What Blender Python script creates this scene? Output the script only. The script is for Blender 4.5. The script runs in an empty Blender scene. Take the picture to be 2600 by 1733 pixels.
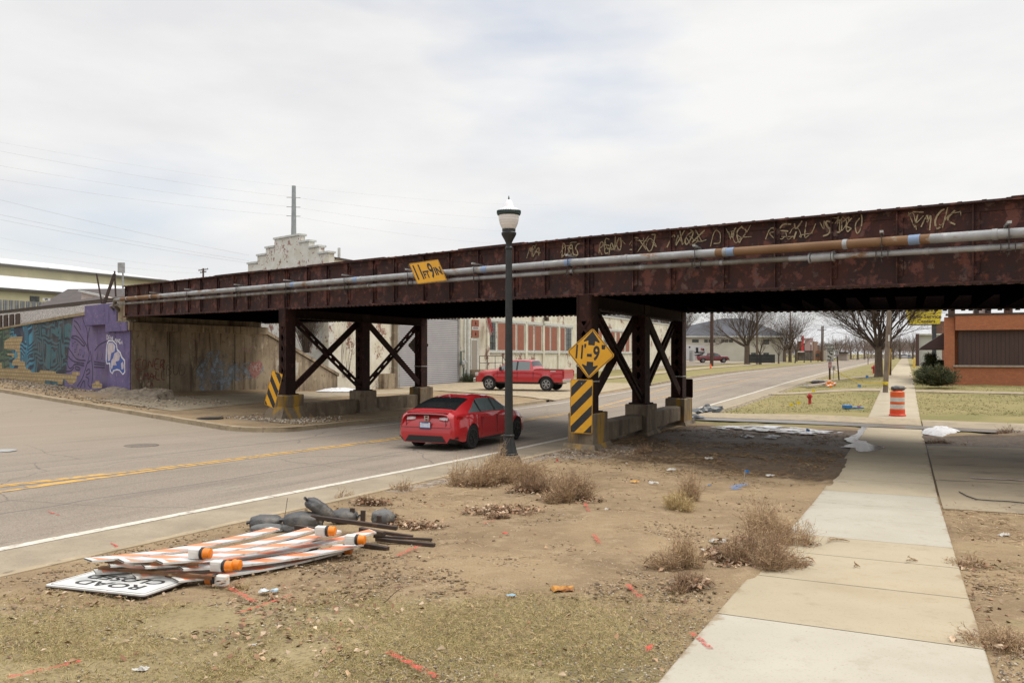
import bpy, bmesh, math, random
import numpy as np
from mathutils import Vector, Matrix, noise as mnoise
R = math.radians
SC = bpy.context.scene
COL = SC.collection

# ------------------------------------------------------------------ camera, sky, sun, exposure
F, HOR, EYE = 2080.0, 900.0, 1.65          # focal length and horizon row in photo pixels (2600 wide), eye height in m
cam = bpy.data.cameras.new('camera'); camo = bpy.data.objects.new('camera', cam); COL.objects.link(camo)
camo.location = (0, 0, EYE); camo.rotation_euler = (R(90), 0, 0)
cam.sensor_width = 36; cam.lens = 36 * F / 2600; cam.shift_y = (HOR - 866.5) / 2600
cam.clip_start = .05; cam.clip_end = 6000
SC.camera = camo
SUN_EL, SUN_AZ = 62, 82                     # azimuth clockwise from +Y (high, to the right)
w = bpy.data.worlds.new('World'); SC.world = w; w.use_nodes = True
wn, wl = w.node_tree.nodes, w.node_tree.links
wn.clear()
wo = wn.new('ShaderNodeOutputWorld'); bg = wn.new('ShaderNodeBackground'); bg2 = wn.new('ShaderNodeBackground')
sk = wn.new('ShaderNodeTexSky'); sk.sky_type = 'NISHITA'; sk.sun_disc = False
sk.sun_elevation = R(SUN_EL); sk.sun_rotation = R(SUN_AZ); sk.air_density = 1.0; sk.dust_density = 1.5
bg.inputs['Strength'].default_value = .14
tc = wn.new('ShaderNodeTexCoord'); mp = wn.new('ShaderNodeMapping'); mp.inputs['Scale'].default_value = (1.3, 1.0, 4.2)
mp.inputs['Location'].default_value = (.35, .2, .1)
n1 = wn.new('ShaderNodeTexNoise'); n1.inputs['Scale'].default_value = 2.1; n1.inputs['Detail'].default_value = 7; n1.inputs['Roughness'].default_value = .55
n2 = wn.new('ShaderNodeTexNoise'); n2.inputs['Scale'].default_value = 1.5; n2.inputs['Detail'].default_value = 5
cr = wn.new('ShaderNodeValToRGB'); cr.color_ramp.elements[0].position = .34; cr.color_ramp.elements[0].color = (.735, .735, .75, 1)
cr.color_ramp.elements[1].position = .62; cr.color_ramp.elements[1].color = (.865, .86, .85, 1)
gap = wn.new('ShaderNodeMapRange'); gap.inputs[1].default_value = .6; gap.inputs[2].default_value = .78; gap.inputs[3].default_value = 1; gap.inputs[4].default_value = .55
zen = wn.new('ShaderNodeSeparateXYZ'); zr_ = wn.new('ShaderNodeMapRange')
zr_.inputs[1].default_value = .42; zr_.inputs[2].default_value = .9; zr_.inputs[3].default_value = 1; zr_.inputs[4].default_value = 2.5
mix = wn.new('ShaderNodeMixShader')
gd = wn.new('ShaderNodeVectorMath'); gd.operation = 'DOT_PRODUCT'; gd.inputs[1].default_value = Vector((.2, 1, .36)).normalized()
gdm = wn.new('ShaderNodeMapRange'); gdm.inputs[1].default_value = .90; gdm.inputs[2].default_value = .995; gdm.inputs[3].default_value = 0; gdm.inputs[4].default_value = .17
gad = wn.new('ShaderNodeMath'); gad.operation = 'ADD'
wl.new(tc.outputs['Generated'], gd.inputs[0]); wl.new(gd.outputs['Value'], gdm.inputs[0]); wl.new(gdm.outputs[0], gad.inputs[0]); wl.new(n2.outputs['Fac'], gad.inputs[1])
for a, b in ((tc.outputs['Generated'], mp.inputs[0]), (mp.outputs[0], n1.inputs['Vector']), (mp.outputs[0], n2.inputs['Vector']),
             (n1.outputs['Fac'], cr.inputs[0]), (cr.outputs[0], bg2.inputs['Color']), (gad.outputs[0], gap.inputs[0]),
             (tc.outputs['Generated'], zen.inputs[0]), (zen.outputs['Z'], zr_.inputs[0]), (zr_.outputs[0], bg2.inputs['Strength']),
             (sk.outputs[0], bg.inputs['Color']), (gap.outputs[0], mix.inputs[0]), (bg.outputs[0], mix.inputs[1]),
             (bg2.outputs[0], mix.inputs[2]), (mix.outputs[0], wo.inputs['Surface'])):
    wl.new(a, b)
sl = bpy.data.lights.new('sun', 'SUN'); sl.energy = 1.5; sl.angle = R(22); sl.color = (1, .94, .83)
so = bpy.data.objects.new('sun', sl); COL.objects.link(so); so.location = (0, 0, 60)
so.rotation_euler = (R(90 - SUN_EL), 0, R(180 - SUN_AZ))
SC.view_settings.view_transform = 'Standard'; SC.view_settings.look = 'None'
SC.view_settings.exposure = .12; SC.view_settings.gamma = 1
SC.render.engine = 'CYCLES'
try:
    SC.cycles.use_denoising = True
    SC.cycles.max_bounces = 6
except Exception: pass

# ------------------------------------------------------------------ objects
def tag(o, label=None, cat=None, group=None, kind=None):
    for k, v in (('label', label), ('category', cat), ('group', group), ('kind', kind)):
        if v: o[k] = v
    return o
def thing(name, label, cat, loc=(0, 0, 0), rotz=0, group=None):
    o = bpy.data.objects.new(name, None); COL.objects.link(o)
    o.empty_display_size = .2; o.location = loc; o.rotation_euler = (0, 0, rotz)
    return tag(o, label, cat, group)
def chain_loc(p):
    v = Vector((0, 0, 0))
    while p is not None: v += Vector(p.location); p = p.parent
    return v
def copy_tree(o, parent=None):
    c = o.copy(); COL.objects.link(c); c.parent = parent
    for ch in list(o.children): copy_tree(ch, c)
    return c
class MB:
    def __init__(s): s.v = []; s.f = []; s.mi = []; s.M = None; s.cur = 0
    def add(s, pts, faces):
        b = len(s.v)
        if s.M is not None: pts = [s.M @ Vector(p) for p in pts]
        s.v.extend(tuple(p) for p in pts)
        for f in faces: s.f.append([b + i for i in f]); s.mi.append(s.cur)
        return s
    def poly(s, pts): return s.add(pts, [list(range(len(pts)))])
    def box(s, c, d, rz=0, ry=0, rx=0):
        x, y, z = d[0] / 2, d[1] / 2, d[2] / 2
        P = [Vector((a * x, b * y, e * z)) for a in (-1, 1) for b in (-1, 1) for e in (-1, 1)]
        if rz or ry or rx:
            m = Matrix.Rotation(rz, 3, 'Z') @ Matrix.Rotation(ry, 3, 'Y') @ Matrix.Rotation(rx, 3, 'X')
            P = [m @ p for p in P]
        c = Vector(c)
        return s.add([p + c for p in P], [(0, 1, 3, 2), (4, 6, 7, 5), (0, 4, 5, 1), (2, 3, 7, 6), (0, 2, 6, 4), (1, 5, 7, 3)])
    def hexa(s, P):            # 8 points: bottom 4 ccw, top 4 ccw
        return s.add(P, [(3, 2, 1, 0), (4, 5, 6, 7), (0, 1, 5, 4), (1, 2, 6, 5), (2, 3, 7, 6), (3, 0, 4, 7)])
    def beam(s, a, b, wd, ht, up=(0, 0, 1)):
        a, b = Vector(a), Vector(b); d = (b - a).normalized(); up = Vector(up)
        sd = d.cross(up)
        if sd.length < 1e-4: sd = d.cross(Vector((1, 0, 0)))
        sd.normalize(); u2 = sd.cross(d)
        o = [sd * (i * wd / 2) + u2 * (j * ht / 2) for i, j in ((-1, -1), (1, -1), (1, 1), (-1, 1))]
        return s.add([a + q for q in o] + [b + q for q in o], [(3, 2, 1, 0), (4, 5, 6, 7), (0, 1, 5, 4), (1, 2, 6, 5), (2, 3, 7, 6), (3, 0, 4, 7)])
    def tube(s, pts, r, n=8, cap=True):
        pts = [Vector(p) for p in pts]; k = len(pts)
        rs = r if hasattr(r, '__len__') else [r] * k
        V = []; ref = None
        for i, p in enumerate(pts):
            d = (pts[min(i + 1, k - 1)] - pts[max(i - 1, 0)]).normalized()
            if ref is None:
                ref = Vector((0, 0, 1)) if abs(d.z) < .9 else Vector((1, 0, 0))
            e1 = (ref - d * ref.dot(d)).normalized(); e2 = d.cross(e1); ref = e1
            for j in range(n):
                a = 2 * math.pi * j / n
                V.append(p + (e1 * math.cos(a) + e2 * math.sin(a)) * rs[i])
        Fc = []
        for i in range(k - 1):
            for j in range(n):
                j2 = (j + 1) % n
                Fc.append((i * n + j, i * n + j2, (i + 1) * n + j2, (i + 1) * n + j))
        if cap: Fc.append(tuple(range(n - 1, -1, -1))); Fc.append(tuple((k - 1) * n + j for j in range(n)))
        return s.add(V, Fc)
    def lathe(s, prof, n=20, c=(0, 0, 0)):
        V = []; k = len(prof)
        for r, z in prof:
            for j in range(n):
                a = 2 * math.pi * j / n; V.append((c[0] + r * math.cos(a), c[1] + r * math.sin(a), c[2] + z))
        Fc = [(i * n + j, i * n + (j + 1) % n, (i + 1) * n + (j + 1) % n, (i + 1) * n + j) for i in range(k - 1) for j in range(n)]
        Fc.append(tuple(range(n - 1, -1, -1))); Fc.append(tuple((k - 1) * n + j for j in range(n)))
        return s.add(V, Fc)
    def prism(s, poly, h0, h1):       # polygon in local xy, extruded along local z
        k = len(poly)
        a = sum(poly[i][0] * poly[(i + 1) % k][1] - poly[(i + 1) % k][0] * poly[i][1] for i in range(k))
        if a < 0: poly = poly[::-1]
        V = [(x, y, h0) for x, y in poly] + [(x, y, h1) for x, y in poly]
        Fc = [tuple(range(k - 1, -1, -1)), tuple(range(k, 2 * k))] + [(i, (i + 1) % k, k + (i + 1) % k, k + i) for i in range(k)]
        return s.add(V, Fc)
    def grid(s, rows, flip=False):
        n = len(rows[0]); V = [p for r in rows for p in r]; Fc = []
        for i in range(len(rows) - 1):
            for j in range(n - 1):
                q = (i * n + j, i * n + j + 1, (i + 1) * n + j + 1, (i + 1) * n + j)
                Fc.append(q[::-1] if flip else q)
        return s.add(V, Fc)
    def build(s, name, mats, parent=None, smooth=None, world=False, bevel=0, seg=2):
        me = bpy.data.meshes.new(name)
        V = s.v
        if world and parent is not None:
            o0 = chain_loc(parent); V = [(p[0] - o0.x, p[1] - o0.y, p[2] - o0.z) for p in V]
        me.from_pydata([tuple(p) for p in V], [], s.f)
        mats = mats if isinstance(mats, (list, tuple)) else [mats]
        for m in mats: me.materials.append(m)
        if len(mats) > 1: me.polygons.foreach_set('material_index', s.mi)
        if smooth is not None:
            me.polygons.foreach_set('use_smooth', [True] * len(me.polygons))
            me.set_sharp_from_angle(angle=R(smooth))
        me.update()
        o = bpy.data.objects.new(name, me); COL.objects.link(o)
        if parent is not None: o.parent = parent
        if bevel:
            b = o.modifiers.new('bevel', 'BEVEL'); b.width = bevel; b.segments = seg; b.limit_method = 'ANGLE'; b.angle_limit = R(40)
        return o
def mesh_np(name, V, Fc, mat, parent=None, tint=None, smooth=False):
    me = bpy.data.meshes.new(name)
    V = np.asarray(V, dtype=np.float32); Fc = np.asarray(Fc, dtype=np.int32)
    k = Fc.shape[1]
    me.vertices.add(len(V)); me.vertices.foreach_set('co', V.ravel())
    me.loops.add(Fc.size); me.loops.foreach_set('vertex_index', Fc.ravel())
    me.polygons.add(len(Fc)); me.polygons.foreach_set('loop_start', np.arange(0, Fc.size, k, dtype=np.int32))
    me.materials.append(mat)
    if tint is not None:
        at = me.color_attributes.new('tint', 'FLOAT_COLOR', 'POINT')
        c = np.ones((len(V), 4), dtype=np.float32); t = np.asarray(tint); c[:, :t.shape[1]] = t
        at.data.foreach_set('color', c.ravel())
    if smooth: me.polygons.foreach_set('use_smooth', np.ones(len(Fc), dtype=bool))
    me.update(calc_edges=True); me.validate()
    o = bpy.data.objects.new(name, me); COL.objects.link(o)
    if parent is not None: o.parent = parent
    return o
def rectM(o, x, y):                    # matrix: local x,y,z -> origin + x*X + y*Y + z*(X x Y)
    X, Y = Vector(x).normalized(), Vector(y).normalized(); Z = X.cross(Y)
    m = Matrix((X, Y, Z)).transposed().to_4x4(); m.translation = Vector(o); return m
def text_mesh(txt, size, M, mat, name, parent, bold=0, shear=0, sx=1, depth=.002, align='CENTER'):
    cu = bpy.data.curves.new('text', 'FONT'); cu.body = txt; cu.size = size; cu.align_x = align; cu.align_y = 'CENTER'
    cu.offset = bold; cu.shear = shear; cu.extrude = depth; cu.resolution_u = 3
    to = bpy.data.objects.new('text', cu); COL.objects.link(to)
    dg = bpy.context.evaluated_depsgraph_get(); dg.update()
    me = bpy.data.meshes.new_from_object(to.evaluated_get(dg))
    bpy.data.objects.remove(to)
    for v in me.vertices: v.co = M @ Vector((v.co.x * sx, v.co.y, v.co.z))
    me.materials.clear(); me.materials.append(mat); me.name = name
    if parent is not None:
        o0 = chain_loc(parent)
    o = bpy.data.objects.new(name, me); COL.objects.link(o)
    if parent is not None: o.parent = parent
    return o

# ------------------------------------------------------------------ materials
def newmat(name):
    m = bpy.data.materials.new(name); m.use_nodes = True
    return m, m.node_tree.nodes, m.node_tree.links, m.node_tree.nodes['Principled BSDF']
def c4(c): return (c[0], c[1], c[2], 1)
def noise_node(N, L, vec, scale, detail=6, rough=.55, dist=0):
    t = N.new('ShaderNodeTexNoise'); t.inputs['Scale'].default_value = scale; t.inputs['Detail'].default_value = detail
    t.inputs['Roughness'].default_value = rough; t.inputs['Distortion'].default_value = dist
    L.new(vec, t.inputs['Vector']); return t.outputs['Fac']
def mrange(N, L, val, a, b, lo=0, hi=1):
    r = N.new('ShaderNodeMapRange'); r.inputs[1].default_value = a; r.inputs[2].default_value = b
    r.inputs[3].default_value = lo; r.inputs[4].default_value = hi; L.new(val, r.inputs[0]); return r.outputs[0]
def mixc(N, L, fac, a, b, mode='MIX'):
    x = N.new('ShaderNodeMix'); x.data_type = 'RGBA'; x.blend_type = mode
    for sock, v in ((x.inputs[0], fac), (x.inputs[6], a), (x.inputs[7], b)):
        if isinstance(v, (int, float)): sock.default_value = v
        elif isinstance(v, (tuple, list)): sock.default_value = c4(v)
        else: L.new(v, sock)
    return x.outputs[2]
def math_(N, L, op, a, b=None):
    x = N.new('ShaderNodeMath'); x.operation = op
    for i, v in enumerate((a, b)):
        if v is None: continue
        if isinstance(v, (int, float)): x.inputs[i].default_value = v
        else: L.new(v, x.inputs[i])
    return x.outputs[0]
def vec_of(N, L, coord='obj', scale=(1, 1, 1)):
    if coord == 'pos': v = N.new('ShaderNodeNewGeometry').outputs['Position']
    else: v = N.new('ShaderNodeTexCoord').outputs['Object']
    if scale != (1, 1, 1):
        m = N.new('ShaderNodeMapping'); m.inputs['Scale'].default_value = scale; L.new(v, m.inputs[0]); v = m.outputs[0]
    return v
def add_bump(N, L, B, h, strength, dist=.02):
    b = N.new('ShaderNodeBump'); b.inputs['Strength'].default_value = strength; b.inputs['Distance'].default_value = dist
    L.new(h, b.inputs['Height']); L.new(b.outputs[0], B.inputs['Normal'])
def surf(name, base, var=None, vs=3, vr=(.4, .6), layers=(), rough=.8, metal=0, bump=.0, bs=40, coord='pos', coat=0, stretch=(1, 1, 1), tint=False, spec=None, dist=.02):
    """base colour, soft variation var, then layers of (colour, scale, lo, hi, stretch)"""
    m, N, L, B = newmat(name)
    v = vec_of(N, L, coord, stretch)
    col = None
    if var is not None: col = mixc(N, L, mrange(N, L, noise_node(N, L, v, vs), vr[0], vr[1]), base, var)
    for ly in layers:
        c, s, lo, hi = ly[:4]; vv = vec_of(N, L, coord, ly[4]) if len(ly) > 4 else v
        col = mixc(N, L, mrange(N, L, noise_node(N, L, vv, s, 8, .6), lo, hi), col if col is not None else base, c)
    if tint:
        a = N.new('ShaderNodeAttribute'); a.attribute_name = 'tint'
        col = mixc(N, L, 1.0, col if col is not None else base, a.outputs['Color'], 'MULTIPLY')
    if col is None: B.inputs['Base Color'].default_value = c4(base)
    else: L.new(col, B.inputs['Base Color'])
    B.inputs['Roughness'].default_value = rough; B.inputs['Metallic'].default_value = metal
    if coat: B.inputs['Coat Weight'].default_value = coat; B.inputs['Coat Roughness'].default_value = .05
    if spec is not None: B.inputs['Specular IOR Level'].default_value = spec
    if bump: add_bump(N, L, B, noise_node(N, L, v, bs, 6, .65), bump, dist)
    return m
def brickmat(name, c1, c2, mortar, bw=.2, bh=.075, paint=None, pr=(.5, .6), ps=1.2, dr=(1, 0), coord='pos', mort=.012, stain=None, fw=.38):
    m, N, L, B = newmat(name)
    v = vec_of(N, L, coord)
    dt = N.new('ShaderNodeVectorMath'); dt.operation = 'DOT_PRODUCT'; dt.inputs[1].default_value = (dr[0], dr[1], 0); L.new(v, dt.inputs[0])
    sz_ = N.new('ShaderNodeSeparateXYZ'); L.new(v, sz_.inputs[0]); cb = N.new('ShaderNodeCombineXYZ'); L.new(dt.outputs['Value'], cb.inputs[0]); L.new(sz_.outputs['Z'], cb.inputs[1])
    b = N.new('ShaderNodeTexBrick'); L.new(cb.outputs[0], b.inputs['Vector'])
    b.inputs['Color1'].default_value = c4(c1); b.inputs['Color2'].default_value = c4(c2); b.inputs['Mortar'].default_value = c4(mortar)
    b.inputs['Scale'].default_value = 1; b.inputs['Brick Width'].default_value = bw; b.inputs['Row Height'].default_value = bh
    b.inputs['Mortar Size'].default_value = mort; b.inputs['Mortar Smooth'].default_value = .2; b.inputs['Bias'].default_value = 0
    col = mixc(N, L, mrange(N, L, noise_node(N, L, v, 9, 5), .35, .7, .0, .35), b.outputs['Color'], (c1[0] * .45, c1[1] * .45, c1[2] * .45))
    if paint is not None:
        big = noise_node(N, L, v, ps, 4); fine = noise_node(N, L, v, 6, 8, .75)
        s_ = math_(N, L, 'ADD', math_(N, L, 'MULTIPLY', big, 1 - fw), math_(N, L, 'MULTIPLY', fine, fw))
        pc = mixc(N, L, mrange(N, L, noise_node(N, L, v, 1.7, 5), .35, .65), paint, (paint[0] * .82, paint[1] * .80, paint[2] * .72))
        pc = mixc(N, L, math_(N, L, 'MULTIPLY', b.outputs['Fac'], .25), pc, (paint[0] * .5, paint[1] * .5, paint[2] * .5))
        col = mixc(N, L, mrange(N, L, s_, pr[0], pr[1]), pc, col)
    if stain is not None:
        col = mixc(N, L, mrange(N, L, noise_node(N, L, vec_of(N, L, coord, (1, 1, .3)), 1.5, 5), .5, .75, 0, .6), col, stain)
    L.new(col, B.inputs['Base Color']); B.inputs['Roughness'].default_value = .85
    add_bump(N, L, B, math_(N, L, 'SUBTRACT', 1.0, b.outputs['Fac']), .35, .01)
    return m
PLAIN = {}
def plain(c, rough=.6, metal=0, coat=0, name=None):
    k = (tuple(c), rough, metal, coat)
    if k not in PLAIN:
        PLAIN[k] = surf(name or 'paint', c, tuple(x * .86 for x in c), vs=6, rough=rough, metal=metal, coat=coat, coord='obj')
    return PLAIN[k]

# ------------------------------------------------------------------ numpy noise, terrain
def _h(ix, iy, seed):
    n = (ix.astype(np.int64) * 374761393 + iy.astype(np.int64) * 668265263 + seed * 974634541) & 0xffffffff
    n = ((n ^ (n >> 13)) * 1274126177) & 0xffffffff
    return ((n ^ (n >> 16)) & 0xffff) / 65535.0
def vnoise(x, y, seed=0):
    x = np.asarray(x, float); y = np.asarray(y, float)
    ix = np.floor(x); iy = np.floor(y); fx = x - ix; fy = y - iy
    fx = fx * fx * (3 - 2 * fx); fy = fy * fy * (3 - 2 * fy)
    a = _h(ix, iy, seed); b = _h(ix + 1, iy, seed); c = _h(ix, iy + 1, seed); d = _h(ix + 1, iy + 1, seed)
    return a + (b - a) * fx + (c - a) * fy + (a - b - c + d) * fx * fy
def fbm(x, y, seed=0, o=4):
    t = 0; amp = .5; s = 0
    for i in range(o):
        t = t + amp * vnoise(np.asarray(x) * 2 ** i, np.asarray(y) * 2 ** i, seed + i); s += amp; amp *= .5
    return t / s
def sstep(a, b, x):
    t = np.clip((np.asarray(x, float) - a) / (b - a), 0, 1); return t * t * (3 - 2 * t)
D2 = np.array((.4334, .9012)); N2 = np.array((.9012, -.4334)); L2 = np.array((-.737, .676))   # along the road, across it (right), along the bridge (left)
def XY(u, n): return (u * D2[0] + n * N2[0], u * D2[1] + n * N2[1])
def UN(x, y): return (x * D2[0] + y * D2[1], x * N2[0] + y * N2[1])
_u = np.arange(-100, 1601, 1.0)
def _smooth(tab, k=5):
    z = np.interp(_u, [t[0] for t in tab], [t[1] for t in tab]); ker = np.exp(-np.linspace(-2, 2, 2 * k + 1) ** 2); ker /= ker.sum()
    return np.convolve(np.pad(z, k, mode='edge'), ker, mode='valid')
_ZR = _smooth([(-100, .3), (-30, -.08), (-5, -.22), (0, -.29), (5, -.36), (17, -.61), (25, -.71), (35, -.78), (50, -.69), (70, -.52), (100, -.42), (200, -.38), (400, 0), (1600, 1.55)], 3)
_ZS = _smooth([(-100, .5), (-30, .35), (-5, .12), (0, .06), (4.5, -.03), (8, -.2), (13.2, -.43), (20, -.5), (26.8, -.52), (30, -.45), (40, -.24), (56, .08), (80, .18), (100, .25), (211, .46), (400, .6), (1600, 1.6)], 2)
def zr(u): return np.interp(u, _u, _ZR)
def zs(u): return np.interp(u, _u, _ZS)
NC, NF = -7.03, -16.4                    # near and far kerb lines
def nfar(u): return NF - 1.6 * sstep(45, 85, u)
def rise(u): return .027 * (1 - sstep(30, 45, u)) + .02 * sstep(75, 110, u)
def asph(u, n):
    c = np.clip(-16.4 - np.asarray(n, float), 0, 45)
    cr_ = .07 * np.clip(1 - ((np.asarray(n, float) + 11.7) / 4.7) ** 2, 0, 1)
    return zr(u) + cr_ + rise(u) * c
def landL(u, n):
    c = np.clip(-16.4 - np.asarray(n, float), 0, 45)
    ap = sstep(38.3, 39.3, u) * (1 - sstep(57.5, 58.5, u))
    return zr(u) + .13 * (1 - ap * (1 - sstep(0, 1.6, np.maximum(nfar(u) - np.asarray(n, float), 0)))) + rise(u) * c
def landR(u, n):
    n = np.asarray(n, float)
    t = sstep(0, 1, (n - NC) / (-1.15 - NC))
    z = (zr(u) + .125) * (1 - t) + (zs(u) - .03) * t
    z = z + np.where((n > -1.1) & (n < .38), -.05, 0)
    return z + np.clip(n - .42, 0, 12) * .015
def ground(x, y):
    u, n = UN(x, y)
    return float(landR(u, n) if n > NC else (landL(u, n) if n < nfar(u) else asph(u, n)))
def Pt(px, py, Y): return Vector(((px - 1300) / F * Y, Y, EYE - (py - HOR) / F * Y))
def gp(px, py, dz=0):                    # the ground point seen at a photo pixel
    Y = 12.0
    for _ in range(60):
        z = ground((px - 1300) / F * Y, Y) + dz
        Y = .5 * Y + .5 * np.clip(F * (EYE - z) / max(py - HOR, 4), 2, 600)
    x = (px - 1300) / F * Y
    return Vector((x, Y, ground(x, Y) + dz))
def on_n(px, n):                         # point of the road-parallel vertical plane n seen in pixel column px
    r = (px - 1300) / F; Y = n / (r * N2[0] + N2[1]); return r * Y, Y
# ------------------------------------------------------------------ ground materials
def ground_mat():
    m, N, L, B = newmat('soil and turf')
    v = vec_of(N, L, 'pos')
    a = N.new('ShaderNodeAttribute'); a.attribute_name = 'tint'
    sp = N.new('ShaderNodeSeparateColor'); L.new(a.outputs['Color'], sp.inputs[0])
    gr, wt, gv = sp.outputs[0], sp.outputs[1], sp.outputs[2]  # turf, dark matted ground with bridge shade, gravel
    dirt = mixc(N, L, mrange(N, L, noise_node(N, L, v, .8, 8, .6), .38, .64), (.29, .207, .118), (.19, .132, .076))
    dirt = mixc(N, L, mrange(N, L, noise_node(N, L, v, 5.5, 8, .7), .5, .68, 0, .65), dirt, (.34, .255, .155))
    dirt = mixc(N, L, mrange(N, L, noise_node(N, L, v, 60, 3, .6), .56, .7, 0, .75), dirt, (.13, .085, .05))
    vo = N.new('ShaderNodeTexVoronoi'); vo.inputs['Scale'].default_value = 42; L.new(v, vo.inputs['Vector'])
    peb = math_(N, L, 'MULTIPLY', mrange(N, L, vo.outputs['Distance'], .22, .3, 1, 0), mrange(N, L, noise_node(N, L, v, 7, 4), .5, .58))
    sc = N.new('ShaderNodeSeparateColor'); L.new(vo.outputs['Color'], sc.inputs[0])
    pcol = mixc(N, L, sc.outputs[0], (.42, .36, .27), (.2, .15, .11))
    dirt = mixc(N, L, math_(N, L, 'MULTIPLY', peb, .8), dirt, pcol)
    turf = mixc(N, L, mrange(N, L, noise_node(N, L, v, 1.3, 6), .35, .65), (.315, .25, .14), (.235, .185, .095))
    turf = mixc(N, L, mrange(N, L, noise_node(N, L, v, 25, 5, .7), .5, .7, 0, .75), turf, (.12, .085, .04))
    turf = mixc(N, L, mrange(N, L, noise_node(N, L, v, .35, 4), .54, .66, 0, .5), turf, (.14, .135, .045))
    du_ = N.new('ShaderNodeVectorMath'); du_.operation = 'DOT_PRODUCT'; du_.inputs[1].default_value = (D2[0], D2[1], 0); L.new(v, du_.inputs[0])
    lawn = mixc(N, L, mrange(N, L, noise_node(N, L, v, .45, 7), .4, .62), (.25, .205, .088), (.18, .162, .062))
    turf = mixc(N, L, mrange(N, L, du_.outputs['Value'], 22, 28), turf, lawn)
    edge = math_(N, L, 'ADD', gr, mrange(N, L, noise_node(N, L, v, 3.2, 8, .7), .3, .7, -.28, .28))
    col = mixc(N, L, mrange(N, L, edge, .35, .65), dirt, turf)
    mat_ = mixc(N, L, mrange(N, L, noise_node(N, L, v, 9, 6, .7), .4, .65), (.068, .044, .026), (.135, .085, .043))  # matted brown grass, with the bridge's shade mixed into the tone
    we = math_(N, L, 'ADD', wt, mrange(N, L, noise_node(N, L, v, 2.2, 8, .7), .3, .7, -.3, .3))
    col = mixc(N, L, mrange(N, L, we, .35, .7), col, mat_)
    v2 = N.new('ShaderNodeTexVoronoi'); v2.inputs['Scale'].default_value = 16; L.new(v, v2.inputs['Vector'])
    s2 = N.new('ShaderNodeSeparateColor'); L.new(v2.outputs['Color'], s2.inputs[0])
    gcol = mixc(N, L, s2.outputs[0], (.34, .28, .22), (.14, .11, .085))
    ge = math_(N, L, 'ADD', gv, mrange(N, L, noise_node(N, L, v, 4, 6, .7), .3, .7, -.3, .3))
    col = mixc(N, L, mrange(N, L, ge, .35, .6), col, gcol)
    L.new(col, B.inputs['Base Color'])
    L.new(mrange(N, L, wt, 0, 1, .95, .6), B.inputs['Roughness']); B.inputs['Specular IOR Level'].default_value = .25
    h = math_(N, L, 'ADD', noise_node(N, L, v, 22, 8, .7), math_(N, L, 'MULTIPLY', vo.outputs['Distance'], -.4))
    add_bump(N, L, B, h, .55, .03)
    return m
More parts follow.
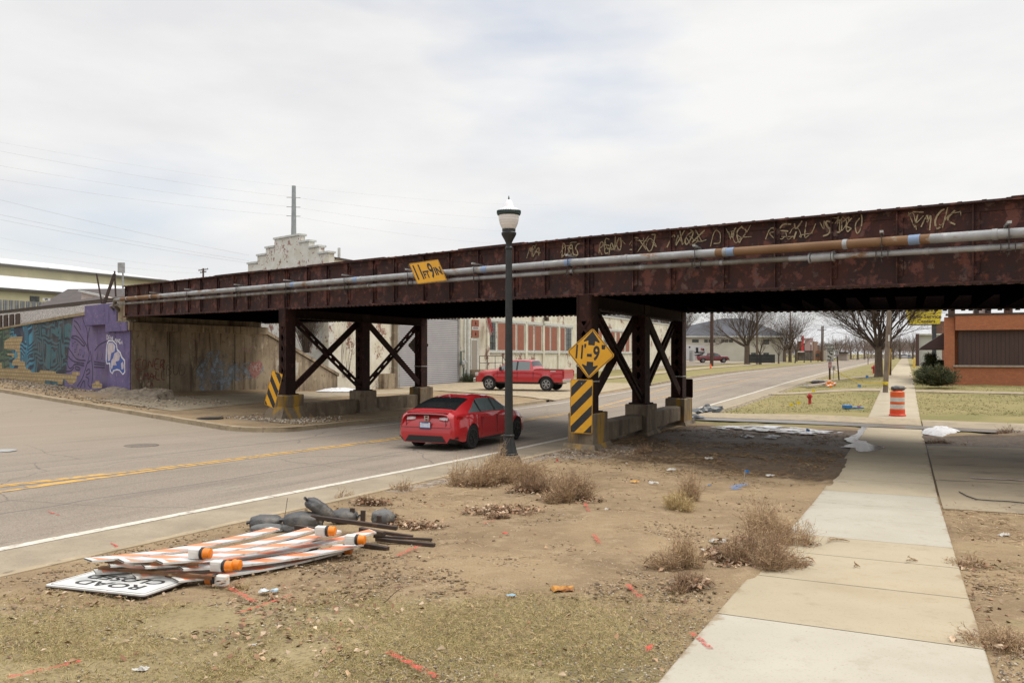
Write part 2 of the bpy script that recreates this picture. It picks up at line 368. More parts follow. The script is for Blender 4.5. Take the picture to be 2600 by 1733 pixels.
def asphalt_mat():
    m, N, L, B = newmat('worn asphalt')
    v = vec_of(N, L, 'pos')
    mp = N.new('ShaderNodeMapping'); mp.inputs['Rotation'].default_value = (0, 0, -math.atan2(D2[1], D2[0])); mp.vector_type = 'POINT'
    L.new(v, mp.inputs[0])                                        # x = along the road, y = across it (left positive)
    ms = N.new('ShaderNodeMapping'); ms.inputs['Scale'].default_value = (.06, 1.1, 1); L.new(mp.outputs[0], ms.inputs[0])
    col = mixc(N, L, mrange(N, L, noise_node(N, L, v, .25, 6), .38, .62), (.25, .205, .16), (.205, .166, .128))
    col = mixc(N, L, mrange(N, L, noise_node(N, L, ms.outputs[0], 1.0, 5), .48, .66, 0, .6), col, (.29, .238, .185))
    col = mixc(N, L, mrange(N, L, noise_node(N, L, ms.outputs[0], 2.7, 5), .54, .66, 0, .5), col, (.135, .112, .092))
    vo = N.new('ShaderNodeTexVoronoi'); vo.inputs['Scale'].default_value = 75; L.new(v, vo.inputs['Vector'])
    s2 = N.new('ShaderNodeSeparateColor'); L.new(vo.outputs['Color'], s2.inputs[0])
    col = mixc(N, L, mrange(N, L, s2.outputs[1], .55, .95, 0, .5), col, (.10, .082, .068))
    col = mixc(N, L, mrange(N, L, s2.outputs[0], .75, 1, 0, .5), col, (.36, .32, .27))
    # long sealed crack and random fine cracks
    wv = N.new('ShaderNodeTexNoise'); wv.inputs['Scale'].default_value = .5; wv.inputs['Detail'].default_value = 6; L.new(v, wv.inputs['Vector'])
    sy = N.new('ShaderNodeSeparateXYZ'); L.new(mp.outputs[0], sy.inputs[0])
    off = math_(N, L, 'ADD', sy.outputs['Y'], mrange(N, L, wv.outputs['Fac'], .3, .7, -.09, .09))
    for yc in (10.15, 14.2):
        d = math_(N, L, 'ABSOLUTE', math_(N, L, 'SUBTRACT', off, yc))
        col = mixc(N, L, mrange(N, L, d, .012, .035, .75, 0), col, (.085, .08, .078))
    ed = N.new('ShaderNodeTexVoronoi'); ed.feature = 'DISTANCE_TO_EDGE'; ed.inputs['Scale'].default_value = .22
    dv = N.new('ShaderNodeVectorMath'); dv.operation = 'ADD'; L.new(v, dv.inputs[0]); L.new(wv.outputs['Color'], dv.inputs[1]); L.new(dv.outputs[0], ed.inputs['Vector'])
    col = mixc(N, L, mrange(N, L, ed.outputs['Distance'], .001, .0045, .55, 0), col, (.07, .06, .052))
    # concrete-grey shoulder and gutter pan next to the near kerb
    sh = mrange(N, L, off, 8.25, 8.45, 1, 0)
    shc = mixc(N, L, mrange(N, L, noise_node(N, L, v, 1.6, 8, .65), .36, .66), (.315, .262, .188), (.235, .192, .137))
    shc = mixc(N, L, mrange(N, L, s2.outputs[0], .7, 1, 0, .35), shc, (.13, .105, .08))
    col = mixc(N, L, sh, col, shc)
    gut = math_(N, L, 'ABSOLUTE', math_(N, L, 'SUBTRACT', off, 7.12))
    col = mixc(N, L, mrange(N, L, gut, .03, .12, .8, 0), col, (.07, .055, .042))
    # dusty side-street mouth
    dust = math_(N, L, 'MULTIPLY', mrange(N, L, sy.outputs['Y'], 15.5, 21, 0, 1), mrange(N, L, noise_node(N, L, v, .5, 6), .3, .6, .45, 1))
    col = mixc(N, L, math_(N, L, 'MULTIPLY', dust, .7), col, (.255, .205, .15))
    L.new(col, B.inputs['Base Color']); B.inputs['Roughness'].default_value = .86; B.inputs['Specular IOR Level'].default_value = .35
    add_bump(N, L, B, noise_node(N, L, v, 90, 4, .7), .25, .006)
    return m
M_ground = ground_mat(); M_asph = asphalt_mat()
M_curb = surf('kerb concrete', (.36, .285, .185), (.27, .215, .14), 2, (.35, .65), [((.16, .12, .08), 5, .56, .7), ((.42, .35, .25), 14, .58, .7)], rough=.9, bump=.2, bs=40)
M_oldc = surf('old concrete slab', (.33, .265, .175), (.25, .2, .135), .9, (.35, .65), [((.18, .145, .1), 1.6, .54, .72), ((.2, .15, .1), 45, .6, .7)], rough=.85, bump=.15, bs=70, dist=.006)
M_white = surf('worn white road paint', (.62, .58, .5), (.5, .46, .39), 6, (.3, .6), [((.24, .2, .16), 9, .53, .68)], rough=.8)
M_yell = surf('worn yellow road paint', (.58, .33, .055), (.5, .29, .07), 5, (.3, .6), [((.2, .165, .13), 7, .47, .62)], rough=.8)
M_snow = surf('old snow', (.66, .66, .68), (.52, .515, .52), 5, (.35, .65), [((.3, .25, .2), 9, .52, .7)], rough=.7, bump=.4, bs=14)

def walk_mat():
    m, N, L, B = newmat('pavement concrete'); v = vec_of(N, L, 'pos'); at = N.new('ShaderNodeAttribute'); at.attribute_name = 'tint'
    c = mixc(N, L, mrange(N, L, noise_node(N, L, v, 1.1, 6), .35, .7), (.92, .92, .92), (.8, .79, .77))
    c = mixc(N, L, mrange(N, L, noise_node(N, L, v, 6, 8, .7), .55, .75, 0, .7), c, (.64, .6, .53)); c = mixc(N, L, mrange(N, L, noise_node(N, L, v, 70, 4), .58, .72, 0, .6), c, (.55, .5, .43))
    c = mixc(N, L, mrange(N, L, noise_node(N, L, v, .5, 5), .55, .72, 0, .5), c, (.62, .56, .47)); c = mixc(N, L, 1.0, c, at.outputs['Color'], 'MULTIPLY')
    dn = N.new('ShaderNodeVectorMath'); dn.operation = 'DOT_PRODUCT'; dn.inputs[1].default_value = (N2[0], N2[1], 0); L.new(v, dn.inputs[0])
    e = math_(N, L, 'SUBTRACT', .785, math_(N, L, 'ABSOLUTE', math_(N, L, 'ADD', dn.outputs['Value'], .365)))
    e = math_(N, L, 'SUBTRACT', e, mrange(N, L, noise_node(N, L, v, 2.4, 8, .75), .46, .74, -.02, .12))
    c = mixc(N, L, mrange(N, L, e, -.025, .025, .8, 0), c, (.25, .18, .105))
    ed = N.new('ShaderNodeTexVoronoi'); ed.feature = 'DISTANCE_TO_EDGE'; ed.inputs['Scale'].default_value = .33; nv_ = N.new('ShaderNodeTexNoise'); nv_.inputs['Scale'].default_value = 1.2; nv_.inputs['Detail'].default_value = 6; L.new(v, nv_.inputs['Vector'])
    ad = N.new('ShaderNodeVectorMath'); ad.operation = 'ADD'; L.new(v, ad.inputs[0]); L.new(nv_.outputs['Color'], ad.inputs[1]); L.new(ad.outputs[0], ed.inputs['Vector'])
    c = mixc(N, L, math_(N, L, 'MULTIPLY', mrange(N, L, ed.outputs['Distance'], .0008, .003, .35, 0), mrange(N, L, noise_node(N, L, v, .23, 2), .6, .64)), c, (.1, .075, .05))
    L.new(c, B.inputs['Base Color']); B.inputs['Roughness'].default_value = .87; add_bump(N, L, B, noise_node(N, L, v, 120, 5, .7), .14, .006); return m
M_conc = walk_mat()
M_thin = surf('thin melting snow', (.62, .62, .65), (.5, .5, .51), 4, (.35, .65), [((.3, .25, .2), 9, .56, .7)], rough=.6, bump=.4, bs=14)
def _al(m, sc, lo, hi):
    N, L = m.node_tree.nodes, m.node_tree.links; B = N['Principled BSDF']; L.new(mrange(N, L, noise_node(N, L, vec_of(N, L, 'pos'), sc, 7, .65), lo, hi), B.inputs['Alpha'])
_al(M_thin, 2.4, .43, .5)
# ------------------------------------------------------------------ ground sheets
def curve_axis(*seg):
    out = []
    for a, b, st in seg: out.extend(np.arange(a, b, st))
    return np.array(out)
ua = curve_axis((-40, 2, 2), (2, 27, .1), (27, 60, .5), (60, 200, 4), (200, 1500, 50))
na = np.concatenate([[NC + .12], curve_axis((-6.8, 7, .1), (7, 30, 1)), np.geomspace(30, 900, 16)])
U, Nn = np.meshgrid(ua, na, indexing='ij')
X, Y = XY(U, Nn)
Z = landR(U, Nn)
fade = sstep(0, 1.2, Nn - NC)
away = np.where((Nn > -1.15) & (Nn < .42), 0, 1) * (1 - sstep(.42, .6, Nn) * sstep(11.2, 12.2, U) * (1 - sstep(21.6, 22.1, U)))
Z = Z + away * fade * (.075 * (fbm(X * .9, Y * .9, 3) - .5) + .04 * (fbm(X * 4, Y * 4, 9) - .5))
enc = (sstep(13.6, 14.4, U) * (1 - sstep(17.5, 19, U)) + .8 * sstep(6.4, 7, U) * (1 - sstep(8.3, 9, U))) * np.exp(-((Nn + 1.12) / .16) ** 2) * (vnoise(U * 3, Nn * 3, 4) + .2)
Z = Z + .085 * enc
mound = np.exp(-(((U - 35) / 3) ** 2 + ((Nn - 7) / 2.2) ** 2)) * .25 + np.exp(-(((U - 30.5) / 1.2) ** 2 + ((Nn - 6.4) / 1.8) ** 2)) * .22 + np.exp(-(((U - 24.2) / 1.2) ** 2 + ((Nn - 5) / 3.2) ** 2)) * .3
Z = Z + mound * (.5 + fbm(X * 2, Y * 2, 12))
gm = sstep(6.7, 5.3, Y) * sstep(1.6, .2, X) * (Nn < -1.1)
gm = np.maximum(gm, sstep(26.5, 27.6, U))
gm = np.maximum(gm, .75 * sstep(25, 26.5, U + .6 * np.sin(Nn)) * (Nn > -5.6))
gm = np.maximum(gm, .35 * (Nn > .42) * sstep(14, 12, U))
matshade = sstep(13.8, 16.5, U + .35 * Nn + 1.2) * (1 - sstep(25.2, 26.2, U)) * (Nn > -6.4) * (Nn < .5) * .95  # matted damp ground plus the bridge's shadow, painted along its footprint
matshade = np.maximum(matshade, sstep(21.6, 22.2, U) * (1 - sstep(23.5, 25, U)) * (Nn > .4))
matshade = np.maximum(matshade, np.clip(mound * 2.4, 0, .75))
gvm = np.exp(-(((U - 17.2) / 1.9) ** 2 + ((Nn + 6.3) / 1.1) ** 2)) * .95
gvm = np.maximum(gvm, .7 * np.exp(-((Nn + 6.7) / .25) ** 2) * (U > 10))
nu, nv = U.shape
idx = np.arange(nu * nv).reshape(nu, nv)
quads = np.stack([idx[:-1, :-1].ravel(), idx[:-1, 1:].ravel(), idx[1:, 1:].ravel(), idx[1:, :-1].ravel()], 1)[:, ::-1]
g1 = mesh_np('ground', np.stack([X.ravel(), Y.ravel(), Z.ravel()], 1), quads, M_ground, tint=np.stack([gm.ravel(), matshade.ravel(), gvm.ravel()], 1), smooth=True)
tag(g1, kind='structure')
def us(c):
    Rr = 2.0; c = np.asarray(c, float)
    return 17.6 + .303 * c + np.where(c < Rr, Rr - np.sqrt(np.maximum(Rr ** 2 - (Rr - np.minimum(c, Rr)) ** 2, 0)), 0)
ca = np.concatenate([[0, .02, .06, .12, .2, .3, .45, .65, .9, 1.2, 1.6, 2], np.arange(2.5, 16, .5), np.arange(16, 46, 2), np.geomspace(48, 900, 14)])
oa = np.concatenate([np.arange(0, 12, .4), np.arange(12, 50, 1), np.arange(50, 200, 5), np.arange(200, 1500, 50)])
C_, O_ = np.meshgrid(ca, oa, indexing='ij')
Ul = us(C_) + O_; Nl = nfar(Ul) - C_
X, Y = XY(Ul, Nl); Z = landL(Ul, Nl) + .04 * sstep(.3, 1.5, C_) * (fbm(X * .8, Y * .8, 6) - .5) + .45 * np.exp(-((UN(X, Y)[1] + 31.8) / 1.6) ** 2) * (Ul < 34) * sstep(.8, 3, O_) * .35
gl = .85 * sstep(56, 60, Ul) * (C_ < 9) + .9 * sstep(62, 66, Ul)
gvl = .6 * np.exp(-(((Ul - 20.6) / 1.6) ** 2 + ((Nl + 18.6) / 1.4) ** 2)) + .5 * sstep(1.2, 2.2, O_) * (1 - sstep(5, 6, O_)) * (C_ > 12)
wl_ = 0 * gl
nu, nv = Ul.shape; idx = np.arange(nu * nv).reshape(nu, nv)
quads = np.stack([idx[:-1, :-1].ravel(), idx[:-1, 1:].ravel(), idx[1:, 1:].ravel(), idx[1:, :-1].ravel()], 1)
g2 = mesh_np('far_side_ground', np.stack([X.ravel(), Y.ravel(), Z.ravel()], 1), quads, M_ground, tint=np.stack([np.clip(gl, 0, 1).ravel(), wl_.ravel(), gvl.ravel()], 1), smooth=True)
tag(g2, kind='structure')
# road and side street
ur = curve_axis((-60, 80, 1), (80, 200, 5), (200, 1500, 50)); nr = np.concatenate([-np.geomspace(300, 26, 14), curve_axis((-25, -7.0, .5)), [NC + .02]])
U, Nn = np.meshgrid(ur, nr, indexing='ij'); X, Y = XY(U, Nn); Z = asph(U, Nn)
nu, nv = U.shape; idx = np.arange(nu * nv).reshape(nu, nv)
quads = np.stack([idx[:-1, :-1].ravel(), idx[:-1, 1:].ravel(), idx[1:, 1:].ravel(), idx[1:, :-1].ravel()], 1)[:, ::-1]
tag(mesh_np('road', np.stack([X.ravel(), Y.ravel(), Z.ravel()], 1), quads, M_asph, smooth=True), kind='structure')

def drape(name, A, B, k, j, zf, dz, mat, kind='structure', tint=None):
    """strip between polylines A and B given in (u, n); k samples along, j across, laid dz above zf"""
    def samp(Pl, t):
        Pl = np.array(Pl, float); d = np.concatenate([[0], np.cumsum(np.hypot(*np.diff(Pl, axis=0).T))]); d /= d[-1]
        return np.stack([np.interp(t, d, Pl[:, 0]), np.interp(t, d, Pl[:, 1])], 1)
    t = np.linspace(0, 1, k); a, b = samp(A, t), samp(B, t)
    rows = []
    for q in np.linspace(0, 1, j):
        p = a * (1 - q) + b * q; x, y = XY(p[:, 0], p[:, 1]); z = zf(p[:, 0], p[:, 1]) + dz
        rows.append([tuple(r) for r in np.stack([x, y, z], 1)])
    if name in ('concrete_pad', 'driveway', 'driveway_edge', 'lawn_path', 'cross_path', 'far_sidewalk', 'forecourt'):
        rows = [[(x, y, z - .15) for x, y, z in rows[0]]] + rows + [[(x, y, z - .15) for x, y, z in rows[-1]]]
    o = MB().grid(rows).build(name, mat, smooth=60)
    if sum(p.normal.z * p.area for p in o.data.polygons) < 0: o.data.flip_normals()
    if kind: o['kind'] = kind
    return o
def line(name, pts, wd, mat, k=60):
    A = [(u, n - wd / 2) for u, n in pts]; B = [(u, n + wd / 2) for u, n in pts]
    return drape(name, A, B, k, 2, asph, .005, mat)
line('edge_line', [(-30, -8.32), (0, -8.32), (40, -8.32), (120, -8.32), (300, -8.32)], .14, M_white, 160)
line('edge_line', [(20.5, -15.35), (40, -15.4), (60, -16.2), (85, -16.9), (300, -16.9)], .13, M_white, 120)
line('centre_line', [(8, -12.02), (60, -11.85), (300, -11.9)], .12, M_yell, 120)
line('centre_line', [(-30, -13.6), (4, -12.75), (8, -12.3), (11, -12.2), (33, -12.2), (55, -14.7), (300, -14.9)], .12, M_yell, 160)
line('centre_line', [(-30, -13.85), (4, -12.97), (8, -12.48), (9.6, -12.34)], .11, M_yell, 60)
line('centre_line', [(-30, -10.8), (4, -11.45), (8, -11.9), (10.5, -12.0)], .12, M_yell, 60)
line('centre_line', [(-30, -11.05), (4, -11.72), (7.5, -12.0)], .12, M_yell, 60)

def kerb(name, path, inward, hgt=.13, wd=.16, drop=None):
    rows = []
    for i, (u, n) in enumerate(path):
        u0, n0 = path[max(i - 1, 0)]; u1, n1 = path[min(i + 1, len(path) - 1)]
        tu, tn = u1 - u0, n1 - n0; l = math.hypot(tu, tn) or 1
        iu, i_n = (-tn / l * inward, tu / l * inward)
        z0 = float(asph(u, n)) - .03 - (.0 if True else 0)
        zb = float(zr(u)) + float(rise(u)) * max(0, min(45, -16.4 - n))
        h = hgt if drop is None else hgt * drop(u, n)
        row = []
        for off, z in ((-.004, zb - .05), (0, zb + h - .015), (.018, zb + h), (wd, zb + h + .006), (wd + .02, zb - .05)):
            x, y = XY(u + iu * off, n + i_n * off); row.append((x, y, z))
        rows.append(row)
    o = MB().grid(rows).build(name, M_curb, smooth=35); o['kind'] = 'structure'
    return o
kerb('near_kerb', [(u, NC) for u in np.concatenate([np.arange(-40, 31.5, 1), np.arange(50, 300, 5)])][:72], 1)
kerb('near_kerb', [(u, NC) for u in np.arange(33.5, 300, 4)], 1)
cs = np.concatenate([np.geomspace(80, 3, 22), np.linspace(2.6, 0, 16)])
path = [(float(us(c)), NF - c) for c in cs] + [(u, float(nfar(u))) for u in np.arange(19.9, 38.5, .7)]
kerb('far_kerb', path, -1)
kerb('far_kerb', [(u, float(nfar(u))) for u in np.arange(58.5, 320, 3)], -1)

# pavement slabs
joints = [(-8, 0), (-6.5, 0), (-5, 0), (-3.5, 0), (-2, 0), (-.5, 1), (1, 1), (2.6, 1), (4.05, 1), (5.55, 0), (6.9, 0), (8.1, 0), (9.15, 1), (10.6, 1), (12.0, 1), (13.4, 0)]
uu = 14.9
while uu < 28.6: joints.append((uu, 0)); uu += 1.5
uu = 29.9
while uu < 130: joints.append((uu, int(uu > 49 and uu < 51))); uu += 1.55
random.seed(4)
V, Fc, T = [], [], []
for i in range(len(joints) - 1):
    (a, lt), (b, _) = joints[i], joints[i + 1]
    g = .006 if not (lt and joints[i + 1][1]) else .002
    ks = max(2, int((b - a) / .5) + 1)
    base = np.array((.455, .42, .345) if lt else (.44, .37, .258)) * random.uniform(.95, 1.05)
    if 28 < a < 60: base = np.array((.42, .36, .26))
    nl, nr_ = -1.15, .42
    if i < 7: nl -= 0
    for e, uq in enumerate(np.linspace(a + g, b - g, ks)):
        for n_, dz in ((nl, -.12), (nl, -.008), (nl + .012, 0), ((nl + nr_) / 2, 0), (nr_ - .012, 0), (nr_, -.008), (nr_, -.12)):
            x, y = XY(uq, n_); V.append((x, y, float(zs(uq)) + dz)); T.append(base)
    b0 = len(V) - ks * 7
    for e in range(ks - 1):
        for q in range(6):
            k = b0 + e * 7 + q; Fc.append((k, k + 7, k + 8, k + 1))
o = mesh_np('sidewalk', V, Fc, M_conc, tint=np.array(T)); o['kind'] = 'structure'; o.data.flip_normals()
drape('far_pavement', [(130, -1.15), (600, -1.15)], [(130, .42), (600, .42)], 30, 2, lambda u, n: zs(u), .0, M_oldc)
def zpad(u, n): return zs(u) - .004 + .015 * np.clip(np.asarray(n, float) - .42, 0, 12) - .012
drape('concrete_pad', [(12.4, .45), (12.35, 1.4), (13.1, 2.2), (13.6, 3.4), (13.2, 12)], [(22, .45), (22.0, 2), (21.8, 3.5), (21.7, 12)], 40, 14, zpad, 0, M_oldc)
for q, uq in enumerate((15.6, 18.0, 19.6)):
    drape('pad_joint', [(uq, .5), (uq - .1, 12)], [(uq + .03, .5), (uq - .07, 12)], 20, 2, zpad, .005, surf('dark joint', (.07, .055, .04)))
# driveway across the pavement behind the bridge, its wet gutter, the factory forecourt and the far pavement
def zdrv(u, n): return landR(u, n) + np.where((np.asarray(n) > -1.1) & (np.asarray(n) < .38), .085, .03) + .0
drape('driveway', [(29.2, -7.0), (27.75, -1.15), (27.5, .42)], [(31.9, -7.0), (29.85, -1.15), (29.6, .42)], 30, 6, zdrv, .02, M_curb)
drape('driveway_edge', [(27.45, .46), (25.7, 6), (24, 12), (21, 22)], [(29.5, .46), (28.2, 6), (26.5, 12), (24, 22)], 40, 6, zdrv, .015, M_oldc)
M_wet = surf('wet asphalt', (.11, .092, .075), (.16, .13, .1), 1.5, (.35, .65), rough=.28, bump=.1, bs=60)
drape('wet_gutter', [(27.9, -6.6), (26.7, -1.15), (26.5, .42), (24.6, 6.5)], [(29.15, -6.9), (27.72, -1.15), (27.48, .42), (25.65, 6.5)], 40, 4, zdrv, .012, M_wet)
def zfc(u, n): return landL(u, n)
drape('forecourt', [(38.6, -16.45), (58.4, -17.2)], [(46, -30.9), (58.4, -30.9)], 24, 24, zfc, .035, M_curb)
drape('far_sidewalk', [(20.8, -23.2), (27, -24.6), (44.5, -26.0)], [(22.6, -29.6), (27, -29.2), (46, -29.6)], 30, 10, zfc, .018, M_oldc)
drape('lawn_path', [(47.3, -6.9), (44.6, -1.15)], [(49.6, -6.9), (46.8, -1.15)], 10, 3, lambda u, n: landR(u, n), .03, M_oldc)
drape('cross_path', [(44.5, .42), (40.5, 12)], [(46, .42), (42, 12)], 16, 3, lambda u, n: landR(u, n), .035, M_oldc)
drape('lawn_path', [(66, -6.9), (63.8, -1.15)], [(70, -6.9), (67.5, -1.15)], 10, 3, lambda u, n: landR(u, n), .03, M_oldc)
drape('verge_path', [(62, -22.5), (200, -24)], [(62, -24.5), (200, -26)], 40, 3, zfc, .04, M_curb)
drape('parking_lot', [(96, -27), (190, -30)], [(96, -60), (190, -70)], 10, 6, zfc, .04, M_asph)
M_water = surf('shallow water', (.2, .175, .16), (.26, .235, .22), 3, rough=.12, spec=.9)
def blob(name, cu, cn, ru, rn, zf, dz, mat, seed, k=40, ang=0, label=None, cat=None, dome=0, kind=None, group=None):
    rows = []
    for q in np.linspace(1, 0, 7):
        row = []
        for i in range(k + 1):
            a = 2 * math.pi * i / k
            rr = .55 + .9 * float(fbm(1.7 * math.cos(a) + 5, 1.7 * math.sin(a) + 5, seed, 5))
            du, dn = ru * rr * q * math.cos(a), rn * rr * q * math.sin(a)
            u_, n_ = cu + du * math.cos(ang) - dn * math.sin(ang), cn + du * math.sin(ang) + dn * math.cos(ang)
            x, y = XY(u_, n_)
            row.append((x, y, float(zf(u_, n_)) + dz + dome * (1 - q * q) * (.7 + .6 * float(vnoise(u_ * 5, n_ * 5, seed)))))
        rows.append(row)
    o = MB().grid(rows).build(name, mat, smooth=50)
    if o.data.polygons[3].normal.z < 0: o.data.flip_normals()
    return tag(o, label, cat, group, kind)
zsw = lambda u, n: np.where((np.asarray(n) > -1.15) & (np.asarray(n) < .42), zs(u), landR(u, n) + .035)
def ppoly(name, pxs, zf, dz, mat, dome=0, label=None, cat=None, kind=None):
    """flat irregular patch whose outline was measured in the photo, laid on the ground; a low dome for snow"""
    P = []
    for px, py in pxs:
        g = gp(px, py); P.append(UN(g.x, g.y))
    Q = []
    for a, b in zip(P, P[1:] + P[:1]):
        for k in range(5):
            f_ = k / 5; u_, n_ = a[0] + (b[0] - a[0]) * f_, a[1] + (b[1] - a[1]) * f_
            Q.append((u_ + .16 * (float(vnoise(u_ * 4, n_ * 4, 2)) - .5), n_ + .16 * (float(vnoise(u_ * 4, n_ * 4, 7)) - .5)))
    cu, cn = sum(q[0] for q in Q) / len(Q), sum(q[1] for q in Q) / len(Q); rows = []
    for q in (1, .93, .8, .6, .35, .0):
        row = []
        for u_, n_ in Q + Q[:1]:
            uu_, nn_ = cu + (u_ - cu) * q, cn + (n_ - cn) * q; x, y = XY(uu_, nn_)
            row.append((x, y, float(zf(uu_, nn_)) + dz + dome * (1 - q ** 3) * (.5 + float(vnoise(uu_ * 3, nn_ * 3, 5)))))
        rows.append(row)
    o = MB().grid(rows).build(name, mat, smooth=50)
    if sum(p.normal.z * p.area for p in o.data.polygons) < 0: o.data.flip_normals()
    return tag(o, label, cat, None, kind)
zsw = lambda u, n: zs(u) + 0 * n
def flatpoly(name, pxs, zf, dz, mat):
    P = [UN(*gp(px, py).xy) for px, py in pxs]; Q = []
    for a, b in zip(P, P[1:] + P[:1]):
        for k in range(5): u_, n_ = a[0] + (b[0] - a[0]) * k / 5, a[1] + (b[1] - a[1]) * k / 5; Q.append((u_ + .12 * (float(vnoise(u_ * 4, n_ * 4, 2)) - .5), n_ + .1 * (float(vnoise(u_ * 5, n_ * 5, 7)) - .5)))
    mb = MB(); mb.poly([(*XY(u_, n_), float(zf(u_, n_)) + dz) for u_, n_ in Q]); o = mb.build(name, mat); bm = bmesh.new(); bm.from_mesh(o.data)
    for f in bm.faces:
        if f.normal.z < 0: f.normal_flip()
    bmesh.ops.triangulate(bm, faces=bm.faces[:]); bm.to_mesh(o.data); bm.free(); o['kind'] = 'structure'; return o
flatpoly('puddle', [(2203, 1086), (2192, 1106), (2178, 1123), (2200, 1128), (2212, 1136), (2254, 1144), (2214, 1154), (2181, 1157), (2170, 1146), (2136, 1138), (2165, 1128), (2142, 1119), (2170, 1105), (2188, 1086)], zsw, .006, M_water)
drape('meltwater', [(16.05, 1.0), (15.75, 4.5), (15.2, 12)], [(16.12, 1.0), (16.0, 4.5), (15.6, 12)], 40, 2, zpad, .01, M_water)
# snow
zgr = lambda u, n: landR(u, n)
ppoly('snow_heap', [(2337, 1103), (2356, 1095), (2376, 1087), (2406, 1089), (2440, 1098), (2415, 1104), (2393, 1112), (2356, 1108)], zgr, .04, M_snow, .12, 'dirty white snow heap at the right edge of the sidewalk, nearest the drum', 'snow')
ppoly('snow_patch', [(1800, 1086), (1850, 1082), (1950, 1081), (2030, 1087), (2090, 1095), (2146, 1100), (2060, 1105), (2000, 1101), (1960, 1098), (1900, 1093), (1840, 1091)], zgr, .03, M_thin, .02, 'long thin snow patch on the grass behind the bridge, widest one', 'snow')
ppoly('snow_patch', [(1934, 1113), (1950, 1106), (1986, 1108), (1975, 1115), (1955, 1114)], zgr, .03, M_thin, .03, 'small snow scrap on dark ground in the shade of the bridge', 'snow')
ppoly('snow_patch', [(1878, 1109), (1896, 1105), (1921, 1110), (1900, 1114)], zgr, .03, M_thin, .03, 'smaller snow scrap left of the other one in the shade of the bridge', 'snow')
blob('snow_patch', 37.6, -28.9, 1.9, 1.0, zfc, .06, M_snow, 17, label='snow patch at the foot of the abutment, seen between the bridge columns', cat='snow', dome=.18)
# ------------------------------------------------------------------ railway bridge
BX, BY = 1.757, 19.03
def W(s, t, z): return Vector((BX + s * L2[0] + t * D2[0], BY + s * L2[1] + t * D2[1], z))
def zb(s): return float(np.interp(s, [-25.3, -12.65, 0, 12.65, 25.3], [2.42, 2.71, 3.02, 3.185, 3.325]))     # underside of the girders
GD = 1.35
def onplane(px, py, t):
    r = (px - 1300) / F
    s = ((BX + t * D2[0]) - r * (BY + t * D2[1])) / (r * L2[1] - L2[0])
    Y = BY + s * L2[1] + t * D2[1]
    return s, EYE - (py - HOR) / F * Y
def hexW(mb, s0, s1, t0, t1, z0, z1, z0b=None, z1b=None):
    """block between s0..s1, t0..t1; z0/z1 heights at s0, z0b/z1b at s1"""
    z0b = z0 if z0b is None else z0b; z1b = z1 if z1b is None else z1b
    return mb.hexa([W(s0, t0, z0), W(s0, t1, z0), W(s1, t1, z0b), W(s1, t0, z0b), W(s0, t0, z1), W(s0, t1, z1), W(s1, t1, z1b), W(s1, t0, z1b)])
M_rust = surf('rusted girder steel', (.057, .0155, .0105), (.029, .010, .0085), 1.6, (.36, .64),
              [((.135, .048, .035), 2.6, .545, .6), ((.115, .066, .056), 4.2, .595, .64), ((.022, .011, .010), 3.4, .52, .68), ((.115, .036, .016), 8, .56, .68), ((.03, .013, .011), 2.0, .53, .7, (2.5, 2.5, .35))],
              rough=.82, bump=.25, bs=35, dist=.01)
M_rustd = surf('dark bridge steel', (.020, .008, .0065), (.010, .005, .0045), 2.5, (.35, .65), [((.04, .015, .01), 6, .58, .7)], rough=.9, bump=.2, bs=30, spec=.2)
M_col = surf('rusty column steel', (.036, .0125, .009), (.018, .008, .0065), 2.2, (.35, .65), [((.075, .027, .018), 5, .58, .68), ((.012, .007, .006), 2, .54, .7, (2, 2, .4))], rough=.85, bump=.2, bs=30, spec=.25)
M_black = surf('shade-black underside', (.0025, .002, .002), (.0015, .0015, .0015), 3, rough=1, spec=.0)  # near-black base colour puts the deep shade below the deck into the material
bridge = thing('railway_bridge', 'rust brown steel railway bridge on two rows of columns over the street', 'bridge', (BX, BY, 0))
TB = 8.49
SPANS = [(25.6, 12.65), (12.65, 0), (0, -12.65), (-12.65, -25.3)]
random.seed(2)
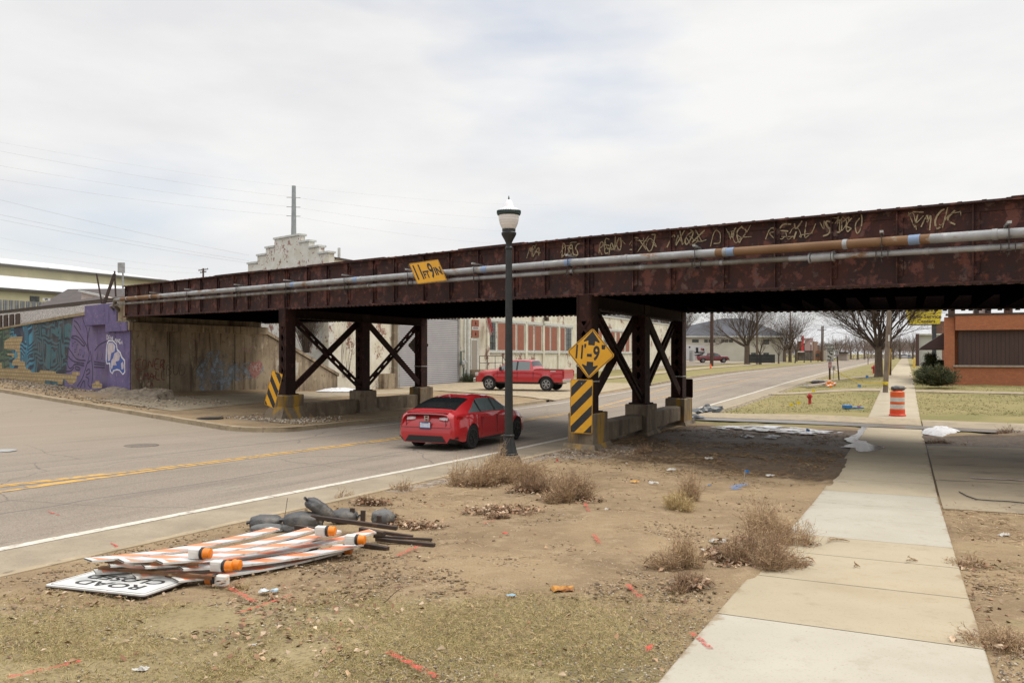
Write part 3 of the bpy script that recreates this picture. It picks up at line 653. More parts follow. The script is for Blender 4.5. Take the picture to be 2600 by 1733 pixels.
for k, (sa, sb) in enumerate(SPANS):
    for t, nm in ((0, 'near'), (TB, 'far')):
        za, zb_ = zb(sa), zb(sb); g = .002
        sa2, sb2 = sa - g, sb + g
        o1 = -1 if t == 0 else 1
        mb = MB(); hexW(mb, sa2, sb2, t - .012, t + .012, za + .03, za + GD - .03, zb_ + .03, zb_ + GD - .03)
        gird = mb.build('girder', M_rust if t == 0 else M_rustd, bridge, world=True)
        for zo, hh in ((0, .035), (GD - .035, .035)):
            mb = MB(); hexW(mb, sa2, sb2, t - .19, t + .19, za + zo, za + zo + hh, zb_ + zo, zb_ + zo + hh)
            z1 = .035 if zo == 0 else GD - .035 - .13      # angle leg riveted to the web
            hexW(mb, sa2, sb2, t + o1 * .014, t + o1 * .03, za + z1, za + z1 + .13, zb_ + z1, zb_ + z1 + .13)
            # rivet heads and splice plates along the edge
            nn = int((sa2 - sb2) / (.33 if zo else .21))
            for i in range(nn):
                s = sb2 + (i + .5) * (sa2 - sb2) / nn + random.uniform(-.03, .03); z = zb_ + (za - zb_) * (s - sb2) / (sa2 - sb2)
                if zo: hexW(mb, s - .035, s + .035, t - .15, t - .08, z + GD, z + GD + .016)
                else: hexW(mb, s - .05, s + .05, t + o1 * .13, t + o1 * .18, z - .03, z - .002)
            if zo and t == 0:
                for i in range(3):
                    s = random.uniform(sb2 + 1, sa2 - 3); l = random.uniform(1.2, 2.6); z = zb_ + (za - zb_) * (s - sb2) / (sa2 - sb2); z2 = zb_ + (za - zb_) * (s + l - sb2) / (sa2 - sb2)
                    hexW(mb, s, s + l, t - .2, t + .2, z + GD + .002, z + GD + .022, z2 + GD + .002, z2 + GD + .022)
            mb.build('flange', M_rust if t == 0 else M_rustd, gird)
            gird.children[-1].location = (0, 0, 0) if False else gird.children[-1].location
        nst = 11
        for i in range(nst + 1):
            s = sb2 + .06 + i * (sa2 - sb2 - .12) / nst + (random.uniform(-.12, .12) if 0 < i < nst else 0); z = zb_ + (za - zb_) * (s - sb2) / (sa2 - sb2)
            mb = MB()
            wdt = .012
            hexW(mb, s - wdt, s + wdt, t + o1 * .032, t + o1 * .10, z + .037, z + GD - .037)
            hexW(mb, s - wdt - .09, s - wdt, t + o1 * .032, t + o1 * .046, z + .17, z + GD - .17)
            for q in range(9):
                zz = z + .25 + q * .1
                hexW(mb, s - .075, s - .045, t + o1 * .046, t + o1 * .062, zz, zz + .03)
            mb.build('stiffener', M_rust if t == 0 else M_rustd, gird)
# children of girders were built in world space: move them to the girder's frame
for gobj in [c for c in bridge.children if c.name.startswith('girder')]:
    for ch in gobj.children:
        ch.data.transform(Matrix.Translation((-BX, -BY, 0)))
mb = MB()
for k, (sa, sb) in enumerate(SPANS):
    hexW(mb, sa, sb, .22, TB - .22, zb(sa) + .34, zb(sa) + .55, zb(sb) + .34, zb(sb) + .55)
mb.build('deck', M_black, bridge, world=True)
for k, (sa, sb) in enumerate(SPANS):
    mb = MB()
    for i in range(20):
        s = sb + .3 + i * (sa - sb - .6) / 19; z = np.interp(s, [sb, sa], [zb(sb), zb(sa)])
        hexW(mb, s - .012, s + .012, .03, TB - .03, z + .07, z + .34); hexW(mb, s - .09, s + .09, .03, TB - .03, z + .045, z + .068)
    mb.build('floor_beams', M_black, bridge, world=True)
def lattice(mb, c0, c1, z0, z1, t, step=.32):
    k = max(2, int((z1 - z0) / step)); 
    for i in range(k):
        za, zc = z0 + i * (z1 - z0) / k, z0 + (i + 1) * (z1 - z0) / k
        a, b = (c0, c1) if i % 2 == 0 else (c1, c0)
        mb.beam(W(a, t, za), W(b, t, zc), .055, .014, up=Vector((D2[0], D2[1], 0)))
PIERS = [(0.0, [.32, .29, .25]), (12.65, [.31, .29, .27])]
TC = [.0, 3.92 * 1.11 - .1, 7.65 * 1.11 - .05]
for s0, tops in PIERS:
    zu = zb(s0)
    for j, (tc_, zt) in enumerate(zip(TC, tops)):
        mb = MB(); hw, hd = .2, .24
        for sg in (-1, 1):                                           # two channels
            hexW(mb, s0 + sg * hw - .014, s0 + sg * hw + .014, tc_ - hd, tc_ + hd, zt + .02, zu)
            for tt in (-hd, hd - .012): hexW(mb, s0 + sg * (hw - .1) - .04 * sg, s0 + sg * hw - .014 * sg, tc_ + tt, tc_ + tt + .012, zt + .02, zu)
        hexW(mb, s0 - .3, s0 + .3, tc_ - .32, tc_ + .32, zt, zt + .03)
        hexW(mb, s0 - .21, s0 + .21, tc_ - hd - .012, tc_ - hd, zt + .03, zt + .45)
        hexW(mb, s0 - .21, s0 + .21, tc_ - hd - .012, tc_ - hd, zu - .6, zu)
        for q in range(12):
            for sg in (-.17, .17): hexW(mb, s0 + sg - .015, s0 + sg + .015, tc_ - hd - .028, tc_ - hd - .012, zu - .56 + .05 * q, zu - .535 + .05 * q)
        col_ = mb.build('column', M_col, bridge, world=True)
        for tt in (tc_ - hd - .008, tc_ + hd + .008):
            mb = MB(); lattice(mb, s0 - .14, s0 + .14, zt + .45, zu - .6, tt); lattice(mb, s0 + .14, s0 - .14, zt + .45, zu - .6, tt - .01)
            lo = mb.build('lattice', M_col, col_); lo.data.transform(Matrix.Translation((-BX, -BY, 0)))
    mb = MB(); hexW(mb, s0 - .19, s0 + .19, -.1, TB - .1, zu - .27, zu - .005); hexW(mb, s0 - .24, s0 + .24, .26, TB - .1, zu - .3, zu - .27)
    for i in range(30): hexW(mb, s0 - .24, s0 - .19, .5 + i * .26, .56 + i * .26, zu - .32, zu - .3)
    mb.build('cap_beam', M_rustd, bridge, world=True)
    for j in range(2):
        t0, t1 = TC[j] + .25, TC[j + 1] - .25; z0, z1 = .42, zu - .35
        for side, (za, zc) in ((-.1, (z1, z0)), (.1, (z0, z1))):
            mb = MB(); a, b = W(s0 + side, t0, za), W(s0 + side, t1, zc)
            d = (b - a).normalized(); up = d.cross(Vector((L2[0], L2[1], 0))).normalized()
            if (za > zc) != (j == 0): mb.beam(a, b, .09, .21, up=up); mb.build('brace', M_col, bridge, world=True); continue
            for e in (-.075, .075): mb.beam(a + up * e, b + up * e, .09, .07, up=up)
            ln = (b - a).length; k = int(ln / .62)
            for i in range(k + 1):
                p = a + d * (ln * (i + .5) / (k + 1)); mb.beam(p - up * .09, p + up * .09, .2, .012, up=Vector((L2[0], L2[1], 0)))
                if i % 2: mb.beam(p - d * .16, p + d * .16, .02, .14, up=up)
            mb.build('brace', M_col, bridge, world=True)

# ------------------------------------------------------------------ concrete piers
def concmat(name, stain, yellow=None):
    return surf(name, (.2, .155, .105), (.14, .108, .074), 1.6, (.35, .65),
                [((.30, .25, .18), 3, .56, .7), ((.07, .05, .035), 1.7, .5, .68, (1.6, 1.6, .25)), ((.12, .085, .05), 6, .55, .7)] + ([(yellow, 2.2, .5, .62, (1, 1, .22))] if yellow else []), rough=.9, bump=.4, bs=14, dist=.03)
M_pc = concmat('weathered pier concrete', 1); M_pcy = concmat('stained pier concrete with yellow paint', 1, (.36, .21, .03))
def chip(o, amt=.03, sc=2.5, cuts=3):
    bm = bmesh.new(); bm.from_mesh(o.data)
    bmesh.ops.subdivide_edges(bm, edges=bm.edges[:], cuts=cuts, use_grid_fill=True)
    for v in bm.verts:
        n = mnoise.noise_vector(v.co * sc + Vector((3.1, 1.7, 9.2))); v.co += n * amt
    bm.to_mesh(o.data); bm.free(); return o
for s0, tops in PIERS:
    near = s0 < 1
    pr = thing('bridge_pier', 'low concrete pier under the right row of columns, behind the striped and diamond signs' if near else 'low concrete pier under the left row of columns, with the tilted striped sign', 'pier', (BX + s0 * L2[0], BY + s0 * L2[1], 0), group=None)
    for j, (tc_, zt) in enumerate(zip(TC, tops)):
        mb = MB(); x, y = W(s0, tc_, 0).xy; zg = ground(x, y) - .12
        hexW(mb, s0 - .36, s0 + .36, tc_ - .5, tc_ + .55, zg, zt)
        o = mb.build('pedestal', M_pcy if j != 1 else M_pc, pr, world=True, bevel=.03); chip(o, .02)
        mb = MB()
        if not near and j == 0:
            mb.hexa([W(s0 - .62, -.85, zg), W(s0 - .62, .9, zg), W(s0 + .62, .9, zg), W(s0 + .62, -.85, zg), W(s0 - .4, -.55, zg + .5), W(s0 - .4, .6, zg + .5), W(s0 + .4, .6, zg + .5), W(s0 + .4, -.55, zg + .5)])
        else:
            mb.hexa([W(s0 - .5, tc_ - .75, zg), W(s0 - .5, tc_ + .8, zg), W(s0 + .5, tc_ + .8, zg), W(s0 + .5, tc_ - .75, zg), W(s0 - .4, tc_ - .55, zg + .24), W(s0 - .4, tc_ + .6, zg + .24), W(s0 + .4, tc_ + .6, zg + .24), W(s0 + .4, tc_ - .55, zg + .24)])
        f_ = mb.build('footing', M_pcy if j == 0 else M_pc, pr, world=True); chip(f_, .05, 2)
    for j in range(2):
        mb = MB(); t0, t1 = TC[j] + .55, TC[j + 1] - .5; x, y = W(s0, t0, 0).xy; zg = ground(x, y)
        hexW(mb, s0 - .24, s0 + .24, t0, t1, zg + .12 if near else zg - .1, .02 if near else -.02)
        chip(mb.build('low_wall', M_pc, pr, world=True, bevel=.03), .025)

# ------------------------------------------------------------------ graffiti strokes and letters
SF = {'A': [[(0, 0), (.5, 1), (1, 0)], [(.2, .4), (.85, .4)]], 'B': [[(0, 0), (0, 1), (.7, .95), (.75, .6), (.1, .5), (.9, .4), (.8, .05), (0, 0)]], 'C': [[(.9, .9), (.4, 1), (.05, .5), (.4, 0), (.95, .12)]],
      'D': [[(0, 0), (0, 1), (.7, .85), (.9, .4), (.6, .05), (0, 0)]], 'E': [[(.9, 1), (0, 1), (0, 0), (.9, 0)], [(0, .5), (.7, .5)]], 'F': [[(.9, 1), (0, 1), (0, 0)], [(0, .5), (.7, .5)]],
      'G': [[(.9, .9), (.4, 1), (.05, .5), (.4, 0), (.9, .1), (.9, .45), (.5, .45)]], 'H': [[(0, 0), (0, 1)], [(.9, 0), (.9, 1)], [(0, .5), (.9, .5)]], 'I': [[(.3, 0), (.3, 1)]], 'J': [[(.8, 1), (.75, .2), (.4, 0), (.05, .2)], [(.4, 1), (1, 1)]],
      'K': [[(0, 0), (0, 1)], [(.9, 1), (.05, .45), (1, 0)]], 'L': [[(0, 1), (0, 0), (.8, 0)]], 'M': [[(0, 0), (.15, 1), (.5, .3), (.85, 1), (1, 0)]], 'N': [[(0, 0), (.05, 1), (.85, 0), (.95, 1)]],
      'O': [[(.5, 1), (.05, .6), (.3, .02), (.8, .15), (.95, .7), (.5, 1)]], 'P': [[(0, 0), (.05, 1), (.8, .9), (.75, .5), (.05, .45)]], 'R': [[(0, 0), (.05, 1), (.8, .9), (.7, .5), (.05, .45), (.95, 0)]],
      'S': [[(.9, .9), (.3, 1), (.1, .65), (.8, .4), (.7, .05), (.05, .1)]], 'T': [[(-.1, 1), (1.1, .95)], [(.5, 1), (.45, 0)]], 'U': [[(0, 1), (.05, .15), (.5, 0), (.9, .2), (.95, 1)]], 'V': [[(0, 1), (.45, 0), (1, 1)]],
      'W': [[(0, 1), (.25, 0), (.5, .7), (.75, 0), (1, 1)]], 'X': [[(0, 0), (1, 1)], [(0, 1), (1, 0)]], 'Y': [[(0, 1), (.45, .5), (1, 1)], [(.45, .5), (.3, 0)]], 'Z': [[(0, 1), (.9, 1), (0, 0), (1, 0)]],
      '~': [[(0, .3), (.3, .9), (.45, .1), (.75, .95), (1, .2), (1.4, .7)]], '0': [[(.5, 1), (.1, .6), (.2, .05), (.8, .1), (.9, .7), (.5, 1)]], ' ': []}
def smoothline(p, k=4):
    for _ in range(2):
        q = [p[0]]
        for a, b in zip(p[:-1], p[1:]):
            q += [(a[0] * .75 + b[0] * .25, a[1] * .75 + b[1] * .25), (a[0] * .25 + b[0] * .75, a[1] * .25 + b[1] * .75)]
        p = q + [p[-1]]
    return p
def ribbon(mb, pts, wd, place, taper=False):
    """flat painted stroke; place(x, y) -> 3D point on the wall"""
    k = len(pts); Lf, Rt = [], []
    for i, p in enumerate(pts):
        a, b = pts[max(i - 1, 0)], pts[min(i + 1, k - 1)]; dx, dy = b[0] - a[0], b[1] - a[1]; l = math.hypot(dx, dy) or 1
        h = wd / 2 * (1 if not taper else (1 - .7 * i / (k - 1)))
        Lf.append(place(p[0] - dy / l * h, p[1] + dx / l * h)); Rt.append(place(p[0] + dy / l * h, p[1] - dx / l * h))
    b0 = len(mb.v); mb.v.extend(tuple(q) for q in Lf + Rt)
    for i in range(k - 1): mb.f.append([b0 + i, b0 + k + i, b0 + k + i + 1, b0 + i + 1]); mb.mi.append(mb.cur)
def scrawl(mb, txt, x0, y0, hgt, adv, wd, place, rnd, slant=.2, wob=.08):
    for i, ch in enumerate(txt):
        for st in SF.get(ch, []):
            pts = [((x0 + (i + px * .85 + py * slant + rnd.uniform(-wob, wob)) * adv), y0 + (py + rnd.uniform(-wob, wob)) * hgt) for px, py in st]
            ribbon(mb, smoothline(pts), wd * rnd.uniform(.75, 1.25), place)
M_spray = surf('pale yellow spray paint', (.42, .34, .2), (.3, .23, .13), 8, layers=[((.08, .03, .02), 14, .53, .66)], rough=.7)
rnd = random.Random(7)
for i, (px0, px1, py0, txt) in enumerate(((1338, 1372, 652, 'MA'), (1424, 1472, 650, 'DAS'), (1519, 1578, 642, 'RENO'), (1598, 1662, 640, 'SXJ'), (1695, 1782, 625, 'AXOX'), (1808, 1893, 620, 'DNO'), (1948, 2066, 612, 'RFYU'), (2088, 2192, 598, 'SOGO'), (2314, 2425, 584, 'TMCK'))):
    s0, z0 = onplane(px0, py0, -.04); s1, _ = onplane(px1, py0, -.04)
    mb = MB(); hgt = .3
    pl_ = lambda x, y, s0=s0, z0=z0: W(s0 - x, -.034, z0 + y - x * .02)
    scrawl(mb, txt, 0, 0, hgt, abs(s0 - s1) / len(txt), .024, pl_, rnd, .3, .17)
    for q in range(3):
        x0_ = rnd.uniform(-.1, .7) * abs(s0 - s1); pts = [(x0_ + i * rnd.uniform(.03, .11), rnd.uniform(-.1, 1.15) * hgt) for i in range(rnd.randint(3, 6))]; ribbon(mb, smoothline(pts), .014, pl_)
    mb.build('graffiti', M_spray, bridge, world=True)

# ------------------------------------------------------------------ pipes hung on the bridge
M_pipe = surf('galvanised pipe', (.36, .37, .375), (.27, .275, .28), 3, (.35, .65), [((.21, .12, .06), 1.6, .57, .66, (1, 1, 3)), ((.45, .45, .44), 5, .56, .7)], rough=.55, metal=.25)
M_piper = surf('rusty ochre pipe', (.215, .12, .058), (.165, .085, .038), 2, (.35, .65), [((.36, .33, .28), 3, .6, .68)], rough=.75)
M_pipeg = surf('dull grey pipe', (.2, .19, .165), (.14, .125, .1), 2.5, (.35, .65), [((.3, .31, .32), 2, .52, .64)], rough=.6, metal=.2)
M_tape = surf('blue joint tape', (.2, .28, .42), rough=.5)
M_steel = surf('galvanised strut', (.42, .42, .41), (.3, .3, .29), 8, rough=.5, metal=.4)
M_bpx = surf('dark hanger rod', (.05, .035, .03), rough=.7)
def pz(s, f): return zb(s) + f
up = thing('utility_pipe', 'thicker upper grey pipe hung along the bridge side, with rusty ochre stretches', 'pipe', (BX, BY, 0))
def run(s0, s1, t, f, r, k=14, n=14):
    ss = np.linspace(s0, s1, k); mb = MB(); mb.tube([W(s, t, pz(s, f)) for s in ss], r, n); return mb
fu, tu, fl, tl_ = .745, -.42, .55, -.33
segs = [(25.2, 21.6, M_piper), (21.6, -3.4, M_pipe), (-3.4, -7.35, M_piper), (-7.35, -25, M_pipe)]
for a, b, m in segs: run(a, b, tu, fu, .082).build('pipe_run', m, up, smooth=40, world=True)
for s in np.arange(24.6, -14, -2.35): MB().tube([W(s - .04, tu, pz(s, fu)), W(s + .04, tu, pz(s, fu))], .092, 14).build('coupling', M_pipe, up, smooth=40, world=True)
for px in (1445, 1855, 2323, 1232, 905, 745):
    s, _ = onplane(px, 700, tu); MB().tube([W(s - .09, tu, pz(s, fu)), W(s + .09, tu, pz(s, fu))], .0875, 14).build('joint_tape', M_tape, up, smooth=40, world=True)
mb = MB(); e = [W(25.2, tu, pz(25.2, fu)), W(25.9, tu, pz(25.2, fu) - .02), W(26.2, tu + .1, pz(25.2, fu) - .2), W(26.5, tu + .6, pz(25.2, fu) - .55), W(26.8, tu + 1.2, pz(25.2, fu) - .8)]
mb.tube(e, .088, 14); mb.build('elbow', M_pipeg, up, smooth=60, world=True)
lp = thing('utility_pipe', 'thinner lower grey pipe hung just below the larger pipe on the bridge', 'pipe', (BX, BY, 0))
for a, b, m in ((25.6, 6, M_pipeg), (6, 1.2, M_pipe), (1.2, -4.9, M_pipeg), (-4.9, -25, M_pipe)): run(a, b, tl_, fl, .052).build('pipe_run', m, lp, smooth=40, world=True)
for s in list(np.arange(25, -14, -1.9)): MB().tube([W(s - .03, tl_, pz(s, fl)), W(s + .03, tl_, pz(s, fl))], .059, 12).build('coupling', M_pipe, lp, smooth=40, world=True)
mb = MB()
sv, _ = onplane(2087, 640, tl_); mb.tube([W(sv - .18, tl_, pz(sv, fl)), W(sv + .18, tl_, pz(sv, fl))], .085, 14); mb.tube([W(sv - .23, tl_, pz(sv, fl)), W(sv - .2, tl_, pz(sv, fl))], .1, 14); mb.tube([W(sv + .2, tl_, pz(sv, fl)), W(sv + .23, tl_, pz(sv, fl))], .1, 14)
mb.build('valve', M_pipe, lp, smooth=40, world=True)
mb = MB(); e = [W(25.6, tl_, pz(25.6, fl)), W(26.6, tl_, pz(25.6, fl) - .05), W(26.9, tl_ + .3, pz(25.6, fl) - .2), W(27.2, tl_ + 1.0, pz(25.6, fl) - .35)]
mb.tube(e, .056, 12); mb.build('elbow', M_pipeg, lp, smooth=60, world=True)
for px in (390, 479, 605, 731, 879, 1040, 1208, 1446, 1767, 2239, 2560):
    s, _ = onplane(px, 700, tu); zu_ = pz(s, fu); mb = MB()
    hexW(mb, s - .03, s + .03, -.62, -.01, zu_ + .135, zu_ + .175)
    hexW(mb, s - .03, s + .34, -.055, -.018, zu_ + .06, zu_ + .12)
    mb.cur = 1
    for tt in (tu - .11, tu + .11): mb.tube([W(s, tt, zu_ + .16), W(s, tt, zu_ - .35)], .009, 5)
    for ds in (-.1, .1): mb.tube([W(s + ds, tl_ - .07, zu_ + .0), W(s + ds, tl_ - .07, pz(s, fl) - .1)], .007, 5)
    hexW(mb, s - .03, s + .03, tu - .14, tu + .14, zu_ - .1, zu_ - .085); hexW(mb, s - .03, s + .03, tu - .14, tu + .14, pz(s, fl) - .09, pz(s, fl) - .07)
    mb.build('pipe_hanger', [M_steel, M_bpx], up, world=True)

# ------------------------------------------------------------------ left abutment with the painted wing wall
M_abc = surf('abutment concrete', (.34, .27, .185), (.24, .185, .12), .9, (.35, .65),
             [((.08, .06, .042), 1.1, .48, .7, (1.5, 1.5, .3)), ((.42, .35, .25), 2.3, .6, .68, (1.8, 1.8, .5)), ((.13, .09, .05), 5, .56, .72), ((.1, .055, .03), 1.6, .56, .68, (3, 3, .2))], rough=.9, bump=.35, bs=12, dist=.02)
M_purple = surf('faded purple mural paint', (.14, .108, .235), (.10, .078, .18), 1.3, (.35, .65), [((.17, .125, .27), 3, .56, .72), ((.05, .04, .11), 1.5, .56, .72, (2, 2, .4)), ((.27, .22, .19), 8, .6, .69)], rough=.8, bump=.15, bs=25)
ab = thing('bridge_abutment', 'stained concrete bridge abutment whose left wing wall carries a mural', 'abutment', (*W(25.3, 0, 0).xy, 0))
ca_ = 25.3
mb = MB(); hexW(mb, ca_, ca_ + 2.3, .1, TB + .1, -.9, 2.72); o = mb.build('wall', M_abc, ab, world=True)
mb = MB(); hexW(mb, ca_ - .14, ca_ + 2.36, -.06, TB + .2, 2.72, 3.1); mb.build('cap', M_abc, ab, world=True, bevel=.03)
for t_ in (2.2, 6.3):
    mb = MB(); hexW(mb, ca_ - .004, ca_, t_, t_ + .035, -.6, 2.7); mb.build('expansion_joint', M_black, ab, world=True)
mb = MB(); hexW(mb, ca_ + .005, ca_ + 2.3, .045, .1, -.8, 2.72); mb.build('painted_end', M_purple, ab, world=True)
mb = MB(); hexW(mb, ca_ + .03, ca_ + 2.42, -.09, -.06, 2.7, 3.1); mb.build('painted_cap_end', M_purple, ab, world=True)
mb = MB(); hexW(mb, ca_ + .35, ca_ + 1.25, .0, TB, 3.1, 4.1); mb.build('back_wall', M_abc, ab, world=True, bevel=.03)
mb = MB(); hexW(mb, ca_ + 1.25, ca_ + 5.0, -.05, .9, 3.1 - .06, 4.0); mb.build('painted_block', M_purple, ab, world=True, bevel=.02)
mb = MB()
for i in range(60):
    s, t = ca_ + rnd.uniform(-.05, 1.3), rnd.uniform(-.05, .4); q = rnd.uniform(.04, .11); c = W(s, t, 3.1 + q * .4); mb.box(c, (q, q * .8, q * .7), rnd.uniform(0, 3), rnd.uniform(-.4, .4))
mb.build('rubble', plain((.3, .26, .2), .9), ab, world=True)['kind'] = 'stuff'
# broken footing below the corner
rows = []
for i in range(17):
    s = ca_ + 2.6 - i * .36; row = []
    for j, (tt, zz) in enumerate(((.12, .38), (-.15, .36), (-.45, .27), (-.75, .1), (-1.0, -.1), (-1.3, -.35))):
        e = 0 if i in (0, 16) else 1
        tj = tt + .5 * (float(vnoise(i * .8, j * 1.1, 3)) - .5) * e; p = W(s, tj if s > ca_ else tj + (ca_ - s) * .18, 0)
        row.append((p.x, p.y, ground(p.x, p.y) + zz * (.55 + .8 * float(vnoise(i * .6, j * .5, 5))) * e - (0 if e else .2)))
    rows.append(row)
mb = MB(); mb.grid(rows, flip=True); o = mb.build('broken_footing', surf('broken concrete', (.27, .22, .16), (.14, .11, .08), 4, (.35, .65), [((.06, .05, .04), 6, .56, .66)], rough=.95, bump=.8, bs=9, dist=.06), ab, world=True); chip(o, .07, 3, 2)
# far wing wall, sloping down towards the factory
mb = MB(); P = []
def SD(s, t, z): return W(s, t, z)
P = [(ca_, TB + .1, -.9), (ca_ + .4, TB + .1, -.9), (ca_ + .4, TB + 6.2, -.9), (ca_, TB + 6.2, -.9), (ca_, TB + .1, 2.72), (ca_ + .4, TB + .1, 2.72), (ca_ + .4, TB + 6.2, .35), (ca_, TB + 6.2, .35)]
mb.hexa([W(*p) for p in P]); mb.build('far_wing_wall', M_abc, ab, world=True)
mb = MB(); P = [(ca_ - .08, TB + .2, 2.72), (ca_ + .5, TB + .2, 2.72), (ca_ + .5, TB + 6.3, .35), (ca_ - .08, TB + 6.3, .35), (ca_ - .08, TB + .2, 2.9), (ca_ + .5, TB + .2, 2.9), (ca_ + .5, TB + 6.3, .53), (ca_ - .08, TB + 6.3, .53)]
mb.hexa([W(*p) for p in P]); mb.build('far_wing_coping', M_abc, ab, world=True)

# mural wall: s measured along it from the painted block
M0, M1, TM = 27.6, 58.0, .35
def mtop(s): return 3.66 - .0345 * (s - 29.5)
def mural_mat():
    m, N, L, B = newmat('circuit pattern mural')
    v = vec_of(N, L, 'pos')
    dt = N.new('ShaderNodeVectorMath'); dt.operation = 'DOT_PRODUCT'; dt.inputs[1].default_value = (L2[0], L2[1], 0)
    sub = N.new('ShaderNodeVectorMath'); sub.operation = 'SUBTRACT'; sub.inputs[1].default_value = (BX, BY, 0); L.new(v, sub.inputs[0]); L.new(sub.outputs[0], dt.inputs[0])
    s = dt.outputs['Value']; sp = N.new('ShaderNodeSeparateXYZ'); L.new(v, sp.inputs[0])
    cb = N.new('ShaderNodeCombineXYZ'); L.new(s, cb.inputs[0]); L.new(sp.outputs['Z'], cb.inputs[1]); P = cb.outputs[0]
    wob = noise_node(N, L, P, .7, 2)
    # contour-like parallel lines: bands of a folded distance field
    vo = N.new('ShaderNodeTexVoronoi'); vo.inputs['Scale'].default_value = .6; vo.distance = 'CHEBYCHEV'; vo.feature = 'F1'
    ad = N.new('ShaderNodeVectorMath'); ad.operation = 'ADD'; L.new(P, ad.inputs[0])
    nz = N.new('ShaderNodeTexNoise'); nz.inputs['Scale'].default_value = .55; nz.inputs['Detail'].default_value = 1; L.new(P, nz.inputs['Vector']); L.new(nz.outputs['Color'], ad.inputs[1]); L.new(ad.outputs[0], vo.inputs['Vector'])
    fr = math_(N, L, 'FRACT', math_(N, L, 'MULTIPLY', vo.outputs['Distance'], 7.5))
    ln = mrange(N, L, math_(N, L, 'ABSOLUTE', math_(N, L, 'SUBTRACT', fr, .5)), .2, .3)
    sw = math_(N, L, 'ADD', s, math_(N, L, 'MULTIPLY', wob, 1.2))
    teal = mixc(N, L, ln, (.045, .115, .135), (.028, .032, .042))
    blue = mixc(N, L, ln, (.055, .235, .34), (.02, .035, .065))
    green = mixc(N, L, ln, (.075, .13, .075), (.03, .05, .04))
    pur = mixc(N, L, mrange(N, L, noise_node(N, L, P, 1.2, 6), .35, .65), (.165, .128, .255), (.12, .09, .2))
    pur = mixc(N, L, mrange(N, L, noise_node(N, L, P, 3, 7), .56, .72), pur, (.19, .145, .265))
    col = mixc(N, L, mrange(N, L, math_(N, L, 'ADD', s, math_(N, L, 'MULTIPLY', sp.outputs['Z'], .35)), 34.0, 34.15), pur, teal)
    col = mixc(N, L, mrange(N, L, sw, 39.0, 39.8), col, blue)
    col = mixc(N, L, mrange(N, L, sw, 42.6, 43.6), col, green)
    col = mixc(N, L, mrange(N, L, noise_node(N, L, P, 1.1, 6), .45, .7, 0, .35), col, (.15, .135, .13))
    col = mixc(N, L, mrange(N, L, noise_node(N, L, P, 7, 8, .75), .58, .68, 0, .8), col, (.3, .24, .17))
    col = mixc(N, L, mrange(N, L, noise_node(N, L, vec_of(N, L, 'pos', (2.5, 2.5, .3)), 1.3, 6), .54, .74, 0, .5), col, (.06, .055, .055))
    L.new(col, B.inputs['Base Color']); B.inputs['Roughness'].default_value = .85
    add_bump(N, L, B, noise_node(N, L, v, 14, 6), .2, .02)
    return m
mb = MB()
hexW(mb, M0, M1, TM, TM + .5, -.9, mtop(M0), -.5, mtop(M1)); mb.build('mural_wall', mural_mat(), ab, world=True)
M_cop = surf('coping concrete', (.3, .235, .14), (.22, .165, .09), 2, (.35, .65), [((.1, .08, .05), 5, .54, .68)], rough=.9, bump=.4, bs=12)
mb = MB(); hexW(mb, M0 + 2.5, 38.3, TM - .08, TM + .55, mtop(M0 + 2.5) + .002, mtop(M0 + 2.5) + .15, mtop(38.3) + .002, mtop(38.3) + .15); hexW(mb, 38.3, M1, TM - .05, TM + .55, mtop(38.3) + .002, mtop(38.3) + .12, mtop(M1) + .002, mtop(M1) + .12)
chip(mb.build('coping', M_cop, ab, world=True), .03, 2, 6)
def wallpt(px, py, off=.006):             # point of the mural plane seen at a photo pixel -> (s, z)
    return onplane(px, py, TM - off)
MZ = 340 / 2221                            # zoom scale used when measuring the mural: photo px = (x*MZ, 780 + y*MZ)
def mz(p, t=TM): return onplane(p[0] * MZ, 780 + p[1] * MZ, t)
M_brk = brickmat('bare cream brick', (.44, .33, .17), (.36, .26, .13), (.16, .11, .065), .42, .2, dr=(L2[0], L2[1]), mort=.018)
def patch(name, poly, mat, t, off, root, thick=.004):
    pts = [mz(p, t) for p in poly]; mb = MB()
    b = [W(s, t - off, z) for s, z in pts]; f_ = [W(s, t - off - thick, z) for s, z in pts]; k = len(pts)
    mb.add(b + f_, [tuple(range(k)), tuple(range(2 * k - 1, k - 1, -1))] + [(i, (i + 1) % k, k + (i + 1) % k, k + i) for i in range(k)])
    o = mb.build(name, mat, root, world=True)
    bm = bmesh.new(); bm.from_mesh(o.data); bmesh.ops.recalc_face_normals(bm, faces=bm.faces[:]); bmesh.ops.triangulate(bm, faces=[f for f in bm.faces if len(f.verts) > 4]); bm.to_mesh(o.data); bm.free()
    return o
patch('exposed_brick', [(-300, 900), (30, 920), (35, 1010), (300, 1010), (310, 960), (200, 960), (215, 880), (290, 830), (290, 740), (240, 700), (70, 690), (75, 560), (180, 490), (375, 485), (365, 560), (340, 600), (330, 700), (335, 890), (410, 895), (420, 950), (430, 1015), (505, 1030), (515, 1075), (655, 1075), (670, 1035), (920, 1060), (930, 1095), (1190, 1115), (1205, 1065), (1325, 1075), (1320, 1125), (1275, 1130), (1270, 1215), (1200, 1280), (1145, 1270), (1110, 1215), (1050, 1180), (1035, 1275), (960, 1270), (955, 1230), (750, 1205), (740, 1300), (400, 1250), (-300, 1180)], M_brk, TM, .002, ab)
patch('exposed_brick', [(125, 765), (245, 765), (235, 830), (200, 820), (190, 795), (125, 790)], M_brk, TM, .002, ab)
patch('exposed_brick', [(1580, 1210), (1650, 1215), (1655, 1255), (1695, 1270), (1690, 1335), (1540, 1345), (1520, 1270), (1575, 1250)], M_brk, .045, .002, ab)
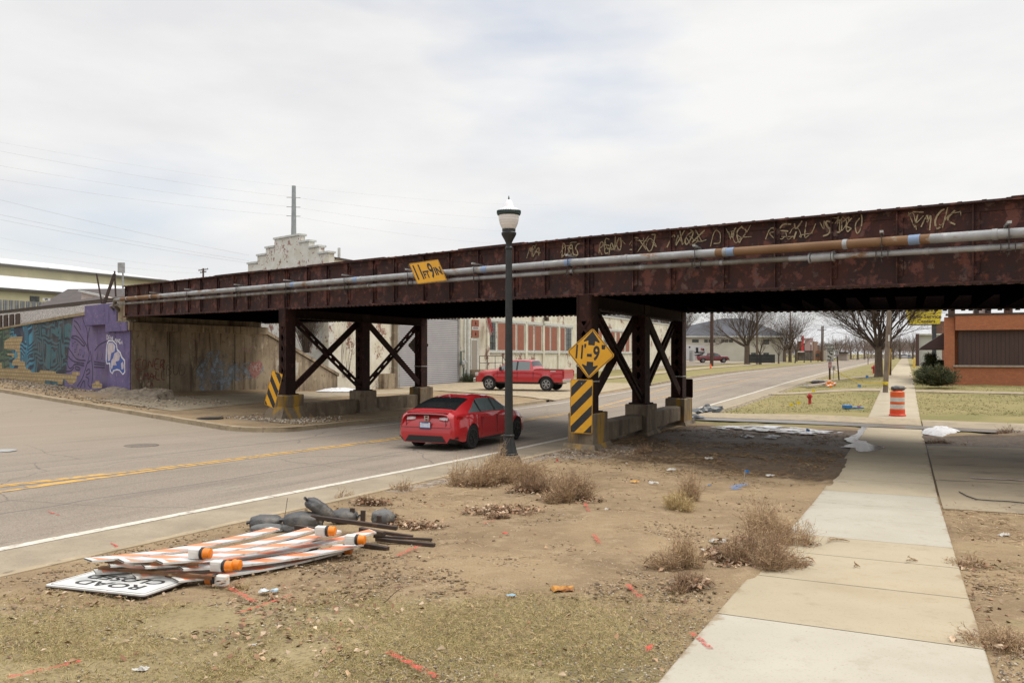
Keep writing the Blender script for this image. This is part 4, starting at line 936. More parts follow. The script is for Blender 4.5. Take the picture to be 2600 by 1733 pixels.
patch('white_sign', [(735, 795), (855, 795), (852, 828), (738, 828)], plain((.7, .7, .68)), TM + 1.9, 0, ab) if False else None
M_ink = surf('dark mural line paint', (.03, .022, .05), (.05, .035, .08), 5, rough=.8)
def strokes(name, lines, wd, mat, t, off, taper=False, sm=True):
    mb = MB()
    for ln in lines:
        p = [mz(q, t) for q in ln]; ribbon(mb, smoothline(p) if sm else p, wd, lambda x, y: W(x, t - off, y), taper)
    o = mb.build(name, mat, ab, world=True)
    bm = bmesh.new(); bm.from_mesh(o.data)
    out = Vector((-D2[0], -D2[1], 0))
    bmesh.ops.reverse_faces(bm, faces=[f for f in bm.faces if f.normal.dot(out) < 0]); bm.to_mesh(o.data); bm.free(); return o
tree = [[(1280, 1310), (1370, 1180), (1430, 980), (1480, 830), (1480, 720), (1420, 600), (1340, 470), (1230, 300)], [(1510, 1330), (1540, 1150), (1530, 950), (1510, 800), (1500, 720)], [(1480, 740), (1450, 560), (1450, 380), (1390, 250), (1370, 170)],
        [(1450, 640), (1460, 460), (1490, 330)], [(1180, 500), (1290, 540), (1370, 640), (1410, 640), (1390, 590), (1280, 470), (1190, 480)], [(1130, 660), (1210, 780), (1270, 870), (1420, 880)], [(1110, 780), (1200, 900), (1400, 930)], [(1110, 900), (1140, 1010), (1190, 1010), (1240, 930), (1400, 970)],
        [(1560, 900), (1740, 930)], [(1560, 940), (1740, 960)], [(1560, 990), (1740, 1000)], [(1090, 1060), (1180, 1060), (1230, 990)], [(1340, 370), (1290, 260), (1230, 220)], [(1330, 1330), (1400, 1180), (1410, 1330)], [(1420, 1150), (1480, 1180), (1450, 1270), (1500, 1330)],
        [(1430, 1060), (1480, 1010), (1500, 1080), (1430, 1120)], [(1450, 930), (1500, 880)], [(1250, 980), (1330, 1000), (1330, 1040), (1250, 1030), (1250, 980)]]
strokes('mural_tree', [l for l in tree if max(p[0] for p in l) < 1560], .075, M_ink, TM, .003)
strokes('mural_tree', [l for l in tree if max(p[0] for p in l) >= 1560] + [[(1570, 720), (1640, 620), (1770, 560)]], .07, M_ink, .045, .003)
notes = [[(1215, 640), (1195, 640), (1200, 600), (1225, 600), (1240, 560), (1260, 580)], [(1260, 740), (1235, 745), (1235, 700), (1265, 700), (1275, 610), (1300, 620)], [(1310, 790), (1290, 790), (1295, 770), (1312, 770), (1318, 700), (1345, 695), (1340, 790), (1325, 795)], [(1390, 820), (1365, 830), (1370, 800), (1395, 800), (1400, 730)]]
strokes('mural_notes', notes, .045, M_ink, TM, .003, sm=False)
strokes('mural_notes', [[(1620, 850), (1600, 860), (1605, 830), (1618, 830), (1622, 760)], [(1700, 850), (1680, 860), (1685, 830), (1698, 830), (1702, 760)]], .045, M_ink, .045, .003, sm=False)
M_wsp = surf('white spray paint', (.68, .67, .68), (.5, .48, .52), 6, rough=.7); M_bsp = surf('blue spray paint', (.05, .09, .3), rough=.7); M_psp = surf('pale pink spray paint', (.5, .44, .47), (.4, .34, .38), 4, rough=.7)
body = [(1800, 545), (1880, 545), (1940, 610), (1950, 690), (2000, 740), (2030, 820), (2075, 870), (2078, 1080), (2040, 1120), (1980, 1050), (1940, 1040), (1890, 1060), (1865, 1110), (1825, 1060), (1815, 940), (1770, 940), (1755, 880), (1760, 700), (1775, 590)]
patch('graffiti_figure', body, M_wsp, .045, .003, ab, .003)
patch('graffiti_shade', [(1805, 565), (1875, 565), (1925, 620), (1940, 710), (1985, 760), (2010, 830), (2060, 890), (2064, 1070), (2035, 1095), (1985, 1030), (1940, 1020), (1880, 1040), (1860, 1085), (1838, 1050), (1830, 915), (1778, 920), (1770, 880), (1775, 700), (1785, 610)], M_bsp, .045, .007, ab, .003)
patch('graffiti_fill', [(1800, 590), (1870, 580), (1915, 640), (1905, 730), (1850, 760), (1830, 880), (1795, 890), (1785, 700)], M_psp, .045, .011, ab, .003)
patch('graffiti_fill', [(1900, 760), (1960, 730), (1995, 800), (1980, 880), (1920, 900), (1940, 960), (1880, 960), (1860, 1030), (1845, 1000), (1850, 880), (1880, 840)], M_psp, .045, .011, ab, .003)
patch('graffiti_fill', [(2010, 930), (2040, 900), (2058, 960), (2050, 1020), (2020, 1030)], M_psp, .045, .011, ab, .003)
mb = MB(); s_, z_ = mz((1770, 520), .045); s2_, z2_ = mz((2060, 560), .045)
scrawl(mb, 'DENLANGA', 0, 0, .22, abs(s2_ - s_) / 8.5, .035, lambda x, y: W(s_ - x, .038, z_ - .02 + y - x * .16), rnd, .05, .05)
mb.build('graffiti_letters', M_wsp, ab, world=True)
# tags on the abutment wall (plane s = ca_), x runs away from the camera along t
def tagw(txt, t0, z0, hgt, adv, mat, wd=.03, box=None):
    mb = MB(); scrawl(mb, txt, 0, 0, hgt, adv, wd, lambda x, y: W(ca_ - .006, t0 + x, z0 + y), rnd, .1, .07)
    mb.build('graffiti_letters', mat, ab, world=True)
M_rsp = surf('faded red spray paint', (.2, .045, .035), (.14, .05, .04), 6, layers=[((.2, .15, .1), 9, .55, .66)], rough=.8); M_ksp = surf('faded black spray paint', (.055, .042, .032), (.1, .075, .055), 6, layers=[((.19, .145, .1), 8, .56, .66)], rough=.8)
tagw('EDNER', .35, 1.0, .45, .33, M_rsp, .045); tagw('EMALL', .4, .5, .4, .33, M_rsp, .045); tagw('CA', .9, .2, .25, .2, M_rsp, .04); tagw('BUD', 2.0, .7, .5, .4, M_ksp, .03); tagw('JXR', 3.4, .9, .6, .4, M_ksp, .025)
tagw('MC', 6.75, 1.75, .3, .5, surf('faded pink paint', (.25, .15, .14), rough=.8), .05)
mb = MB(); 
def fillblob(name, t0, t1, z0, z1, mat, seed, off):
    k = 40; c = ((t0 + t1) / 2, (z0 + z1) / 2); pts = []
    for i in range(k):
        a = 2 * math.pi * i / k; q = .72 + .5 * float(vnoise(2 * math.cos(a) + 4, 2 * math.sin(a) + 4, seed)); pts.append((c[0] + (t1 - t0) / 2 * q * math.cos(a), c[1] + (z1 - z0) / 2 * q * math.sin(a)))
    mb = MB(); mb.add([W(ca_ - off, t, z) for t, z in pts] , [tuple(range(k))])
    return mb.build(name, mat, ab, world=True)
def alpha_paint(name, c, scale, lo, hi):
    m, N, L, B = newmat(name); v = vec_of(N, L, 'pos')
    B.inputs['Base Color'].default_value = c4(c); B.inputs['Roughness'].default_value = .8
    L.new(mrange(N, L, noise_node(N, L, v, scale, 8, .7), lo, hi), B.inputs['Alpha']); return m
M_bfade = alpha_paint('flaking blue paint', (.26, .30, .345), 2.2, .42, .62)
fillblob('flaking_paint', 3.6, 6.4, -.2, 1.75, M_bfade, 3, .003)
fillblob('flaking_paint', 5.6, 8.4, .3, 1.4, M_bfade, 6, .004)
mb = MB(); pts = [(7.25, .95), (7.5, 1.3), (7.8, 1.25), (8.1, 1.35), (8.3, 1.15), (8.2, .85), (8.0, .55), (7.7, .4), (7.5, .5)]
mb.add([W(ca_ - .006, t, z) for t, z in pts], [tuple(range(len(pts)))]); mb.build('graffiti_fill', surf('red heart paint', (.24, .075, .06), (.3, .16, .14), 6, rough=.8), ab, world=True)
mb = MB(); scrawl(mb, 'JAMES', 0, 0, .36, .17, .035, lambda x, y: W(ca_ - .011, 7.33 + x, .8 + y), rnd, .05, .04); mb.build('graffiti_letters', surf('pale tag paint', (.4, .3, .27), rough=.8), ab, world=True)
mb = MB(); pts = [(9.35, .55), (11.1, .45), (11.2, 1.2), (10.5, 1.3), (10.2, 1.5), (9.4, 1.45)]
mb.add([W(ca_ - .004, t, z) for t, z in pts], [tuple(range(len(pts)))]); mb.build('graffiti_fill', surf('patchy whitewash', (.46, .42, .35), (.3, .25, .18), 3, rough=.85), ab, world=True)
mb = MB(); scrawl(mb, 'GDK', 0, 0, .6, .5, .03, lambda x, y: W(ca_ - .009, 9.45 + x, .65 + y), rnd, .1, .05); mb.build('graffiti_letters', M_ksp, ab, world=True)

# ------------------------------------------------------------------ embankment, rails
M_ball = surf('railway ballast', (.34, .31, .28), (.24, .21, .19), 3, (.35, .65), [((.09, .08, .075), 13, .5, .58), ((.55, .52, .48), 17, .56, .62), ((.13, .11, .095), 34, .5, .6)], rough=.95, bump=1.0, bs=16, dist=.08)
def emb(sgn, s0, s1, zt, name, k=60):
    rows = []
    for i in range(k):
        s = s0 + (s1 - s0) * i / (k - 1); row = []
        wt_ = (mtop(s) + .03) if sgn > 0 else 2.6
        for t, z in ((TM + .4, wt_), (TM + .75, wt_ + .12), (1.9, zt - .1), (2.5, zt), (TB - 1.8, zt), (TB - .6, zt - .5), (TB + 3, 1.6), (TB + 7.5, -.6)):
            if sgn < 0 and t < 1: t = -3.5 if t < .8 else -2.2; z = -.5 if t < -3 else .4
            p = W(s, t, z); jz = .1 * (float(fbm(s * 1.2, t * 1.5, 5)) - .5); row.append((p.x, p.y, p.z + jz))
        rows.append(row)
    mb = MB(); mb.grid(rows, flip=sgn > 0); mb.add(rows[0], [tuple(range(8))]); o = mb.build(name, M_ball, smooth=60); o['kind'] = 'structure'
    return o
emb(1, 26.6, 130, 4.42, 'railway_embankment'); emb(-1, -26, -120, 3.4, 'railway_embankment')
M_rail = surf('rail steel', (.11, .075, .055), (.07, .05, .04), 5, rough=.6, metal=.3)
for t_, nm in ((2.35, 'nearer rail of the track on the ballast bank at left'), (3.8, 'farther rail of the track on the ballast bank at left')):
    mb = MB(); mb.M = None
    for a, b in ((26.9, 50), (50, 90), (90, 129)):
        for wd, z0, z1 in ((.14, 0, .02), (.02, .02, .14), (.07, .14, .18)): hexW(mb, a, b, t_ - wd / 2, t_ + wd / 2, 4.44 + z0, 4.44 + z1)
    tag(mb.build('rail', M_rail), nm, 'rail')
# ------------------------------------------------------------------ street lamp (near)
M_iron = surf('black cast iron', (.013, .014, .014), (.02, .021, .021), 8, rough=.45, bump=.1, bs=60, coord='obj')
M_lampgreen = surf('dark green lamp band', (.012, .03, .025), rough=.45, coord='obj')
def glassy(name, c, rough=.25, trans=.0, alpha=1.0, spec=.5):
    m, N, L, B = newmat(name); B.inputs['Base Color'].default_value = c4(c); B.inputs['Roughness'].default_value = rough
    B.inputs['Transmission Weight'].default_value = trans; B.inputs['Alpha'].default_value = alpha; B.inputs['Specular IOR Level'].default_value = spec; return m
M_globe = surf('ribbed acrylic lamp globe', (.74, .71, .68), (.6, .57, .545), 3, (.4, .6), rough=.25, coord='obj', stretch=(.3, .3, 14))
M_dome = surf('clear acrylic lamp dome', (.86, .86, .87), (.78, .78, .8), 4, rough=.12, coord='obj')
def fluted(mb, r0, r1, z0, z1, n=16, depth=.06, ringprof=None):
    k = n * 2; V = []
    prof = ringprof or [(r0, z0), (r1, z1)]
    for r, z in prof:
        for j in range(k):
            a = 2 * math.pi * j / k; rr = r * (1 if j % 2 else 1 - depth); V.append((rr * math.cos(a), rr * math.sin(a), z))
    Fc = [(i * k + j, i * k + (j + 1) % k, (i + 1) * k + (j + 1) % k, (i + 1) * k + j) for i in range(len(prof) - 1) for j in range(k)]
    mb.add(V, Fc)
def street_lamp(label, loc, sc=1, group=None, detail=True):
    t = thing('street_lamp', label, 'street lamp', loc, 0, group)
    mb = MB(); fluted(mb, 0, 0, 0, 0, 16, .1, [(.155, .02), (.15, .06), (.125, .16), (.1, .27), (.092, .33)]); mb.lathe([(.17, -.02), (.17, .02), (.158, .03)], 24); mb.lathe([(.094, .32), (.1, .335), (.1, .355), (.09, .37)], 24); mb.build('base', M_iron, t)
    mb = MB(); fluted(mb, .078, .06, .36, 3.76, 16, .07); mb.lathe([(.06, 3.74), (.07, 3.76), (.07, 3.785), (.058, 3.80)], 20); mb.build('pole', M_iron, t)
    mb = MB(); mb.lathe([(.055, 3.79), (.055, 3.86), (.075, 3.91), (.115, 3.98), (.125, 4.0), (.135, 4.02), (.138, 4.05), (.12, 4.07), (.125, 4.12)], 24); mb.build('fitter', M_iron, t, smooth=40)
    mb = MB(); mb.lathe([(.118, 4.12), (.135, 4.15), (.165, 4.22), (.183, 4.29), (.19, 4.36), (.192, 4.385)], 28); mb.build('globe', M_globe, t, smooth=40)
    mb = MB(); mb.lathe([(.2, 4.37), (.216, 4.39), (.217, 4.43), (.205, 4.45)], 28)
    if detail:
        for j in range(40):
            a = 2 * math.pi * j / 40; mb.box((.216 * math.cos(a), .216 * math.sin(a), 4.43), (.012, .012, .05), a)
    mb.build('band', M_lampgreen, t)
    mb = MB(); mb.lathe([(.198, 4.445), (.17, 4.49), (.12, 4.505), (.1, 4.515), (.085, 4.56), (.055, 4.63), (.04, 4.65), (.02, 4.66)], 28); mb.build('dome', M_dome, t, smooth=40)
    mb = MB(); mb.lathe([(.018, 4.655), (.022, 4.665), (.012, 4.68), (.014, 4.69), (.004, 4.73), (.001, 4.74)], 12); mb.build('finial', M_iron, t, smooth=40)
    t.scale = (sc, sc, sc); return t
lx, ly = -.0577, 15.0
street_lamp('tall black street lamp with a white acorn globe, nearest one, in front of the bridge', (lx, ly, -.175))
MB().lathe([(.3, -.5), (.235, -.1), (.2, 0), (.17, .02)], 20).build('lamp_foundation', surf('earthy concrete', (.17, .125, .08), (.12, .085, .055), 6, rough=.95, bump=.5, bs=20)).location = (lx, ly, -.2)
tag(bpy.data.objects['lamp_foundation'], 'round concrete foundation under the near black street lamp, hidden in weeds', 'foundation')

# ------------------------------------------------------------------ road signs
M_sy = surf('yellow sign sheeting', (.72, .36, .012), (.66, .32, .012), 3, rough=.45, coord='obj', bump=.03, bs=8)
M_sk = surf('black sign ink', (.016, .016, .018), (.024, .023, .024), 6, rough=.55, coord='obj')
M_sb = surf('bare sign back', (.15, .12, .1), (.1, .08, .07), 6, rough=.6, metal=.3, coord='obj')
M_sw = surf('white sign sheeting', (.62, .62, .6), (.54, .54, .52), 5, rough=.5, coord='obj')
def rrect(w, h, r, k=5):
    P = []
    for cx, cy, a0 in ((w / 2 - r, h / 2 - r, 0), (-w / 2 + r, h / 2 - r, 90), (-w / 2 + r, -h / 2 + r, 180), (w / 2 - r, -h / 2 + r, 270)):
        for i in range(k): a = R(a0 + 90 * i / (k - 1)); P.append((cx + r * math.cos(a), cy + r * math.sin(a)))
    return P
def ring(mb, outer, inner, z):
    k = len(outer); mb.add([(x, y, z) for x, y in outer] + [(x, y, z) for x, y in inner], [(i, (i + 1) % k, k + (i + 1) % k, k + i) for i in range(k)])
def facing(loc, nx, ny, roll=0, tilt=0):
    """matrix with local z = outward normal (nx, ny), local y = up"""
    z = Vector((nx, ny, 0)).normalized(); z = (z + Vector((0, 0, tilt))).normalized(); x = Vector((0, 0, 1)).cross(z).normalized(); y = z.cross(x)
    m = Matrix((x, y, z)).transposed().to_4x4(); m = Matrix.Translation(loc) @ m @ Matrix.Rotation(roll, 4, 'Z'); return m
def put(t, M): t.matrix_world = M; t.location = M.to_translation(); t.rotation_euler = M.to_euler()
def bolt(mb, x, y, z=.003): mb.M = Matrix.Translation((x, y, 0)); mb.lathe([(.012, z), (.012, z + .006), (.004, z + .008)], 8); mb.M = None
FX, FY = -D2[0], -D2[1]
def marker(label, M, w_, h_, down_left):
    t = thing('striped_marker_sign', label, 'road sign', group=None); put(t, M)
    MB().prism(rrect(w_, h_, .04), -.004, .0).build('panel', M_sy, t)
    mb = MB(); sw = .155 * 1.0; a, b = w_ / 2 - .02, h_ / 2 - .02
    sg = 1 if down_left else -1
    per = 2 * sw * math.sqrt(2)
    off = -1.2
    def clip(poly):
        for ax, lim, s_ in ((0, a, 1), (0, -a, -1), (1, b, 1), (1, -b, -1)):
            out = []
            for i in range(len(poly)):
                p, q = poly[i], poly[(i + 1) % len(poly)]; ip, iq = p[ax] * s_ <= lim * s_ + 1e-9, q[ax] * s_ <= lim * s_ + 1e-9
                if ip: out.append(p)
                if ip != iq: u_ = (lim - p[ax]) / (q[ax] - p[ax]); out.append((p[0] + u_ * (q[0] - p[0]), p[1] + u_ * (q[1] - p[1])))
            poly = out
            if len(poly) < 3: return []
        return poly
    for i in range(-6, 7):
        c = i * per + .12; hw = sw * math.sqrt(2) / 2
        poly = clip([(-2, c - hw - 2 * sg), (2, c - hw + 2 * sg), (2, c + hw + 2 * sg), (-2, c + hw - 2 * sg)])
        if poly: mb.add([(x, y, .002) for x, y in poly], [tuple(range(len(poly)))])
    o = mb.build('stripes', M_sk, t)
    bm = bmesh.new(); bm.from_mesh(o.data); bmesh.ops.reverse_faces(bm, faces=[f for f in bm.faces if f.normal.z < 0]); bm.to_mesh(o.data); bm.free()
    mb = MB(); ring(mb, rrect(w_ - .012, h_ - .012, .034), rrect(w_ - .024, h_ - .024, .03), .002); mb.build('border', M_sk, t)
    for y in (h_ * .42, -h_ * .42): mb = MB(); bolt(mb, 0, y); mb.build('bolt', M_steel, t)
    return t
p_ = Pt(1476, 1031, 18.42)
marker('upright yellow and black striped marker sign below the diamond sign on the right pier', facing(p_, FX, FY, R(-1)), .54, 1.22, True)
p2_ = Pt(694, 988, 26.55)
marker('tilted yellow and black striped marker sign on the left pier', facing(p2_, FX, FY, R(-17)), .46, 1.17, False)
# diamond clearance sign
t = thing('clearance_sign', 'yellow diamond clearance sign reading 11 feet 9 inches on the right column', 'road sign')
put(t, facing(Pt(1500, 897, 18.36), FX, FY, R(-5)))
sq = .81; rot = lambda P: [((x - y) * .7071, (x + y) * .7071) for x, y in P]
MB().prism(rot(rrect(sq, sq, .06)), -.004, 0).build('panel', M_sy, t)
mb = MB(); ring(mb, rot(rrect(sq - .03, sq - .03, .05)), rot(rrect(sq - .055, sq - .055, .045)), .002); mb.build('border', M_sk, t)
for sg in (1, -1):
    P = [(0, .505), (.19, .275), (.18, .25), (.08, .285), (.075, .185), (-.075, .185), (-.08, .285), (-.18, .25), (-.19, .275)]
    mb = MB(); mb.prism([(x, y * sg) for x, y in P], 0.0005, .002)
    mb.build('arrow', M_sk, t)
Rm = Matrix.Translation((0, 0, .001))
for txt, x, y, sz, sx_ in (('11', -.275, .0, .42, .6), ("'", -.148, .085, .26, .9), ('-', -.03, -.01, .42, .9), ('9', .13, .0, .44, .72), ('"', .285, .085, .28, .9)):
    text_mesh(txt, sz, Matrix.Translation((x, y, .001)), M_sk, 'lettering', t, bold=.013, sx=sx_, depth=.0015)
mb = MB(); bolt(mb, 0, .0); bolt(mb, .0, -.53); mb.build('bolt', M_steel, t)
for (s0, zz, nm) in ((0, .98, 'upper'), (0, .78, 'lower')):
    pass
# steel straps round the columns that hold the signs
def strap(s0, tc_, z, lab):
    mb = MB(); hw, hd = .225, .265
    for a, b in (((-hw, -hd), (hw, -hd)), ((hw, -hd), (hw, hd)), ((hw, hd), (-hw, hd)), ((-hw, hd), (-hw, -hd))): mb.beam(W(s0 + a[0], tc_ + a[1], z), W(s0 + b[0], tc_ + b[1], z + .01), .006, .03)
    tag(mb.build('strap', M_steel), lab, 'strap')
strap(0, 0, 1.38, 'upper steel strap round the right front column behind the diamond sign')
strap(0, 0, 1.03, 'lower steel strap round the right front column at the striped sign')
strap(12.65, TC[2], 1.15, 'steel strap round the rear column of the left pier')
strap(0, TC[2], .95, 'steel strap round the rear column of the right pier')
# 11 FT 9 IN plate on the girder: a sheared panel
t = thing('clearance_sign', 'slanted yellow plate reading 11 FT 9 IN hung on the bridge pipes', 'road sign', (0, 0, 0))
cn = [onplane(x, y, -.56) for x, y in ((1060, 721), (1135, 712), (1113, 660), (1038, 669))]
o_ = W(cn[0][0], -.56, cn[0][1]); ex = W(cn[1][0], -.56, cn[1][1]) - o_; ey = W(cn[3][0], -.56, cn[3][1]) - o_
wS, hS = ex.length, ey.length
nz = ex.cross(ey).normalized(); MS = Matrix((ex.normalized(), ey.normalized(), nz)).transposed().to_4x4(); MS.translation = o_ + ex / 2 + ey / 2
def shear_build(mb, name, mat):
    mb.v = [tuple(MS @ Vector(p)) for p in mb.v]; return mb.build(name, mat, t)
mb = MB(); mb.prism(rrect(wS, hS, .03), -.004, 0); shear_build(mb, 'panel', M_sy)
mb = MB(); ring(mb, rrect(wS - .02, hS - .02, .025), rrect(wS - .04, hS - .04, .02), .002); shear_build(mb, 'border', M_sk)
for txt, x, sz, y, sx_ in (('11', -.3 * wS, .98 * hS, 0, .62), ('FT', -.065 * wS, .46 * hS, -.13 * hS, .7), ('9', .14 * wS, .98 * hS, .0, .6), ('IN', .35 * wS, .5 * hS, -.04 * hS, .8)):
    text_mesh(txt, sz, MS @ Matrix.Translation((x, y, .001)), M_sk, 'lettering', t, bold=.012, sx=sx_, depth=.0015)
# backs of the signs that face the other way
t = thing('clearance_sign', 'back of a diamond sign on the rear column of the left pier', 'road sign'); put(t, facing(W(12.65, TC[2] + .3, 2.28), D2[0], D2[1], 0))
MB().prism(rot(rrect(.76, .76, .05)), -.004, 0).build('panel', M_sb, t); t.location = Pt(1062, 876, 34.0 + 1.8)
t = thing('striped_marker_sign', 'back of a narrow marker sign on the rear column of the left pier', 'road sign'); put(t, facing(Pt(1071, 952, 35.6), D2[0], D2[1], R(2)))
MB().prism(rrect(.32, .85, .03), -.004, 0).build('panel', M_sb, t)
t = thing('striped_marker_sign', 'back of a narrow marker sign on the rear column of the right pier', 'road sign'); put(t, facing(Pt(1744, 985, 27.2), D2[0], D2[1], 0))
MB().prism(rrect(.4, .62, .03), -.004, 0).build('panel', M_rustd, t)

# ------------------------------------------------------------------ vehicles
M_tyre = surf('tyre rubber', (.016, .016, .017), rough=.85, coord='obj'); M_dark = surf('black trim', (.012, .012, .013), rough=.5, coord='obj')
M_glassd = glassy('tinted car glass', (.012, .014, .015), .06, spec=.8); M_chrome = surf('chrome', (.6, .6, .6), rough=.15, metal=1, coord='obj'); M_alloy = surf('silver alloy', (.42, .42, .43), (.36, .36, .37), 9, rough=.35, metal=.6, coord='obj')
M_glassl = glassy('clear side glass', (.10, .125, .125), .05, spec=.9)
M_lensc = glassy('clear lamp lens', (.5, .44, .44), .15, spec=.8); M_lensr = surf('red lamp lens', (.3, .008, .01), rough=.15, coord='obj')
def carpaint(name, c):
    m, N, L, B = newmat(name); B.inputs['Base Color'].default_value = c4(c); B.inputs['Roughness'].default_value = .5; B.inputs['Metallic'].default_value = .0
    B.inputs['Coat Weight'].default_value = 1; B.inputs['Coat Roughness'].default_value = .04; return m
def interp(x, tab): return float(np.interp(x, [a for a, _ in tab], [b for _, b in tab]))
def wheel(root, x, y, r, wd, rim_mat, spokes, side):
    mb = MB(); mb.M = Matrix.Translation((x, y, r)) @ Matrix.Rotation(R(90), 4, 'X')
    h = wd / 2; mb.lathe([(r * .62, -h * .9), (r * .9, -h), (r * .985, -h * .8), (r, -h * .4), (r, h * .4), (r * .985, h * .8), (r * .9, h), (r * .62, h * .9)], 32)
    wh = mb.build('wheel', M_tyre, root, smooth=40)
    mb = MB(); mb.M = Matrix.Translation((x, y + side * h * .55, r)) @ Matrix.Rotation(R(-90 * side), 4, 'X')
    mb.cur = 1; mb.lathe([(r * .64, -.03), (r * .64, 0), (r * .6, .0)], 28); mb.cur = 0
    mb.lathe([(r * .66, .0), (r * .66, .05), (r * .6, .055), (r * .58, .0)], 28)
    for i in range(spokes):
        a = 2 * math.pi * i / spokes
        for da in (-.13, .13):
            p0 = Vector((r * .12 * math.cos(a), r * .12 * math.sin(a), .045)); p1 = Vector((r * .61 * math.cos(a + da), r * .61 * math.sin(a + da), .04)); mb.beam(p0, p1, r * .075, .025, up=(0, 0, 1))
    mb.lathe([(r * .15, .02), (r * .15, .06), (r * .05, .065)], 14)
    mb.build('rim', [rim_mat, M_dark], wh, smooth=40)
    return wh
def shell(root, xs, prof, classify, mats, endcap=True):
    """loft half profiles over stations xs, mirror, sort faces into named meshes"""
    bins = {}
    for sg in (1, -1):
        rows = [[(x + dx, y * sg, z) for (dx, y, z) in prof(x)] for x in xs]; K = len(rows[0])
        for i in range(len(xs) - 1):
            xm = (xs[i] + xs[i + 1]) / 2
            for j in range(K - 1):
                key = classify(xm, j, sg)
                q = [rows[i][j], rows[i + 1][j], rows[i + 1][j + 1], rows[i][j + 1]]
                bins.setdefault(key, MB()).add(q if sg < 0 else q[::-1], [(0, 1, 2, 3)])
        if endcap:
            for i, fl in ((0, sg < 0), (len(xs) - 1, sg > 0)):
                r_ = rows[i]
                for j in range(K - 1):
                    q = [r_[j], r_[j + 1], (r_[j + 1][0], 0, r_[j + 1][2]), (r_[j][0], 0, r_[j][2])]
                    bins.setdefault('body', MB()).add(q if fl else q[::-1], [(0, 1, 2, 3)])
    out = {}
    for key, mb in bins.items():
        nm = key.split('|')[0]
        o = mb.build(nm, mats[nm] if nm in mats else M_glassd, root)
        bm = bmesh.new(); bm.from_mesh(o.data); bmesh.ops.remove_doubles(bm, verts=bm.verts[:], dist=.0008); bmesh.ops.dissolve_degenerate(bm, edges=bm.edges[:], dist=.0005); bmesh.ops.recalc_face_normals(bm, faces=bm.faces[:]) if nm == 'body' else None
        bm.to_mesh(o.data); bm.free()
        o.data.polygons.foreach_set('use_smooth', [True] * len(o.data.polygons)); o.data.set_sharp_from_angle(angle=R(32)); out[key] = o
    return out
def arch(x, axles, r, base, rz):
    z = base
    for a in axles:
        if abs(x - a) < r: z = max(z, rz + math.sqrt(r * r - (x - a) ** 2))
    return z
